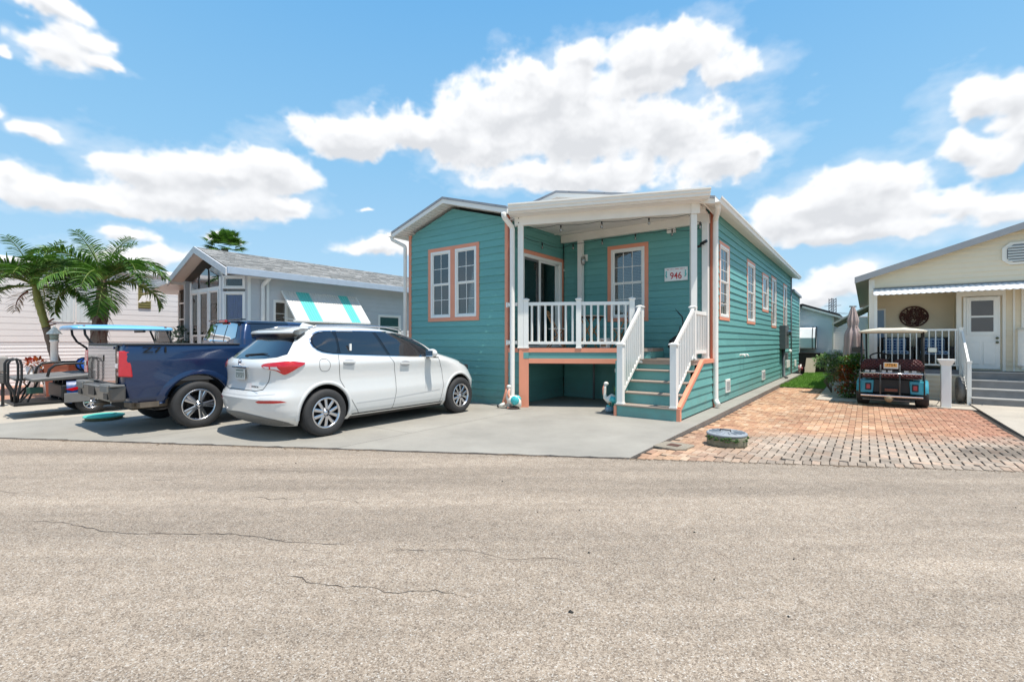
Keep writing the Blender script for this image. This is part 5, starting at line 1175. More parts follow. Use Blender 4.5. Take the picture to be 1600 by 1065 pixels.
# ================================================================== VEHICLES
def lerp_tab(tab, z, k):
    if z <= tab[0][0]: return tab[0][k]
    for r0, r1 in zip(tab, tab[1:]):
        if z <= r1[0]:
            t = (z - r0[0]) / (r1[0] - r0[0]); return r0[k] + (r1[k] - r0[k]) * t
    return tab[-1][k]
class Loft:
    """body as horizontal contours; rows of (z, rear x, front x, half width, rear corner depth, front corner depth)"""
    def __init__(s, tab, nr=3.0, nf=2.6): s.tab = tab; s.nr, s.nf = nr, nf
    def p(s, z, k): return lerp_tab(s.tab, z, k)
    def contour(s, z, N=14, M=26):
        xr, xf, w, ar, af = (s.p(z, k) for k in range(1, 6)); pts = []
        for i in range(N + 1):
            t = pi / 2 * i / N; c, q = abs(cos(t)), abs(sin(t)); pts.append((xr + ar * (1 - c ** (2 / s.nr)), w * q ** (2 / s.nr)))
        for i in range(1, M): x = xr + ar + (xf - af - xr - ar) * i / M; pts.append((x, w))
        for i in range(N + 1):
            t = pi / 2 * (1 - i / N); c, q = abs(cos(t)), abs(sin(t)); pts.append((xf - af * (1 - c ** (2 / s.nf)), w * q ** (2 / s.nf)))
        right = [(x, -y) for x, y in pts]; left = [(x, y) for x, y in reversed(pts[1:-1])]
        return [(x, y, z) for x, y in right + left]
    def side(s, x, z):
        xr, xf, w, ar, af = (s.p(z, k) for k in range(1, 6))
        if x < xr + ar:
            u = min(1, max(0, (xr + ar - x) / ar)); return w * (1 - u ** s.nr) ** (1 / s.nr)
        if x > xf - af:
            u = min(1, max(0, (x - xf + af) / af)); return w * (1 - u ** s.nf) ** (1 / s.nf)
        return w
    def rear(s, y, z):
        xr, xf, w, ar, af = (s.p(z, k) for k in range(1, 6)); u = min(.9999, abs(y) / w)
        return xr + ar * (1 - (1 - u ** s.nr) ** (1 / s.nr))
    def mesh(s, zs, flute=None):
        b = MB(); rows = [s.contour(z) for z in zs]; b.grid(rows, True, True)
        n = len(rows[0]); m = len(b.v)
        for r, rev in ((rows[0], True), (rows[-1], False)):
            c = (sum(p[0] for p in r) / n, 0, r[0][2]); k = len(b.v); b.v += [c] + [tuple(p) for p in r]
            for j in range(n):
                f = (k, k + 1 + j, k + 1 + (j + 1) % n); b.f.append(f[::-1] if rev else f); b.sm.append(True); b.mi.append(0)
        return b
def fill(poly, h=.06):
    """triangulated polygon with interior points so it can follow a curved surface"""
    out = []; n = len(poly)
    for i in range(n):
        a, c = Vector(poly[i]), Vector(poly[(i + 1) % n]); k = max(1, int((c - a).length / h)); out += [a.lerp(c, t / k) for t in range(k)]
    m = len(out); xs = [p.x for p in out]; ys = [p.y for p in out]; pts = list(out)
    def inside(x, y):
        r = False
        for i in range(m):
            a, c = out[i], out[(i + 1) % m]
            if (a.y > y) != (c.y > y) and x < (c.x - a.x) * (y - a.y) / (c.y - a.y) + a.x: r = not r
        return r
    y = min(ys) + h / 2
    while y < max(ys):
        x = min(xs) + h / 2
        while x < max(xs):
            if inside(x, y) and min((p - Vector((x, y))).length for p in out) > h * .35: pts.append(Vector((x, y)))
            x += h
        y += h
    v, e, f, *_ = delaunay_2d_cdt(pts, [(i, (i + 1) % m) for i in range(m)], [], 1, 1e-6)
    return v, f
def patch(fn, poly, h=.06, off=.004, thick=.0):
    v, f = fill(poly, h); b = MB(); b.add([fn(p.x, p.y, off) for p in v], f, True); return b
def smooth_poly(pts, it=2):
    P = [Vector(p) for p in pts]
    for _ in range(it):
        Q = []
        for i in range(len(P)): a, c = P[i], P[(i + 1) % len(P)]; Q += [a.lerp(c, .25), a.lerp(c, .75)]
        P = Q
    return [tuple(p) for p in P]
def bool_cut(o, cutters):
    dgm = []
    for c in cutters:
        m = o.modifiers.new('cut', 'BOOLEAN'); m.operation = 'DIFFERENCE'; m.object = c; m.solver = 'EXACT'; m.material_mode = 'TRANSFER'
    dg = bpy.context.evaluated_depsgraph_get(); me = bpy.data.meshes.new_from_object(o.evaluated_get(dg))
    o.modifiers.clear(); o.data = me
    for c in cutters: bpy.data.objects.remove(c)
def wheel_mb(R_, w, rim):
    """tyre, axis along Y, outer face at -Y side"""
    h = w / 2; t = MB(); pr = [(rim, -h + .012), (rim + .012, -h), (R_ - .045, -h - .004), (R_ - .016, -h + .012), (R_, -h + .035), (R_, h - .035), (R_ - .016, h - .012), (R_ - .05, h), (rim, h - .01)]
    t.lathe(pr, 48, (0, 0, 0), 'Y', cap=False)
    for k in range(3):
        y = -h + .06 + k * (w - .12) / 2; t.lathe([(R_ + .001, y - .004), (R_ - .006, y), (R_ + .001, y + .004)], 48, (0, 0, 0), 'Y', cap=False)
    return t
def spokes(n, r0, r1, w0, w1, y, split=0., dish=.03, th=.03, twist=0.):
    b = MB()
    for k in range(n):
        for s in ((-1, 1) if split else (0,)):
            a = 2 * pi * k / n + s * split * .0
            a0 = a + s * split * .35; a1 = a + s * split + twist
            p = Vector((cos(a0) * r0, y - dish * .0 - .004, sin(a0) * r0)); q = Vector((cos(a1) * r1, y + dish * .2, sin(a1) * r1))
            d = (q - p).normalized(); s_ = d.cross(Vector((0, 1, 0))).normalized()
            f, g = Vector((0, -.006, 0)), Vector((0, th, 0))
            b.add([p - s_ * w0 + g, p + s_ * w0 + g, q + s_ * w1 + g, q - s_ * w1 + g, p - s_ * w0, p + s_ * w0, q + s_ * w1, q - s_ * w1, p - s_ * w0 * .45 + f, p + s_ * w0 * .45 + f, q + s_ * w1 * .45 + f, q - s_ * w1 * .45 + f],
                  [(0, 1, 2, 3), (0, 4, 5, 1), (3, 2, 6, 7), (0, 3, 7, 4), (1, 5, 6, 2), (4, 8, 9, 5), (5, 9, 10, 6), (6, 10, 11, 7), (7, 11, 8, 4), (8, 11, 10, 9)])
    return b
def make_wheel(root, loc, R_, w, rim, n, kind, flip=False):
    o = wheel_mb(R_, w, rim).build('wheel', RUBBER, root, loc, (0, 0, pi) if flip else 0)
    h = w / 2
    r = MB().lathe([(rim + .004, -h + .004), (rim - .006, -h - .004), (rim - .022, -h + .004), (rim - .03, -h + .05), (rim - .035, h - .02)], 40, (0, 0, 0), 'Y', cap=False).build('rim', ALLOY, o)
    MB().lathe([(rim - .03, .02), (.0, .02)], 30, (0, 0, 0), 'Y').lathe([(.15, -.02), (.15, 0), (.05, 0)], 24, (0, 0, 0), 'Y').build('brake_disc', mat('brake_dark', (.03, .03, .032), .5, metal=.5), o)
    if kind == 'suv': sp = spokes(5, .055, rim - .012, .022, .026, -h + .02, split=.33, th=.035)
    elif kind == 'truck': sp = spokes(5, .06, rim - .012, .030, .030, -h + .016, split=.16, th=.04)
    else: sp = spokes(8, .03, rim - .008, .012, .014, -h + .02, th=.02)
    sp.build('spokes', ALLOY if kind != 'cart' else CHROME, o)
    hub = MB().lathe([(.0, -h + .006), (.03, -h + .008), (.034, -h + .02), (.07, -h + .028), (.075, -h + .05)], 20, (0, 0, 0), 'Y', cap=False).build('hub_cap', ALLOY, o)
    nb = 5 if kind == 'suv' else 6
    b = MB()
    for k in range(nb): a = 2 * pi * k / nb + .3; b.lathe([(0, -h + .01), (.010, -h + .012), (.011, -h + .03)], 8, (.055 * cos(a), 0, .055 * sin(a)), 'Y')
    if kind != 'cart': q = b.build('wheel_nuts', BLACKG, o)
    return o
PAINTW = mat('pearl_white_paint', (.70, .70, .685), .28, var=0, coat=1.0)
PAINTB = mat('navy_metallic_paint', (.008, .030, .095), .26, metal=.3, var=0, coat=1.0)
ARCHM = mat('wheel_well_black', (.012, .012, .012), .9, var=0)
# ------------------------------------------------------------------ white SUV
VR = -TH + pi / 2       # heading of parked cars (local x forward = away from the street)
def car_root(name, a, b_, z, *lab, rot=0): return empty(name, tuple(WP(a, b_, z)), VR + rot, *lab)
SUV = car_root('parked_suv', -1.035, -5.44, 0.0, 'white five door SUV parked nose in to the teal home, nearest car', 'car')
tab = [ # z, xr, xf, w, ar, af
 (.20, .26, 4.52, .80, .34, .5), (.26, .16, 4.60, .86, .42, .6), (.34, .07, 4.68, .905, .46, .75), (.44, .03, 4.74, .925, .48, .85), (.56, .0, 4.77, .935, .50, .9), (.62, -.012, 4.775, .938, .50, .9), (.66, .01, 4.77, .935, .48, .9),
 (.75, .065, 4.74, .925, .46, .95), (.85, .085, 4.69, .918, .44, 1.0), (.95, .085, 4.60, .92, .44, 1.05), (1.02, .075, 4.47, .928, .44, 1.05), (1.08, .07, 4.30, .936, .43, 1.0), (1.12, .08, 4.14, .936, .42, .92), (1.16, .10, 3.98, .920, .42, .85), (1.20, .14, 3.82, .898, .42, .82), (1.25, .20, 3.68, .875, .42, .8),
 (1.32, .285, 3.55, .848, .46, .78), (1.40, .375, 3.40, .818, .50, .75), (1.48, .46, 3.22, .785, .55, .75), (1.56, .53, 3.00, .745, .60, .75), (1.61, .50, 2.84, .715, .62, .75), (1.645, .46, 2.68, .68, .62, .75), (1.675, .62, 2.50, .63, .6, .7), (1.70, .90, 2.28, .54, .5, .6), (1.715, 1.20, 2.05, .40, .35, .4), (1.722, 1.5, 1.85, .2, .15, .15)]
L1 = Loft(tab, 2.9, 2.4)
zs = []
for r0, r1 in zip(tab, tab[1:]):
    k = max(1, int((r1[0] - r0[0]) / .03)); zs += [r0[0] + (r1[0] - r0[0]) * i / k for i in range(k)]
zs.append(tab[-1][0])
body = L1.mesh(zs).build('body', [PAINTW], SUV)
WX = (.90, 3.94); WRR = .362
cut = []
for x in WX:
    for s in (-1, 1):
        c = MB().lathe([(.425, -.30), (.425, .30)], 56, (0, 0, 0), 'Y').build('cut', ARCHM, SUV, (x, s * .86, .375)); cut.append(c)
bpy.context.view_layer.update(); bool_cut(body, cut)
for p in body.data.polygons: p.use_smooth = True
ws = body.modifiers.new('edge', 'EDGE_SPLIT'); ws.split_angle = R(38)
for x in WX:
    for s in (-1, 1): make_wheel(SUV, (x, s * .835, WRR), WRR, .225, .235, 5, 'suv', flip=(s > 0))
# arch lips
def sidefn(L, sgn=-1): return lambda x, z, off: (x, sgn * (L.side(x, z) + off), z)
S1 = sidefn(L1); S2 = sidefn(L1, 1)
for x in WX:
    for s in (-1, 1):
        b = MB(); rows = []
        for i in range(33):
            a = R(-12) + R(204) * i / 32; row = []
            for rr_, o_ in ((.424, -.03), (.424, .010), (.462, .012), (.478, .001)):
                X, Z = x + rr_ * cos(a), max(.20, .375 + rr_ * sin(a)); row.append((X, s * (L1.side(X, max(Z, .3)) + o_), Z))
            rows.append(row)
        b.grid(rows).build('wheel_arch_trim', PAINTW, SUV)
# windows
def dup_poly(pts): return pts
QW = smooth_poly([(.745, 1.40), (.775, 1.50), (.86, 1.575), (1.0, 1.605), (1.15, 1.605), (1.15, 1.275), (1.0, 1.285), (.84, 1.325)], 1)
RW = [(1.185, 1.265), (1.195, 1.605), (1.9, 1.615), (2.10, 1.225), (1.6, 1.248)]
FWn = [(2.16, 1.222), (1.97, 1.618), (2.40, 1.605), (2.66, 1.555), (2.90, 1.46), (3.06, 1.35), (3.20, 1.185), (2.7, 1.198)]
SURR = smooth_poly([(.70, 1.40), (.74, 1.53), (.84, 1.61), (1.0, 1.637), (1.9, 1.645), (2.40, 1.635), (2.70, 1.580), (2.95, 1.47), (3.12, 1.35), (3.28, 1.165), (2.7, 1.175), (2.1, 1.200), (1.2, 1.245), (1.0, 1.26), (.82, 1.295)], 1)
for fn in (S1, S2):
    patch(fn, SURR, .07, .003).build('window_surround', CHROME, SUV)
    b = patch(fn, [((x - 2) * .987 + 2.0, (z - 1.42) * .93 + 1.42) for x, z in SURR], .07, .006).build('pillar_trim', BLACKG, SUV)
    for pl_ in (QW, RW, FWn): patch(fn, pl_, .07, .010).build('side_window', CARGLASS, SUV)
def strip(fn, pts, w, off=.003, n=10):
    b = MB(); P = []
    for a, c in zip(pts, pts[1:]): P += [Vector(a).lerp(Vector(c), t / n) for t in range(n)]
    P.append(Vector(pts[-1])); rows = []
    for i, p in enumerate(P):
        d = (P[min(i + 1, len(P) - 1)] - P[max(i - 1, 0)]).normalized(); q = Vector((-d.y, d.x)) * w / 2
        rows.append([fn(p.x - q.x, p.y - q.y, off), fn(p.x + q.x, p.y + q.y, off)])
    return b.grid(rows)
SEAM = mat('panel_gap', (.06, .06, .062), .7, var=0)
for pts in ([(1.165, 1.62), (1.15, 1.27), (1.12, 1.12), (1.15, .85), (1.30, .60), (1.42, .42), (1.53, .27)], [(2.13, 1.21), (2.22, 1.08), (2.26, .8), (2.26, .55), (2.21, .27)], [(3.30, 1.16), (3.41, .9), (3.44, .6), (3.38, .28)]):
    for fn in (S1, S2): strip(fn, pts, .008, .0025).build('door_seam', SEAM, SUV)
strip(S1, smooth_poly([(.78, 1.19), (.96, 1.19), (.97, 1.0), (.79, 1.0)], 2) + [smooth_poly([(.78, 1.19), (.96, 1.19), (.97, 1.0), (.79, 1.0)], 2)[0]], .006, .0025, 2).build('fuel_flap_seam', SEAM, SUV)
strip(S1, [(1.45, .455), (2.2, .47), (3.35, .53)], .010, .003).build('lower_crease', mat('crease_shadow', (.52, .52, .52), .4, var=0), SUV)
for x in (1.19, 2.35):      # handles with their scoop
    for fn, s in ((S1, -1), (S2, 1)):
        z = 1.115 if x < 2 else 1.055
        patch(fn, [(x + .12 + .115 * cos(t * pi / 8), z + .005 + .055 * sin(t * pi / 8)) for t in range(16)], .05, .002).build('handle_scoop', mat('scoop_grey', (.46, .46, .47), .3, var=0, coat=.5), SUV)
        p0, p1 = fn(x, z + .018, .022), fn(x + .21, z + .01, .022)
        MB().bar(p0, p1, .022, .034).build('door_handle', PAINTW, SUV, bevel=.008); MB().bar(fn(x + .01, z + .034, .026), fn(x + .20, z + .027, .026), .01, .005).build('handle_chrome', CHROME, SUV)
# mirrors
for s in (-1, 1):
    b = MB().ell((3.02, s * 1.05, 1.235), (.075, .125, .085), 18, 12)
    m = b.build('door_mirror', PAINTW, SUV); MB().bar((3.05, s * .88, 1.19), (3.03, s * .98, 1.20), .07, .03).build('mirror_stalk', BLACKG, m)
    MB().box(2.945, 2.955, s * 1.05 - .095, s * 1.05 + .095, 1.175, 1.29).build('mirror_glass', CHROME, m, bevel=.02)
    MB().box(3.00, 3.10, s * 1.05 - .10, s * 1.05 + .10, 1.15, 1.17).build('mirror_base', BLACKG, m, bevel=.006)
# sill cladding, roof rails, antenna fin
for s in (-1, 1):
    fn = S1 if s < 0 else S2
    patch(fn, [(1.36, .20), (3.48, .20), (3.46, .285), (1.40, .285)], .12, .006).build('sill_cladding', BLACK, SUV)
    MB().tube([(.80, s * .60, 1.665), (.95, s * .60, 1.705), (1.6, s * .60, 1.728), (2.3, s * .59, 1.718), (2.62, s * .575, 1.675), (2.68, s * .57, 1.65)], .016, 8).build('roof_rail', ALLOY, SUV)
MB().add([(1.0, -.02, 1.70), (1.30, -.02, 1.715), (1.30, .02, 1.715), (1.0, .02, 1.70), (1.05, 0, 1.775), (1.02, 0, 1.74)], [(0, 1, 4), (3, 4, 2), (1, 2, 4), (0, 4, 5), (3, 5, 4), (0, 5, 3), (0, 3, 2, 1)]).build('antenna_fin', PAINTW, SUV)
# rear: glass, spoiler, lamps, plate, bumper
RF = lambda y, z, off: (L1.rear(y, z) - off, y, z)
g = smooth_poly([(-.80, 1.235), (-.70, 1.36), (-.60, 1.50), (-.50, 1.56), (.50, 1.56), (.60, 1.50), (.70, 1.36), (.80, 1.235), (.4, 1.195), (-.4, 1.195)], 1)
patch(RF, g, .06, .006).build('rear_window', CARGLASS, SUV)
# black quarter pieces that wrap the glass to the side
for s, fn in ((-1, S1), (1, S2)):
    pass
sp_ = MB(); rows = []
for i in range(25):
    y = -.66 + 1.32 * i / 24; k = 1 - (abs(y) / .66) ** 4; x0 = .430 + .09 * (y / .66) ** 2
    rows.append([(x0 + .30, y, 1.655 + .012 * k), (x0 + .12, y, 1.650 + .008 * k), (x0 + .02, y, 1.625), (x0 - .004, y, 1.600), (x0 + .0, y, 1.575), (x0 + .14, y, 1.55)])
sp_.grid(rows); sp_.cur = 0; spo = sp_.build('rear_spoiler', PAINTW, SUV)
b = MB(); rows = []
for i in range(25):
    y = -.655 + 1.31 * i / 24; x0 = .430 + .09 * (y / .66) ** 2; rows.append([(x0 + .003, y, 1.580), (x0 + .012, y, 1.515), (x0 + .07, y, 1.485), (x0 + .2, y, 1.60)])
b.grid(rows).build('spoiler_lip', BLACKG, spo)
MB().tube([(.20, .05, 1.245), (.19, -.05, 1.255), (.215, -.35, 1.275), (.22, -.50, 1.275)], [.022, .016, .010, .006], 8).ell((.19, .05, 1.235), (.035, .06, .03), 12, 8).build('rear_wiper', BLACK, SUV)
def wrap(q, z, off):   # q<1 runs round the rear corner, beyond 1 along the flank (right side)
    xr, xf, w, ar, af = (L1.p(z, k) for k in range(1, 6))
    if q < 1: t = pi / 2 * max(0, q); x, y = xr + ar * (1 - cos(t) ** (2 / L1.nr)), w * sin(t) ** (2 / L1.nr); d = Vector((-cos(t), sin(t)))
    else: x, y = xr + ar + (q - 1), w; d = Vector((0, 1))
    return (x + d.x * off, -(y + d.y * off), z)
wrapL = lambda q, z, off: (lambda p: (p[0], -p[1], p[2]))(wrap(q, z, off))
for fn, s in ((wrap, -1), (wrapL, 1)):
    lamp = [(.30, 1.095), (.36, 1.135), (.60, 1.155), (.80, 1.17), (.92, 1.165), (1.02, 1.150), (1.10, 1.135), (1.03, 1.085), (.93, 1.03), (.82, .985), (.74, .965), (.66, 1.0), (.58, 1.035), (.40, 1.05)]
    t = patch(fn, smooth_poly([(q * .96, (z - 1.08) * .98 + 1.085) for q, z in lamp], 1), .03, .016).build('tail_lamp', REDL, SUV)
    patch(fn, [(.335, 1.092), (.44, 1.088), (.45, 1.060), (.40, 1.058)], .03, .020).build('reverse_lamp', CLEARL, t)
    patch(fn, [(.47, 1.088), (.585, 1.090), (.63, 1.045), (.66, 1.022), (.60, 1.045), (.475, 1.058)], .03, .020).build('indicator_lamp', CLEARL, t)
    patch(fn, [(.28, .585), (.34, .606), (.55, .612), (.72, .606), (.82, .580), (.60, .570), (.32, .565)], .03, .006).build('rear_reflector', REDL, SUV)
    patch(fn, [(.0, .215), (.0, .40), (.3, .37), (.55, .33), (.75, .27), (.85, .215)], .05, .006).build('lower_bumper', GREYP, SUV)
# hatch lines, badge, plate
for s in (-1, 1):
    strip(RF, [(s * .0, .735), (s * .45, .735), (s * .58, .76), (s * .66, .88), (s * .70, 1.03)], .010, .002).build('hatch_seam', SEAM, SUV)
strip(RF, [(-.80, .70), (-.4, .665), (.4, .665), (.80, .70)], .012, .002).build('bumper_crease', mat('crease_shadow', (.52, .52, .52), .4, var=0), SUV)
pl_ = MB().box(.045, .058, -.155, .155, .885, 1.045).build('licence_plate', mat('plate_white', (.62, .63, .60), .4, var=.05), SUV, bevel=.003)
rp = random.Random(9); b = MB()
b.box(.0435, .0445, -.12, .12, 1.015, 1.03)
for k in range(6):
    y = -.125 + k * .043
    for (a0, a1, z0, z1) in ((0, .007, 0, .075), (0, .028, .068, .075), (.021, .028, 0 if k % 2 else .035, .075), (0, .028, 0 if k % 3 else .03, .007 if k % 3 else .038)): b.box(.0435, .0445, y + a0, y + a1, .915 + z0, .915 + z1)
b.build('plate_characters', mat('plate_ink', (.05, .10, .07), .5), pl_)
MB().box(.035, .075, -.24, .24, 1.062, 1.085).build('plate_garnish', CHROME, SUV, bevel=.006)
em = MB().tube([(.052, .055 * cos(t * pi / 12), 1.135 + .055 * sin(t * pi / 12)) for t in range(24)], .006, 6, closed=True).build('emblem', CHROME, SUV)
for k in (-1, 0, 1): MB().prism([(k * .026 + u * .013, 1.135 + .006 * (-k) + v * .022) for u, v in ((-1, 1), (1, 1), (1, -.2), (0, -1.2), (-1, -.2))], .044, .054, 'X').build('emblem_shield', CHROME, em)
text_mesh('ENVISION', .042, mat('badge_grey', (.35, .35, .36), .25, metal=.8, var=0), 'badge_lettering', SUV, (.060, -.44, .795), (R(90), 0, R(-90)), .002, 1.1)
HL = mat('headlamp_dark', (.10, .05, .04), .12, var=.2, vs=20, coat=1)
for fn in (S1, S2): patch(fn, [(4.02, 1.03), (4.25, 1.06), (4.42, 1.035), (4.56, .95), (4.5, .90), (4.25, .96)], .05, .008).build('headlamp', HL, SUV)
MB().box(4.74, 4.80, -.38, .38, .55, .95).build('front_grille', BLACK, SUV, bevel=.03)
MB().box(1.35, 1.385, -.885, -.865, 1.31, 1.42).build('window_sticker', WHITE, SUV)
MB().box(.9, 3.94, -.6, .6, .17, .26).build('underbody', ARCHM, SUV)
wsn = lambda y, z, off: (lambda xr, xf, w, ar, af: (xf - af * (1 - (1 - min(.999, abs(y) / w) ** L1.nf) ** (1 / L1.nf)) + off, y, z))(*(L1.p(z, k) for k in range(1, 6)))
patch(wsn, [(-.72, 1.22), (.72, 1.22), (.56, 1.61), (-.56, 1.61)], .07, .006).build('windscreen', CARGLASS, SUV)
# ------------------------------------------------------------------ navy pickup
TR = car_root('pickup_truck', -3.47, -6.5, 0.0, 'navy blue pickup truck parked beside the white SUV, chrome wheels', 'pickup truck')
tt = [(.50, .16, 5.2, .88, .14, .4), (.56, .12, 5.25, .915, .12, .5), (.75, .07, 5.3, .935, .10, .6), (1.0, .055, 5.3, .945, .09, .7), (1.15, .05, 5.2, .950, .09, .8), (1.28, .055, 4.9, .945, .09, .8), (1.36, .06, 4.0, .935, .09, .5), (1.405, .07, 3.9, .915, .09, .5)]
L2 = Loft(tt, 4.5, 2.6)
b = L2.mesh([.50 + .905 * i / 30 for i in range(31)])
tb = b.build('body', [PAINTB], TR)
cut = [MB().lathe([(.475, -.32), (.475, .32)], 56, (0, 0, 0), 'Y').build('cut', ARCHM, TR, (x, s * .84, .43)) for x in (1.11, 4.40) for s in (-1, 1)]
cut.append(MB().box(.17, 1.76, -.76, .76, .78, 1.6).build('cut', ARCHM, TR))
bpy.context.view_layer.update(); bool_cut(tb, cut)
for p in tb.data.polygons: p.use_smooth = True
tb.modifiers.new('edge', 'EDGE_SPLIT').split_angle = R(36)
T1 = sidefn(L2); T2 = sidefn(L2, 1)
for x in (1.11, 4.40):
    for s, fn in ((-1, T1), (1, T2)):
        rows = []
        for i in range(37):
            a = R(-14) + R(208) * i / 36; row = []
            for rr_, o_ in ((.474, -.03), (.474, .022), (.53, .020), (.60, .001)):
                X, Z = x + rr_ * cos(a), .43 + rr_ * sin(a) * (1 if rr_ < .5 else .93); Z = max(.46, Z); row.append((X, s * (L2.side(X, max(Z, .5)) + o_), Z))
            rows.append(row)
        MB().grid(rows).build('wheel_arch_flare', PAINTB, TR)
        make_wheel(TR, (x, s * .845, .39), .39, .26, .262, 5, 'truck', flip=(s > 0))
MB().box(.10, 1.78, -.945, -.86, 1.40, 1.425).box(.10, 1.78, .86, .945, 1.40, 1.425).box(.06, .16, -.86, .86, 1.39, 1.425).build('bed_rail_cap', mat('rail_cap', (.05, .05, .052), .6), TR, bevel=.008)
tab2 = [(1.36, 1.80, 4.35, .90, .12, .7), (1.50, 1.81, 4.1, .865, .13, .7), (1.65, 1.85, 3.85, .80, .15, .7), (1.78, 1.89, 3.6, .735, .18, .6), (1.83, 1.93, 3.45, .69, .2, .6), (1.86, 2.02, 3.3, .60, .25, .5), (1.875, 2.3, 3.0, .40, .2, .3)]
L3 = Loft(tab2, 4.5, 2.8); L3.mesh([1.36 + .515 * i / 22 for i in range(23)]).build('cab', PAINTB, TR)
C1 = sidefn(L3); C2 = sidefn(L3, 1)
for fn in (C1, C2):
    patch(fn, [(2.02, 1.44), (2.05, 1.79), (2.75, 1.805), (2.75, 1.44)], .1, .006).build('side_window', CARGLASS, TR)
    patch(fn, [(2.83, 1.44), (2.83, 1.80), (3.25, 1.79), (3.75, 1.45)], .1, .006).build('side_window', CARGLASS, TR)
    strip(fn, [(2.0, 1.815), (2.8, 1.83)], .045, .02).build('rain_deflector', BLACKG, TR)
R3 = lambda y, z, off: (L3.rear(y, z) - off, y, z)
rw = patch(R3, smooth_poly([(-.68, 1.45), (-.60, 1.77), (-.52, 1.81), (.52, 1.81), (.60, 1.77), (.68, 1.45)], 1), .06, .008).build('rear_window', glass('truck_glass', (.5, .5, .48), .02, .6), TR)
MB().box(1.90, 1.95, -.64, .64, 1.42, 1.80).build('cabin_dark', mat('cab_interior', (.03, .03, .03), .8), TR)
for x in (-.22, .24): strip(R3, [(x, 1.46), (x, 1.80)], .02, .011).build('window_bar', BLACK, rw)
MB().box(1.86, 1.92, -.13, .13, 1.825, 1.872).build('high_brake_lamp', REDL, TR, bevel=.008)
MB().box(1.90, 1.99, -.70, .70, 1.86, 1.885).build('roof_spoiler', BLACKG, TR, bevel=.008)
for s in (-1, 1):
    xx = lambda y, z, off: (L2.rear(y, z) - off, y, z)
    b = MB().hexa([(.02, s * .955, .92), (.20, s * .957, .90), (.20, s * .80, .92), (.035, s * .78, .92), (.03, s * .935, 1.31), (.165, s * .945, 1.31), (.17, s * .80, 1.31), (.04, s * .78, 1.31)])
    t = b.build('tail_lamp', REDL, TR, bevel=.018, seg=3)
    MB().box(.012, .024, s * .86 - .05, s * .86 + .05, 1.045, 1.12).build('reverse_lamp', CLEARL, t, bevel=.004)
# tailgate: chromed panel mirroring the street, with bumper
tg = MB().box(.035, .075, -.765, .765, .80, 1.395).build('tailgate', mat('tailgate_paint', (.10, .105, .115), .10, metal=.9, var=0, coat=1), TR, bevel=.018, seg=3)
MB().box(.025, .04, -.16, .16, 1.14, 1.24).build('tailgate_handle', BLACKG, tg, bevel=.006); MB().box(.022, .036, -.70, .70, 1.335, 1.38).build('tailgate_lip', PAINTB, tg, bevel=.006)
bp = MB()
bp.hexa([(-.06, -.88, .53), (.12, -.95, .53), (.12, .95, .53), (-.06, .88, .53), (-.09, -.86, .765), (.12, -.955, .79), (.12, .955, .79), (-.09, .86, .765)])
bo = bp.build('rear_bumper', mat('bumper_grey', (.13, .125, .12), .3, metal=.6, var=.05), TR, bevel=.04, seg=4)
MB().box(-.10, .05, -.86, -.50, .68, .785).box(-.10, .05, .50, .86, .68, .785).box(-.08, .10, -.955, -.42, .765, .80).box(-.08, .10, .42, .955, .765, .80).box(-.10, .08, -.42, .42, .74, .765).build('bumper_step_pad', GREYP, bo, bevel=.01)
for s in (-1, 1): MB().box(-.085, .02, s * .72 - .10, s * .72 + .10, .57, .665).build('bumper_recess', BLACK, bo, bevel=.01)
MB().box(-.09, -.075, -.17, .17, .60, .74).build('licence_recess', BLACK, bo, bevel=.004)
RST = mat('rusty_steel', (.16, .13, .10), .6, metal=.4, var=.3, vs=10)
MB().tube([(.3, .62, .42), (.12, .66, .42)], .035, 10).build('exhaust', RST, TR); MB().tube([(.15, 0, .45), (-.05, 0, .45)], .035, 6).build('tow_hitch', RST, TR); MB().box(.25, .9, -.7, -.3, .38, .52).build('muffler', RST, TR, bevel=.03); MB().box(.3, .55, -.92, -.6, .42, .50).build('bumper_bracket', RST, TR)
MB().box(.3, 4.8, -.55, .55, .35, .5).build('chassis', ARCHM, TR)
text_mesh('Z71', .13, mat('decal_black', (.002, .002, .003), .6, var=0), 'decal', TR, (.50, -.955, 1.32), (R(90), 0, 0), .0015, 1.7)
MB().box(4.9, 5.38, -.93, .93, .5, .8).build('front_bumper', CHROME, TR, bevel=.05)
# ------------------------------------------------------------------ golf cart, left (light blue roof)
def small_wheel(root, x, y, r, w, flip): return make_wheel(root, (x, y, r), r, w, r * .56, 8, 'cart', flip)
GC = car_root('golf_cart', -6.72, -7.0, 0.0, 'blue golf cart with light blue roof and folded grey rear seat', 'golf cart')
BLUEB = mat('royal_blue_plastic', (.012, .055, .19), .35, var=.05, coat=.6); SKYB = mat('light_blue_roof', (.16, .46, .78), .4, var=.05, coat=.3); SEATG = mat('grey_vinyl', (.17, .165, .16), .55, var=.1, dirt=.15)
for x in (1.0, 2.75):
    for s in (-1, 1): small_wheel(GC, x, s * .48, .225, .20, s > 0)
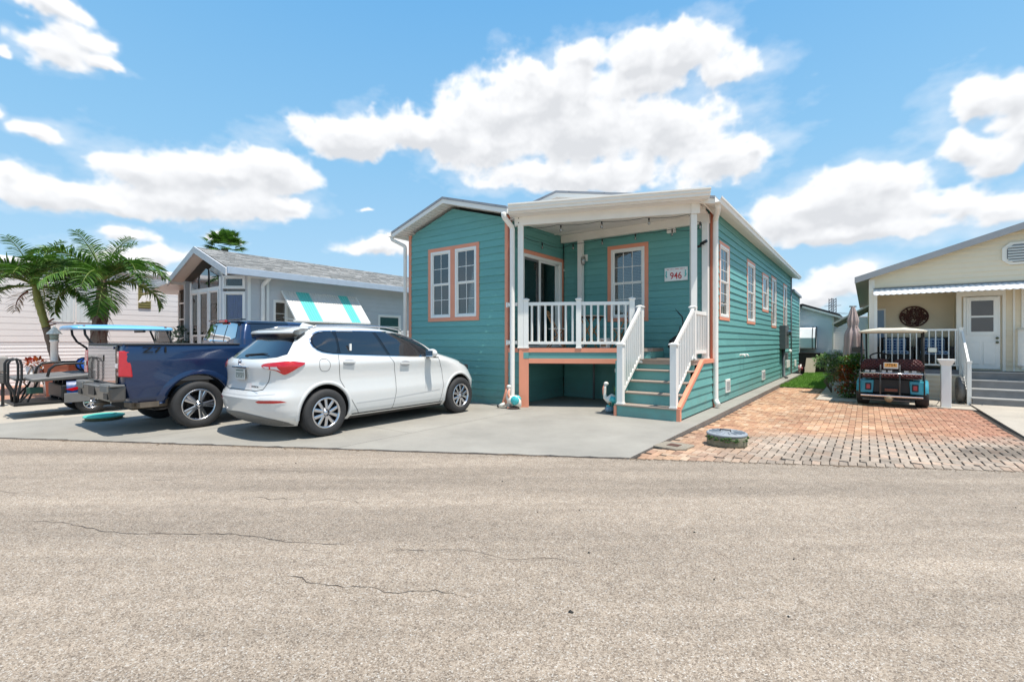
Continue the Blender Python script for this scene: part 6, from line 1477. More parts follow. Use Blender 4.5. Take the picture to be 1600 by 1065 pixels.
# cowl over the rear wheels
for s in (-1, 1):
    rows = []
    for i in range(15):
        x = .62 + 1.0 * i / 14; zt = .66 + .02 * sin(i / 14 * pi)
        lo = .20 + .32 * max(0, 1 - ((x - 1.02) / .33) ** 2) ** .5 if abs(x - 1.02) < .33 else .24 + .02 * abs(x - 1.0)
        rows.append([(x, s * .60, lo), (x, s * .615, (lo + zt) / 2), (x, s * .57, zt), (x, s * .40, zt + .03)])
    MB().grid(rows).build('rear_cowl', BLUEB, GC)
    MB().prism([(.60, .52), (.95, .60), (.95, .55), (.70, .48)], s * .60 - .02, s * .60 + .02, 'Y').build('tail_lamp', REDL, GC)
    MB().box(.58, .98, s * .612 - .012, s * .612 + .012, .25, .44).build('lower_cowl', SEATG, GC, bevel=.01)
MB().box(.55, 1.75, -.56, .56, .34, .60).box(1.7, 3.0, -.55, .55, .22, .30).build('chassis', BLACK, GC, bevel=.02)
# folded cargo bed made of the rear seat cushions
sc_ = MB().hexa([(.12, -.58, .68), (1.15, -.58, .72), (1.15, -.02, .74), (.12, -.02, .70), (.10, -.60, .75), (1.18, -.60, .82), (1.18, .0, .84), (.10, .0, .77)]); sc_.build('folded_seat', SEATG, GC, bevel=.035, seg=3)
MB().hexa([(-.02, .02, .68), (1.12, .02, .72), (1.12, .58, .74), (-.02, .58, .70), (-.04, .0, .75), (1.16, .0, .82), (1.16, .60, .84), (-.04, .60, .77)]).build('folded_seat', SEATG, GC, bevel=.035, seg=3)
for s in (-1, 1):
    MB().tube([(.35, s * .56, .78), (.38, s * .56, .92), (.46, s * .56, 1.0), (.60, s * .56, 1.02), (1.25, s * .56, 1.02), (1.30, s * .56, .85)], .024, 8).build('grab_rail', BLACK, GC)
MB().box(-.10, .75, -.52, .52, .24, .30).build('rear_footplate', BLACK, GC, bevel=.006)
for y in (-.40, -.05):
    MB().tube([(-.06, y, .26), (-.08, y, .50), (-.16, y, .68), (-.16, y, 1.04), (-.13, y, 1.10), (-.05, y, 1.13), (.0, y, 1.10), (.02, y, 1.0), (.02, y, .76), (-.02, y, .5), (-.04, y, .3)], .020, 8).build('bag_rail', BLACK, GC)
for k, (x0, z0, x1, z1) in enumerate(((.55, .30, .70, .68), (.62, .30, .62, .68), (.10, .28, .25, .68), (.0, .3, .22, .6))):
    for y in (-.35, .3): MB().bar((x0, y, z0), (x1, y, z1), .03, .03).build('seat_strut', BLACK, GC)
MB().box(.08, .30, -.50, -.38, .46, .58).build('battery_box', mat('dark_green_box', (.02, .07, .05), .6), GC, bevel=.01)
# front bench, bag, roof
MB().box(1.30, 1.85, -.56, .56, .62, .74).build('front_seat', SEATG, GC, bevel=.04, seg=3); MB().box(1.22, 1.32, -.56, .56, .80, 1.12).build('seat_back', SEATG, GC, bevel=.04, seg=3)
MB().prism([(1.9, .3), (2.5, .3), (2.7, .75), (2.4, .95), (3.15, .70), (3.2, .30), (3.2, .25), (1.9, .25)], -.55, .55, 'Y').build('front_cowl', BLUEB, GC, bevel=.04)
bag = MB()
for k in range(3):
    bag.tube([(1.02, -.40 + .0 * k, .98), (1.02, .15, .98)], .13, 14) if k == 0 else None
bg_ = bag.build('rolled_blue_bag', mat('blue_cloth', (.02, .13, .55), .8, var=.15, vs=12, bump=.4, bs=18), GC)
for y in (-.30, .05): MB().tube([(1.02 + .135 * cos(t * pi / 10), y, .98 + .135 * sin(t * pi / 10)) for t in range(20)], .018, 6, closed=True).build('strap', BLACK, bg_)
roof = MB(); rows = []
for i in range(19):
    x = .72 + 1.72 * i / 18; e = sin(pi * min(1, max(0, (i + .4) / 18.8))) ** .35; row = []
    for j in range(15):
        t = -1 + 2 * j / 14; y = .60 * t * (.86 + .14 * e); row.append((x, y, 1.76 + .06 * (1 - t ** 4) * e - (0.0 if abs(t) < .99 else .02)))
    rows.append(row)
top = rows; bot = [[(x, y, 1.705) for x, y, z in r] for r in rows]
roof.grid(top); roof.grid(bot)
roof.grid([[p for p in top[0]], [p for p in bot[0]]]); roof.grid([top[-1], bot[-1]]); roof.grid([[r[0] for r in top], [r[0] for r in bot]]); roof.grid([[r[-1] for r in top], [r[-1] for r in bot]])
roof.build('roof', SKYB, GC)
for s in (-1, 1):
    MB().tube([(.90, s * .50, 1.79), (.92, s * .50, 1.60), (1.0, s * .52, 1.45), (1.16, s * .54, 1.32), (1.2, s * .55, 1.15), (1.2, s * .55, .7)], .022, 8).build('roof_strut', BLACK, GC)
    MB().tube([(2.30, s * .52, 1.79), (2.62, s * .52, .9)], .022, 8).build('roof_strut', BLACK, GC)
MB().box(1.95, 2.0, -.30, .30, 1.66, 1.73).build('roof_light_bar', BLACK, GC, bevel=.01)
MB().tube([(2.2 + .14 * .5 * sin(t * pi / 8), -.25 + .16 * cos(t * pi / 8), 1.1 + .14 * sin(t * pi / 8)) for t in range(16)], .014, 6, closed=True).build('steering_wheel', BLACK, GC)
MB().box(2.40, 2.42, -.5, .5, .98, 1.75).build('windscreen', glass('clear_pane', (.95, .95, .95), .02, .95), GC)
# cart or grill just entering the picture at far left
GR = empty('barbecue_grill', (-11.50, 10.60, -.0), .15, 'grey covered barbecue grill cut by the left picture edge', 'grill')
MB().box(-.55, .12, -.3, .3, .52, .74).build('firebox', GREYP, GR, bevel=.03); MB().box(-.56, .13, -.3, .3, .75, 1.13).build('hood', mat('grill_cover', (.38, .36, .33), .6, var=.1), GR, bevel=.06, seg=3)
for x in (-.45, .05):
    for y in (-.22, .22): MB().box(x - .02, x + .02, y - .02, y + .02, 0, .52).build('leg', BLACK, GR)
MB().tube([(.14, -.2, .62), (.22, -.2, .60), (.22, -.2, .40), (.14, -.2, .36)], .03, 8).ell((.17, -.25, .55), (.09, .08, .13)).build('side_burner', BLACK, GR)
# ------------------------------------------------------------------ golf cart, right (turquoise, seen from behind)
CF = math.atan2(.77, .64)
GC2 = empty('golf_cart', (9.02, 11.42, -.085), CF, 'turquoise golf cart with maroon quilted seats and cream roof on bricks', 'golf cart')
TQB = mat('turquoise_gloss', (.03, .27, .35), .3, var=.04, coat=.7); MAR = None
def quilt():
    m = bpy.data.materials.new('maroon_quilt'); m.use_nodes = True; nt = m.node_tree; b = nt.nodes['Principled BSDF']; L = nt.links.new
    b.inputs['Base Color'].default_value = (.085, .018, .020, 1); b.inputs['Roughness'].default_value = .42
    tc = nt.nodes.new('ShaderNodeTexCoord'); hs = []
    for s in (1, -1):
        mp = nt.nodes.new('ShaderNodeMapping'); mp.inputs['Rotation'].default_value = (R(45) * s, 0, 0); L(tc.outputs['Object'], mp.inputs[0])
        w = nt.nodes.new('ShaderNodeTexWave'); w.bands_direction = 'Y'; w.inputs['Scale'].default_value = 5.5; L(mp.outputs[0], w.inputs[0]); hs.append(w.outputs['Fac'])
    mn = nt.nodes.new('ShaderNodeMath'); mn.operation = 'MINIMUM'; L(hs[0], mn.inputs[0]); L(hs[1], mn.inputs[1])
    pw = nt.nodes.new('ShaderNodeMath'); pw.operation = 'POWER'; pw.inputs[1].default_value = .4; L(mn.outputs[0], pw.inputs[0])
    bp = nt.nodes.new('ShaderNodeBump'); bp.inputs['Strength'].default_value = 1; bp.inputs['Distance'].default_value = .03; L(pw.outputs[0], bp.inputs['Height']); L(bp.outputs[0], b.inputs['Normal'])
    return m
MAR = quilt()
for x in (.38, 2.05):
    for s in (-1, 1): small_wheel(GC2, x, s * .56, .255, .25, s > 0)
for s in (-1, 1):
    # rounded rear wings with a square lamp
    rows = []
    for i in range(15):
        a = pi * i / 14; rows.append([(.42 - .31 * cos(a), s * .68, .33 + .27 * sin(a)), (.42 - .33 * cos(a), s * .66, .34 + .29 * sin(a)), (.42 - .33 * cos(a), s * .36, .35 + .30 * sin(a))])
    MB().grid(rows).build('rear_wing', TQB, GC2)
    w = MB().hexa([(.04, s * .64, .30), (.04, s * .35, .30), (.30, s * .35, .30), (.30, s * .64, .30), (.07, s * .60, .60), (.06, s * .33, .62), (.3, s * .33, .62), (.3, s * .60, .60)]).build('rear_panel', TQB, GC2, bevel=.02)
    MB().box(.020, .055, s * .44 - .06, s * .44 + .06, .37, .54).build('lamp_bezel', BLACK, w, bevel=.008); MB().box(.008, .03, s * .44 - .038, s * .44 + .038, .40, .51).build('tail_lamp', mat('red_lens', (.42, .035, .05), .25, coat=.6), w, bevel=.008)
MB().box(.12, 1.6, -.40, .40, .30, .64).box(1.2, 2.4, -.58, .58, .22, .30).box(1.9, 2.4, -.58, .58, .3, .75).build('chassis', BLACK, GC2, bevel=.02)
MB().box(-.16, -.10, -.58, .58, .235, .275).build('rear_bumper_bar', CHROME, GC2, bevel=.01); MB().box(-.12, .3, -.54, .54, .20, .235).build('rear_footplate', BLACK, GC2)
for y in (-.60, .60): MB().tube([(-.13, y, .26), (-.12, y, .55), (-.06, y, .78), (.05, y, .86)], .016, 6).build('side_hoop', BLACK, GC2)
for y in (-.16, .20): MB().tube([(-.13, y, .25), (-.15, y, .60), (-.10, y, .80), (-.08, y, .98), (-.04, y, .98)], .018, 6).build('bag_upright', mat('worn_black', (.05, .05, .05), .5, var=.3), GC2)
MB().tube([(-.14, -.58, .79), (-.14, .58, .79)], .014, 6).tube([(-.14, -.58, .26), (-.14, .58, .26)], .014, 6).build('cross_bar', CHROME, GC2)
MB().ell((-.10, .04, .20), (.08, .09, .09), 10, 7).build('tow_ball_cover', mat('tan_cloth', (.30, .25, .16), .8), GC2)
MB().box(-.02, .12, -.12, .12, .36, .42).build('storage_tray', mat('rust_tray', (.22, .07, .04), .7), GC2)
MB().tube([(-.02, -.35, .15), (-.02, .55, .15)], .02, 6).tube([(.42, -.5, .235), (.42, .5, .235)], .05, 8).build('axle', GREYM, GC2)
# seats
MB().box(-.06, .42, -.56, .56, .68, .78).build('rear_seat', MAR, GC2, bevel=.04, seg=3)
MB().box(.05, .50, -.54, .54, .775, .80).build('seat_tray', GREYM, GC2)
tray = MB()
for y in (-.42, -.28, .02, .14, .34, .46): tray.box(.02, .08, y - .04, y + .04, .80, .855)
tray.build('tray_hardware', mat('tray_chrome', (.5, .5, .52), .25, metal=.8, var=.1, vs=30), GC2)
for (y0, y1) in ((-.60, -.005), (.005, .60)):
    rows = []; c = (y0 + y1) / 2; hw = (y1 - y0) / 2
    for i in range(17):
        t = -1 + 2 * i / 16; y = c + hw * t; hh = (1 - abs(t) ** 5) ** .5
        rows.append([(.26, y, .86 + .02), (.20, y, .85), (.17, y, .86 + .06), (.165, y, .98), (.18, y, .90 + .20 * hh), (.21, y, .90 + .225 * hh), (.27, y, .90 + .20 * hh), (.29, y, .98), (.26, y, .87)])
    MB().grid(rows).build('seat_back', MAR, GC2)
MB().box(.75, 1.25, -.56, .56, .62, .74).build('front_seat', MAR, GC2, bevel=.04, seg=3)
# plate
pt = MB().box(-.19, -.175, -.135, .135, .905, 1.045).build('licence_plate', mat('plate_white', (.72, .70, .66), .4), GC2, bevel=.005)
MB().box(-.196, -.191, -.118, .118, .945, 1.032).build('plate_band', mat('plate_orange', (.86, .42, .10), .5, var=0), pt)
text_mesh('7754', .088, mat('plate_brown', (.22, .07, .005), .5, var=0), 'plate_number', pt, (-.199, 0, .988), (R(90), 0, R(-90)), .001, 1.0)
# roof and struts
rows = []
for i in range(15):
    x = .05 + 1.95 * i / 14; ex_ = sin(pi * (i + .3) / 14.6) ** .3; row = []
    for j in range(17):
        t = -1 + 2 * j / 16; row.append((x, .67 * t * (.9 + .1 * ex_), 1.80 + .085 * (1 - abs(t) ** 3.2) * ex_ + .012 * math.exp(-((abs(t) - .35) / .08) ** 2)))
    rows.append(row)
CREAMR = mat('cream_roof_plastic', (.74, .68, .54), .45, var=.03)
rf = MB(); rf.grid(rows); bot = [[(x, y * .985, 1.765) for x, y, z in r] for r in rows]; rf.grid(bot); rf.grid([rows[0], bot[0]]); rf.grid([rows[-1], bot[-1]]); rf.grid([[r[0] for r in rows], [r[0] for r in bot]]); rf.grid([[r[-1] for r in rows], [r[-1] for r in bot]])
rf.build('roof', CREAMR, GC2)
for s in (-1, 1):
    MB().tube([(.30, s * .59, 1.77), (.30, s * .59, .62)], .020, 8).build('roof_strut', BLACK, GC2); MB().tube([(1.75, s * .58, 1.77), (1.95, s * .58, 1.1), (2.0, s * .56, .7)], .020, 8).build('roof_strut', BLACK, GC2)
    m = MB().box(1.55, 1.62, s * .78 - .10, s * .78 + .10, 1.26, 1.40).build('side_mirror', BLACK, GC2, bevel=.02); MB().bar((1.75, s * .58, 1.3), (1.6, s * .7, 1.32), .02, .02).build('mirror_arm', BLACK, m)
    MB().box(1.54, 1.552, s * .78 - .08, s * .78 + .08, 1.275, 1.385).build('mirror_glass', CHROME if s < 0 else BLACKG, m)
sw_ = [(1.45 + .10 * sin(t * pi / 10), .28 + .20 * cos(t * pi / 10), 1.14 + .10 * sin(t * pi / 10)) for t in range(20)]
MB().tube(sw_, .018, 6, closed=True).tube([(1.45, .28, 1.14), (1.85, .28, .7)], .02, 6).build('steering_wheel', BLACK, GC2)
# ================================================================== PLANTS
def leaf_mat(name, c1, c2, rough=.45, tr=.25):
    m = bpy.data.materials.new(name); m.use_nodes = True; nt = m.node_tree; b = nt.nodes['Principled BSDF']; L = nt.links.new
    g = nt.nodes.new('ShaderNodeNewGeometry'); r = nt.nodes.new('ShaderNodeMix'); r.data_type = 'RGBA'; r.inputs[6].default_value = (*c1, 1); r.inputs[7].default_value = (*c2, 1)
    L(g.outputs['Random Per Island'], r.inputs[0]); L(r.outputs[2], b.inputs['Base Color']); b.inputs['Roughness'].default_value = rough
    t = nt.nodes.new('ShaderNodeBsdfTranslucent'); L(r.outputs[2], t.inputs[0]); mx = nt.nodes.new('ShaderNodeMixShader'); mx.inputs[0].default_value = tr
    L(b.outputs[0], mx.inputs[1]); L(t.outputs[0], mx.inputs[2]); L(mx.outputs[0], nt.nodes['Material Output'].inputs[0]); return m
PALM = leaf_mat('palm_leaflet', (.035, .11, .014), (.12, .25, .03), .55)
PALMY = leaf_mat('palm_leaflet_young', (.09, .20, .03), (.16, .28, .05), .4)
DEADL = leaf_mat('dead_frond', (.10, .030, .022), (.17, .065, .045), .8, .1)
RACH = mat('frond_stalk', (.17, .22, .045), .5, var=.15)
TRUNKM = mat('palm_bark', (.20, .15, .115), .9, var=.35, vs=10, bump=.8, bs=22, stretch=(1, 1, 5), dirt=.3)
SHAFT = mat('palm_crownshaft', (.27, .27, .07), .5, var=.2, vs=5)
def frond(L_=1.6, rise=.55, droop=1.5, nleaf=44, ll=.46, seed=0, wid=.028):
    r = random.Random(seed); st = MB(); lf = MB(); path = []; p = Vector((0, 0, 0)); ang = rise; n = 22
    for i in range(n + 1):
        path.append(p.copy()); p = p + Vector((cos(ang), 0, sin(ang))) * L_ / n; ang -= droop / n * (.4 + 1.2 * i / n)
    st.tube(path, [.024 * (1 - .85 * i / n) + .003 for i in range(n + 1)], 5)
    for k in range(nleaf):
        t = .16 + .84 * (k + .5) / nleaf; f = t * n; i = min(n - 1, int(f)); c = path[i].lerp(path[i + 1], f - i); d = (path[i + 1] - path[i]).normalized()
        up = Vector((-d.z, 0, d.x)); l = ll * (sin(pi * min(1, t * .82 + .12)) ** .6) * r.uniform(.82, 1.12)
        for s in (-1, 1):
            out = (Vector((0, s, 0)) * r.uniform(.80, 1.0) + d * r.uniform(.45, .75) + up * r.uniform(.15, .55)).normalized()
            pts = []; q = c.copy(); v = out
            for j in range(5): pts.append(q.copy()); q = q + v * l / 4; v = (v + Vector((0, 0, -r.uniform(.16, .36)))).normalized()
            w_ = wid * r.uniform(.8, 1.15); wd = [(.35), 1, .85, .5, .04]; e = v.cross(Vector((0, 0, 1))); e = (d - v * d.dot(v)).normalized()
            e = (e * .8 + Vector((0, 0, 1)) * r.uniform(-.5, .5)).normalized()
            rows = [[pt - e * w_ * .5 * g_, pt + Vector((0, 0, -.006)) * g_, pt + e * w_ * .5 * g_] for pt, g_ in zip(pts, wd)]
            lf.grid(rows, False)
    return st, lf
def palm(name, base, pts, radii, crown, label, nf=15, seed=1, scale=1., dead=False, split=.5, group=None):
    root = empty(name, base, 0, label, 'palm tree', group)
    B_ = Vector(base); loc = [Vector(p) - B_ for p in pts]
    k = int(len(loc) * split)
    def dense(a, ra): 
        P, Q = [], []
        for i in range(len(a) - 1):
            for t in range(6): P.append(a[i].lerp(a[i + 1], t / 6)); Q.append((ra[i] + (ra[i + 1] - ra[i]) * t / 6) * (1.07 if t % 3 == 0 else .97))
        P.append(a[-1]); Q.append(ra[-1]); return P, Q
    P, Q = dense(loc[:k + 1], radii[:k + 1]); MB().tube(P, Q, 12).build('trunk', TRUNKM, root)
    P, Q = dense(loc[k:], radii[k:]); MB().tube(P, [q * .99 for q in Q], 12).build('crownshaft', SHAFT if not dead else TRUNKM, root)
    c = Vector(crown) - B_; r = random.Random(seed); var = []
    for v in range(4):
        st, lf = frond(r.uniform(1.45, 1.75) * scale, r.uniform(.5, .9), r.uniform(1.5, 2.2), 54, .56 * scale, seed * 10 + v, .046)
        var.append((st.mesh('frond', RACH), lf.mesh('leaflets', PALM)))
    st, lf = frond(1.35 * scale, 1.1, .9, 40, .42 * scale, seed * 10 + 9); var.append((st.mesh('frond', RACH), lf.mesh('leaflets', PALMY)))
    for i in range(nf):
        a = 2 * pi * (i * .381966) + r.uniform(-.2, .2); lvl = i / nf
        tilt = -.55 * lvl + .35 + r.uniform(-.12, .12) - (.35 if i > nf * .7 else 0); v = var[i % 4] if i > 3 else var[4]
        o = share('frond', v[0], root, c + Vector((0, 0, .12 * (1 - lvl))), (r.uniform(-.3, .3), -tilt + .12, a)); share('leaflets', v[1], o)
    return root, c
p1, c1 = palm('palm_tree', (-12.62, 13.5, -.05), [(-12.62, 13.5, -.05), (-12.75, 13.5, .6), (-12.93, 13.5, 1.25), (-13.10, 13.5, 1.85), (-13.22, 13.5, 2.25), (-13.33, 13.5, 2.65), (-13.42, 13.5, 3.05)], [.15, .115, .10, .095, .095, .10, .065], (-13.42, 13.5, 3.0), 'palm tree leaning left with yellow green upper trunk, at the left edge', 18, 3, 1.05, split=.5)
p2, c2 = palm('palm_tree', (-11.55, 13.4, -.05), [(-11.62, 13.4, -.05), (-11.60, 13.4, .7), (-11.55, 13.4, 1.4), (-11.50, 13.4, 2.1), (-11.47, 13.4, 2.6), (-11.44, 13.4, 2.9), (-11.42, 13.4, 3.2)], [.19, .17, .20, .17, .13, .12, .08], (-11.42, 13.4, 3.1), 'upright palm tree with skirt of dead reddish fronds, behind the blue roofed cart', 19, 5, 1.05, dead=True, split=.6)
rd = random.Random(8); dd = MB()
for i in range(95):
    a = rd.uniform(0, 2 * pi); z = rd.uniform(1.25, 2.75); q = Vector((.10 + .02 * rd.random(), 0, z)); q.rotate(Euler((0, 0, a))); o_ = Vector((cos(a), sin(a), -rd.uniform(.9, 2.2))).normalized(); l = rd.uniform(.22, .50); e = o_.cross(Vector((0, 0, 1))).normalized() * rd.uniform(.010, .022)
    q = q + Vector((.02 + (z - 1.4) * .06, 0, 0)); m_ = q + o_ * l * .5; t_ = q + o_ * l + Vector((0, 0, -.07)); dd.add([q - e, q + e, m_ + e * .8, m_ - e * .8, t_], [(0, 1, 2, 3), (3, 2, 4)])
dd.build('dead_fronds', DEADL, p2)
sn = MB()
for (z, a, l) in ((1.95, .2, .16), (1.80, .5, .2), (2.05, .0, .12), (1.55, .3, .10)): sn.bar((-.42 + (2.0 - z) * .14, 0, z), (-.42 + (2.0 - z) * .14 + .08 + l, -.05, z + .1 - a * .2), .05, .02)
sn.build('leaf_stub', DEADL, p1)
# dry hanging frond of the left palm
st, lf = frond(.75, -.3, 1.7, 16, .34, 77, .03); o = st.build('dead_fronds', DEADL, p1, tuple(c1 + Vector((-.10, -.1, -.15))), (0, 0, pi - .2)); lf.build('leaflets', leaf_mat('dry_leaf', (.30, .24, .18), (.42, .36, .28), .8, .2), o)
def fan_palm(base, top, label):
    root = empty('fan_palm', base, 0, label, 'palm tree'); MB().tube([(0, 0, 0), (0, 0, top)], .2, 8).build('trunk', TRUNKM, root)
    r = random.Random(5); L_ = MB()
    for i in range(130):
        a = r.uniform(0, 2 * pi); e = r.uniform(-.5, 1.5); d = Vector((cos(a) * cos(e), sin(a) * cos(e), sin(e))); c = Vector((0, 0, top)) + d * r.uniform(.5, 1.0)
        x = d.cross(Vector((0, 0, 1))).normalized(); y = x.cross(d)
        for k in range(13):
            t = -1.25 + 2.5 * k / 12; v = (d * cos(t) + x * sin(t)).normalized(); l = .62 * (1 - abs(t) * .2); w_ = v.cross(y).normalized() * .035
            tip = c + v * l + Vector((0, 0, -.15)); L_.add([c, c + v * l * .5 - w_, tip, c + v * l * .5 + w_], [(0, 1, 2, 3)])
    o = L_.build('crown', PALM, root); return root
fan_palm((-17.95, 30, -.1), 7.35, 'fan palm crown showing above the grey shingle roof')
def leaf_bush(name, base, blobs, n, size, mats_, label, cat='bush', seed=1):
    root = empty(name, base, 0, label, cat); r = random.Random(seed); bs_ = [MB() for _ in mats_]
    for i in range(n):
        (cx, cy, cz, rx, ry, rz, mi) = r.choice(blobs); u = Vector((r.gauss(0, 1), r.gauss(0, 1), r.gauss(0, 1))).normalized() * r.uniform(.55, 1.05)
        p = Vector((cx + u.x * rx, cy + u.y * ry, cz + u.z * rz)); 
        if p.z < .02: continue
        d = (u + Vector((r.uniform(-.7, .7), r.uniform(-.7, .7), r.uniform(-.3, .8)))).normalized(); x = d.cross(Vector((0, 0, 1))).normalized() * size * .30; l = size * r.uniform(.7, 1.3)
        m_ = bs_[mi if r.random() > .15 else r.randrange(len(mats_))]
        q = Vector((0, 0, -.12 * l)); m_.add([p, p + d * l * .45 - x, p + d * l + q, p + d * l * .45 + x], [(0, 1, 2), (0, 2, 3)])
    names = ['foliage', 'red_foliage', 'flowers']
    for nm_, b, m in zip(names, bs_, mats_):
        if b.v: b.build(nm_, m, root)
    st = MB()
    for k in range(6): st.tube([(0, 0, 0), (r.uniform(-.2, .2), r.uniform(-.2, .2), .35), (r.uniform(-.35, .35), r.uniform(-.3, .3), .8)], .012, 5)
    st.build('stem', TRUNKM, root); return root
GRN = leaf_mat('bush_leaf', (.05, .14, .022), (.13, .26, .05)); REDF = leaf_mat('croton_leaf', (.22, .035, .012), (.36, .12, .03)); WFL = leaf_mat('white_flower', (.6, .6, .55), (.75, .75, .7), .6); PALE = leaf_mat('pale_leaf', (.13, .26, .07), (.30, .42, .18))
bb = [(-.10, 0, .42, .33, .3, .30, 1), (.0, .05, .75, .30, .28, .26, 0), (.12, 0, .55, .28, .3, .4, 0), (.10, -.1, 1.0, .22, .2, .2, 0), (-.05, 0, .2, .3, .3, .18, 0), (-.12, 0, .7, .22, .2, .2, 1), (.0, .05, 1.02, .28, .2, .14, 0)]
leaf_bush('croton_bush', (9.34, 13.25, -.09), bb, 2400, .085, [GRN, REDF], 'dense green and red croton bush beside the turquoise golf cart', seed=3)
leaf_bush('flowering_bush', (9.72, 14.6, -.09), [(-.22, 0, .95, .28, .3, .2, 0), (.1, 0, 1.0, .36, .3, .18, 0), (.05, 0, .6, .2, .25, .3, 0), (.1, 0, 1.14, .25, .2, .10, 2)], 1300, .10, [PALE, PALE, WFL], 'pale green bush with small white flowers behind the croton', seed=4)
leaf_bush('potted_plant', tuple(WP(-11.0, -2.75, 0)), [(0, 0, 1.55, .30, .3, .35, 0), (.05, 0, 1.2, .25, .25, .25, 0), (-.1, 0, 1.0, .22, .2, .2, 0)], 420, .17, [leaf_mat('dark_variegated', (.03, .07, .045), (.20, .26, .22))], 'dark leafy potted plant before the grey home screen door', 'plant', seed=6)
MB().lathe([(.16, 0), (.22, .5), (.2, .5), (.19, .1)], 14).build('pot', mat('dark_pot', (.05, .045, .04), .6), bpy.data.objects['potted_plant'])
# ================================================================== SMALL THINGS OUTSIDE
CONCO = concrete('old_concrete', (.27, .25, .17), .25, .25, 30)
def zp(a, b_): return zpav(a, b_)
sr = empty('septic_riser', tuple(WP(4.97, -1.40, zp(4.97, -1.40) - .01)), -TH, 'round concrete riser with grey plastic lid on the brick drive', 'utility cover')
MB().lathe([(.265, 0), (.27, .05), (.268, .12), (.27, .160), (.25, .165)], 40).build('riser_ring', CONCO, sr)
MB().lathe([(.268, .160), (.275, .167), (.272, .185), (.25, .20), (.24, .193), (.10, .20), (0, .203)], 40).build('lid', mat('grey_lid', (.30, .33, .36), .5, var=.15, vs=8, dirt=.35), sr)
rbs = MB()
for k in range(16): a = 2 * pi * k / 16; rbs.bar((.10 * cos(a), .10 * sin(a), .203), (.24 * cos(a), .24 * sin(a), .199), .008, .012)
rbs.build('lid_ribs', MATS['grey_lid'], sr)
MB().tube([(-.09, .0, .20), (-.09, 0, .225), (.05, 0, .225), (.05, 0, .20)], .010, 6).build('lid_handle', mat('dark_steel', (.05, .055, .06), .5, metal=.4), sr)
mo = MB()
for k in range(46):
    a = rd.uniform(2.9, 6.4); z = rd.uniform(.095, .155); mo.ell((.271 * cos(a), .271 * sin(a), z), (.025, .025, rd.uniform(.004, .012)), 6, 4)
mo.build('moss', mat('moss', (.06, .12, .03), .95, var=.4, vs=40), sr)
vc = empty('valve_cover', tuple(WP(4.42, -2.05, zp(4.42, -2.05) - .004)), -TH - .12, 'flat square concrete valve cover with rusty plate in the brick corner', 'utility cover')
MB().prism([(-.19, -.22), (.12, -.22), (.21, -.13), (.21, .2), (.19, .22), (-.15, .22), (-.21, .17), (-.21, -.2)], 0, .035).build('cover_slab', concrete('cover_concrete', (.30, .26, .20), .2, .1, 40), vc, bevel=.008)
MB().box(-.075, .085, -.075, .075, .035, .040).build('iron_plate', mat('rust_plate', (.10, .045, .030), .8, var=.3, vs=30), vc)
tl = empty('utility_lid', tuple(WP(-4.93, -6.08, 0)), -TH, 'turquoise painted round lid on a low concrete collar by the pickup', 'utility cover')
MB().lathe([(.27, 0), (.28, .05), (.27, .06)], 36).build('collar', concrete('collar_concrete', (.16, .15, .08), .2, .2, 40), tl); TQP = mat('turquoise_lid_paint', (.10, .56, .44), .5, var=.06, vs=6, dirt=.08)
MB().lathe([(.30, .055), (.31, .062), (.30, .085), (.20, .105), (0, .115)], 36).build('lid', TQP, tl); MB().bar((.12, .14, .10), (.22, .05, .09), .04, .04).build('lid_handle', TQP, tl)
# lantern post, planter and flower pots
lp = empty('lantern_post', (-12.30, 12.9, -.02), 0, 'slim white lantern post with peaked cap before the white home', 'lamp post')
MB().lathe([(.12, 0), (.12, .1), (.085, .12), (.08, 1.45), (.10, 1.48), (.10, 1.52)], 10).build('post', WHITE2, lp); MB().lathe([(.09, 1.52), (.10, 1.68), (.05, 1.69)], 6).build('lantern_glass', mat('lantern_green', (.25, .32, .28), .3), lp)
MB().lathe([(.17, 1.68), (.16, 1.70), (.05, 1.84), (.02, 1.87), (.025, 1.90), (0, 1.93)], 6, smooth=False).build('lantern_cap', WHITE, lp)
pn = empty('orange_planter', (-12.0, 12.9, -.02), .1, 'square terracotta orange planter behind the folded cart seat', 'planter')
MB().hexa([(-.26, -.26, 0), (.26, -.26, 0), (.26, .26, 0), (-.26, .26, 0), (-.30, -.30, .86), (.30, -.30, .86), (.30, .30, .86), (-.30, .30, .86)]).build('planter_body', mat('terracotta', (.40, .12, .06), .6, var=.08), pn); MB().box(-.32, .32, -.32, .32, .84, .90).build('planter_rim', MATS['terracotta'], pn)
for i, (x, y, z, lab) in enumerate(((-13.15, 13.2, .78, 'red and yellow flowers in raised white pot behind the cart rail'), (-12.9, 13.4, .45, 'low red flowers in pale bed by the white skirting'))):
    fb = leaf_bush('flower_pot', (x, y, 0), [(0, 0, z + .1, .28, .2, .12, 0)] , 160, .11, [leaf_mat('red_flower%d' % i if False else 'red_petal', (.5, .03, .02), (.7, .25, .05), .6)], lab, 'flowers', seed=20 + i)
    MB().lathe([(.10, 0), (.18, z), (.16, z)], 12).build('pot', WHITE2, fb)
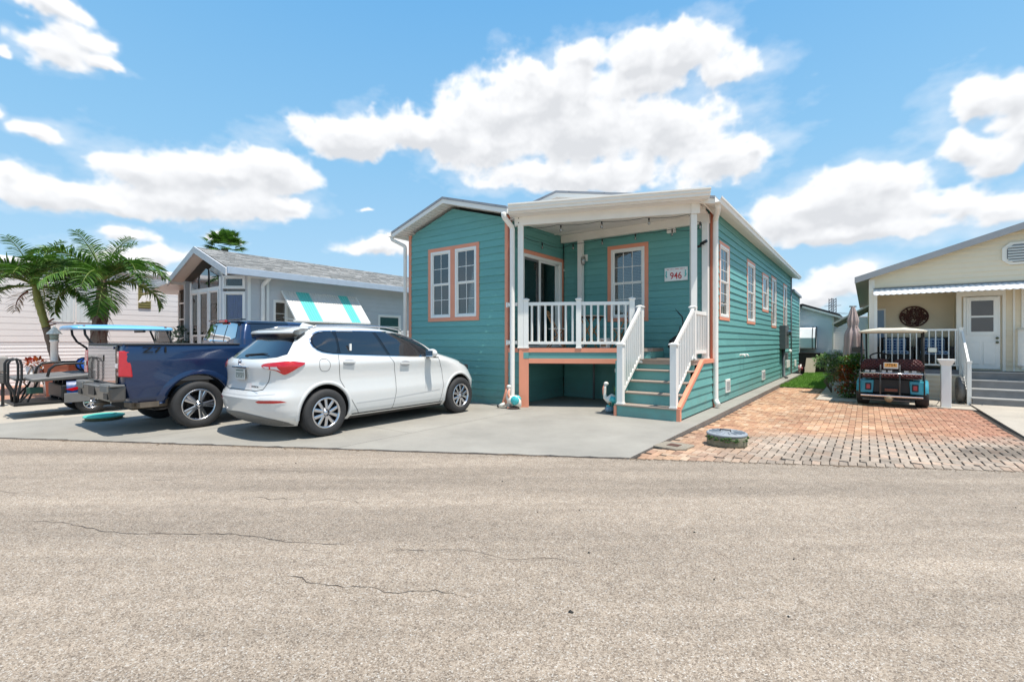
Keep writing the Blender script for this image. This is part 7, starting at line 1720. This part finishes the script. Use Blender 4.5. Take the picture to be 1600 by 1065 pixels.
# closed parasol
pa = empty('closed_parasol', (9.66, 13.6, -.09), 0, 'closed dusty pink parasol tied round its pole near the cream home', 'parasol')
MB().tube([(0, 0, 0), (0, 0, 2.56)], .022, 8).lathe([(.25, 0), (.25, .06), (.05, .09)], 20).box(-.09, .09, -.02, .02, 2.52, 2.56).build('pole', GREYM, pa)
rows = []
for i in range(25):
    t = i / 24; z = 2.52 - 1.30 * t; R0 = .035 + .13 * sin(min(1, t * 1.6) * pi * .5) * (1 - .45 * math.exp(-((t - .42) / .09) ** 2)) + .07 * max(0, t - .5)
    rows.append([(R0 * (1 + .30 * cos(8 * a + 3 * t)) * cos(a) + .06 * max(0, t - .6), R0 * (1 + .30 * cos(8 * a + 3 * t)) * sin(a), z - (.12 * (1 + cos(4 * a)) * (t > .97))) for a in [2 * pi * j / 48 for j in range(48)]])
MB().grid(rows, True, True).build('canopy', mat('mauve_canvas', (.42, .33, .31), .85, var=.08, vs=4, bump=.3, bs=12), pa)
MB().tube([(.10 * cos(t * pi / 8), .10 * sin(t * pi / 8), 2.52 - 1.30 * .42) for t in range(16)], .012, 5, closed=True).build('tie', MATS['mauve_canvas'], pa)
# white square post by the walkway and its cord
wp = empty('white_post', tuple(WP(8.10, 6.42, -.09)), -TH, 'white square post with stepped cap beside the golf cart', 'post')
MB().box(-.09, .09, -.09, .09, 0, 1.02).build('post_body', WHITE, wp, bevel=.006); MB().hexa([(-.09, -.09, .98), (.09, -.09, .98), (.09, .09, .98), (-.09, .09, .98), (-.15, -.15, 1.10), (.15, -.15, 1.10), (.15, .15, 1.10), (-.15, .15, 1.10)]).box(-.155, .155, -.155, .155, 1.10, 1.135).build('post_cap', WHITE, wp, bevel=.004)
cd = empty('extension_cord', tuple(WP(8.0, 6.6, -.07)), -TH, 'thin grey cord running from the white post to the cream home', 'cord')
MB().tube([(-.55, .6, .0), (-.5, .3, 0), (-.3, .12, 0), (-.05, .02, .0), (.0, -.08, .12)], .008, 5).tube([(.1, .0, .0), (.4, .25, 0), (.75, .32, 0), (.9, .7, .03)], .008, 5).build('cable', GREYM, cd)
hr = empty('hose_reel', tuple(WP(8.50, 7.6, -.08)), -TH, 'grey coiled hose holder tucked beside the cream porch steps', 'hose reel')
MB().lathe([(.30, -.08), (.33, -.02), (.30, .05), (.12, .07), (.1, -.1)], 24, (0, 0, .34), 'X').build('reel', GREYP, hr)
# porch chairs with blue cushions
BLUC = None
def cushion_mat():
    m = bpy.data.materials.new('blue_lattice_cushion'); m.use_nodes = True; nt = m.node_tree; b = nt.nodes['Principled BSDF']; L = nt.links.new
    tc = nt.nodes.new('ShaderNodeTexCoord'); v = nt.nodes.new('ShaderNodeTexVoronoi'); v.inputs['Scale'].default_value = 13; v.inputs['Randomness'].default_value = 0; v.feature = 'DISTANCE_TO_EDGE'; L(tc.outputs['Object'], v.inputs[0])
    r = nt.nodes.new('ShaderNodeValToRGB'); r.color_ramp.interpolation = 'CONSTANT'; r.color_ramp.elements[0].color = (.30, .42, .55, 1); r.color_ramp.elements[1].position = .13; r.color_ramp.elements[1].color = (.012, .05, .17, 1); L(v.outputs['Distance'], r.inputs[0]); L(r.outputs[0], b.inputs['Base Color']); b.inputs['Roughness'].default_value = .8; return m
BLUC = cushion_mat(); WICK = mat('dark_wicker', (.012, .012, .014), .6, var=.3, vs=40)
def porch_chair(x, label):
    c = empty('porch_chair', tuple(WP(6.68 + x, CB + .75, .70)), -TH, label, 'chair', 'wicker chairs on the cream porch')
    MB().box(-.34, .34, -.30, .28, .20, .40).box(-.36, .36, .24, .32, .2, .88).build('wicker_body', WICK, c, bevel=.02)
    for s in (-1, 1): MB().box(s * .36 - .04, s * .36 + .04, -.30, .30, .2, .62).build('arm', WICK, c, bevel=.02)
    for sx in (-1, 1):
        for sy in (-1, 1): MB().box(sx * .32 - .025, sx * .32 + .025, sy * .26 - .025, sy * .26 + .025, 0, .2).build('leg', WICK, c)
    MB().box(-.30, .30, -.28, .22, .40, .50).build('seat_cushion', BLUC, c, bevel=.03, seg=3); MB().box(-.26, .26, .10, .24, .46, .86).build('back_cushion', BLUC, c, bevel=.05, seg=3)
porch_chair(.58, 'dark wicker chair with blue lattice cushions, behind cart roof'); porch_chair(1.42, 'dark wicker chair with blue lattice cushions, nearer the white door')
tb_ = empty('side_table', tuple(WP(6.68 + 1.0, CB + .7, .70)), -TH, 'small dark table between the two wicker porch chairs', 'table'); MB().box(-.12, .12, -.2, .2, .46, .5).build('table_top', WICK, tb_)
for s in (-1, 1): MB().box(s * .09 - .015, s * .09 + .015, -.18, .18, 0, .46).build('leg', WICK, tb_)
cw_ = MB().box(.18, .34, 1.19, 1.22, 1.2, 2.4).build('porch_window', mat('blue_pane', (.20, .30, .45), .1), CH); MB().box(.14, .38, 1.20, 1.235, 1.15, 2.45).build('window_frame', WHITE, cw_)
# ================================================================== ON THE TEAL PORCH
DZ = 1.312
def house_pt(a, b_, z): return tuple(WP(a, b_, z))
bt_ = empty('bistro_table', house_pt(1.42, 1.30, DZ), -TH, 'small round folding bistro table with orange wood legs on porch', 'table')
MB().lathe([(.30, .72), (.31, .73), (.31, .745), (.0, .75)], 28).build('table_top', mat('pale_table_top', (.62, .50, .40), .5), bt_)
MB().lathe([(.30, .69), (.30, .72)], 28).build('table_apron', BLACK, bt_)
for s in (-1, 1):
    for k in (-1, 1): MB().bar((k * .24, s * .17, 0), (-k * .18, s * .17, .70), .03, .022).build('leg', WOODO, bt_)
def bistro_chair(a, b_, rot, label):
    c = empty('bistro_chair', house_pt(a, b_, DZ), -TH + rot, label, 'chair', 'folding bistro chairs on the porch')
    MB().lathe([(.19, .43), (.205, .44), (.205, .455), (0, .46)], 20).build('seat', WHITE, c, bevel=.0)
    for s in (-1, 1):
        MB().bar((-.18, s * .18, 0), (.24, s * .18, .86), .028, .022).build('leg', WOODO, c); MB().bar((.22, s * .15, 0), (-.14, s * .15, .44), .028, .022).build('leg', WOODO, c)
    for z in (.66, .74, .82): MB().box(.14 + (z - .66) * .5, .155 + (z - .66) * .5, -.17, .17, z, z + .05).build('back_slat', WOODO, c)
    MB().box(-.10, -.08, -.15, .15, .12, .15).build('stretcher', WOODO, c)
    return c
bistro_chair(.72, .95, pi + .35, 'folding bistro chair left of the porch table, by the sliding door'); c = bistro_chair(2.02, 1.65, .15, 'folding bistro chair right of the porch table, below the window')
cl_ = empty('folded_blanket', house_pt(2.28, 1.65, DZ + .62), -TH, 'pale folded blanket over the back of the right bistro chair', 'blanket')
MB().box(-.03, .06, -.17, .17, -.05, .33).build('cloth', mat('lilac_cloth', (.52, .50, .55), .85, var=.1, bump=.3, bs=20), cl_, bevel=.03, seg=3)
sb = empty('lantern_box', house_pt(1.85, 1.15, DZ), -TH, 'small square wooden box lantern standing on the porch floor', 'lantern')
MB().box(-.09, .09, -.08, .08, 0, .22).build('box_frame', WHITE2, sb, bevel=.008); MB().box(-.06, .06, -.087, -.08, .03, .18).build('box_panel', mat('box_wood', (.35, .24, .15), .6), sb)
hn = empty('heron_ornament', house_pt(3.12, 2.05, 1.09), -TH, 'black metal ornament with thin curved neck at top of steps', 'ornament')
MB().tube([(-.10, 0, .22), (-.03, 0, .34), (.06, 0, .44), (.12, 0, .52), (.17, 0, .64), (.19, 0, .80), (.17, 0, .92), (.10, 0, 1.0), (.02, 0, 1.10)], [.06, .10, .075, .03, .016, .013, .014, .014, .004], 10).build('body', BLACK, hn)
for y in (-.03, .03): MB().tube([(.0, y, .3), (.0, y, .15), (.03, y, 0)], .008, 6).build('leg', BLACK, hn)
MB().tube([(.07, 0, .50), (.11, -.02, .60), (.13, 0, .72)], .010, 6).build('plume', BLACK, hn)
# pelicans
PWHITE = mat('ceramic_white', (.78, .74, .66), .35, var=.06, vs=12, coat=.4); PCOR = mat('ceramic_coral', (.72, .30, .19), .35, var=.1, vs=15, coat=.4); PTUR = mat('ceramic_turquoise', (.05, .50, .52), .3, var=.45, vs=30, coat=.5)
pe = empty('pelican_statue', tuple(WP(.36, -.40, 0)), -TH + .35, 'ceramic pelican with coral neck resting by the porch downspout', 'statue')
MB().tube([(.22, 0, .05), (.17, 0, .12), (.08, 0, .19), (-.02, 0, .20), (-.06, 0, .25), (-.06, 0, .32), (-.04, 0, .40), (-.03, 0, .45)], [.03, .09, .115, .10, .055, .038, .034, .03], 16).build('body', PWHITE, pe)
MB().ell((-.04, 0, .475), (.052, .042, .045), 14, 10).build('head', PWHITE, pe)
MB().tube([(-.07, 0, .455), (-.10, -.005, .36), (-.135, -.01, .25), (-.17, -.01, .15), (-.20, -.01, .09)], [.020, .034, .032, .022, .010], 10).build('bill', PCOR, pe)
MB().tube([(-.02, -.045, .42), (-.04, -.055, .30), (.0, -.07, .22)], [.018, .03, .02], 8).build('neck_marking', PCOR, pe)
for s in (-1, 1):
    MB().ell((.115, s * .085, .19), (.10, .045, .10), 14, 8).build('wing', PTUR, pe); MB().ell((-.055, s * .038, .48), (.010, .006, .010), 8, 6).build('eye', PTUR, pe)
    MB().ell((-.01 + .05 * (s > 0), s * .06, .025), (.07, .035, .022), 10, 6).build('foot', PCOR, pe)
MB().lathe([(.14, 0), (.13, .03), (.05, .05)], 18, (.06, 0, 0)).build('base', mat('rock_dark', (.05, .03, .025), .8), pe)
MB().tube([(-.26, -.02, .05), (-.20, -.02, .07), (-.13, -.02, .11)], [.035, .045, .03], 8).build('fish', PWHITE, pe); MB().ell((-.28, -.02, .05), (.03, .04, .035), 10, 6).build('fish_tail', BLACK, pe)
pf = empty('pelican_statue', tuple(WP(2.36, .30, 0)), -TH + .5, 'upright pelican statue with turquoise wings beside the porch steps', 'statue')
MB().tube([(.17, 0, .22), (.12, 0, .28), (.04, 0, .30), (-.04, 0, .27), (-.09, 0, .31), (-.10, 0, .40), (-.095, 0, .50), (-.08, 0, .57)], [.03, .075, .095, .075, .042, .032, .030, .030], 16).build('body', PWHITE, pf)
MB().ell((-.07, 0, .595), (.05, .04, .042), 14, 10).build('head', PWHITE, pf); MB().tube([(-.10, 0, .585), (-.125, 0, .50), (-.125, 0, .40), (-.11, 0, .33)], [.016, .024, .020, .008], 10).build('bill', PCOR, pf)
for s in (-1, 1):
    MB().tube([(.18, s * .05, .20), (.10, s * .085, .27), (.0, s * .08, .31)], [.03, .065, .055], 12).build('wing', PTUR, pf)
    MB().tube([(.0, s * .035, .22), (-.02, s * .035, .12)], .012, 6).build('leg', mat('yellow_leg', (.55, .30, .10), .5), pf)
MB().ell((0, 0, .075), (.10, .10, .075), 16, 10).build('base', mat('silver_blue_ball', (.20, .30, .36), .3, var=.5, vs=25, coat=.5), pf)
MB().ell((-.02, 0, .145), (.05, .07, .025), 10, 6).build('feet', PTUR, pf)
pt_ = empty('turquoise_planter', tuple(WP(2.36, .72, 0)), -TH, 'turquoise pot with spiky green plant under the stair rail', 'planter')
MB().lathe([(.12, 0), (.17, .26), (.185, .27), (.185, .30), (.16, .30), (.15, .2)], 20).build('pot', mat('turquoise_pot', (.04, .30, .28), .4), pt_)
lf = MB(); r_ = random.Random(31)
for i in range(46):
    a = r_.uniform(0, 2 * pi); e = r_.uniform(.25, 1.3); d = Vector((cos(a) * cos(e), sin(a) * cos(e), sin(e))); l = r_.uniform(.22, .38); x = d.cross(Vector((0, 0, 1))).normalized() * .011
    b0 = Vector((0, 0, .28)); lf.add([b0 - x, b0 + x, b0 + d * l * .5 + x, b0 + d * l * .5 - x, b0 + d * l + Vector((0, 0, -.05))], [(0, 1, 2, 3), (3, 2, 4)])
lf.build('foliage', GRN, pt_)
ds = empty('disc_ornament', tuple(WP(2.42, .55, 0)), -TH, 'round pale shell disc on a thin stake above spiky plant', 'ornament')
MB().tube([(0, 0, 0), (0, 0, .80)], .006, 6).build('stake', BLACK, ds); MB().lathe([(0, -.012), (.06, -.010), (.066, 0), (.06, .010), (0, .012)], 20, (0, 0, .85), 'Y').build('disc', mat('pale_shell', (.50, .47, .43), .5, var=.2, vs=30), ds)
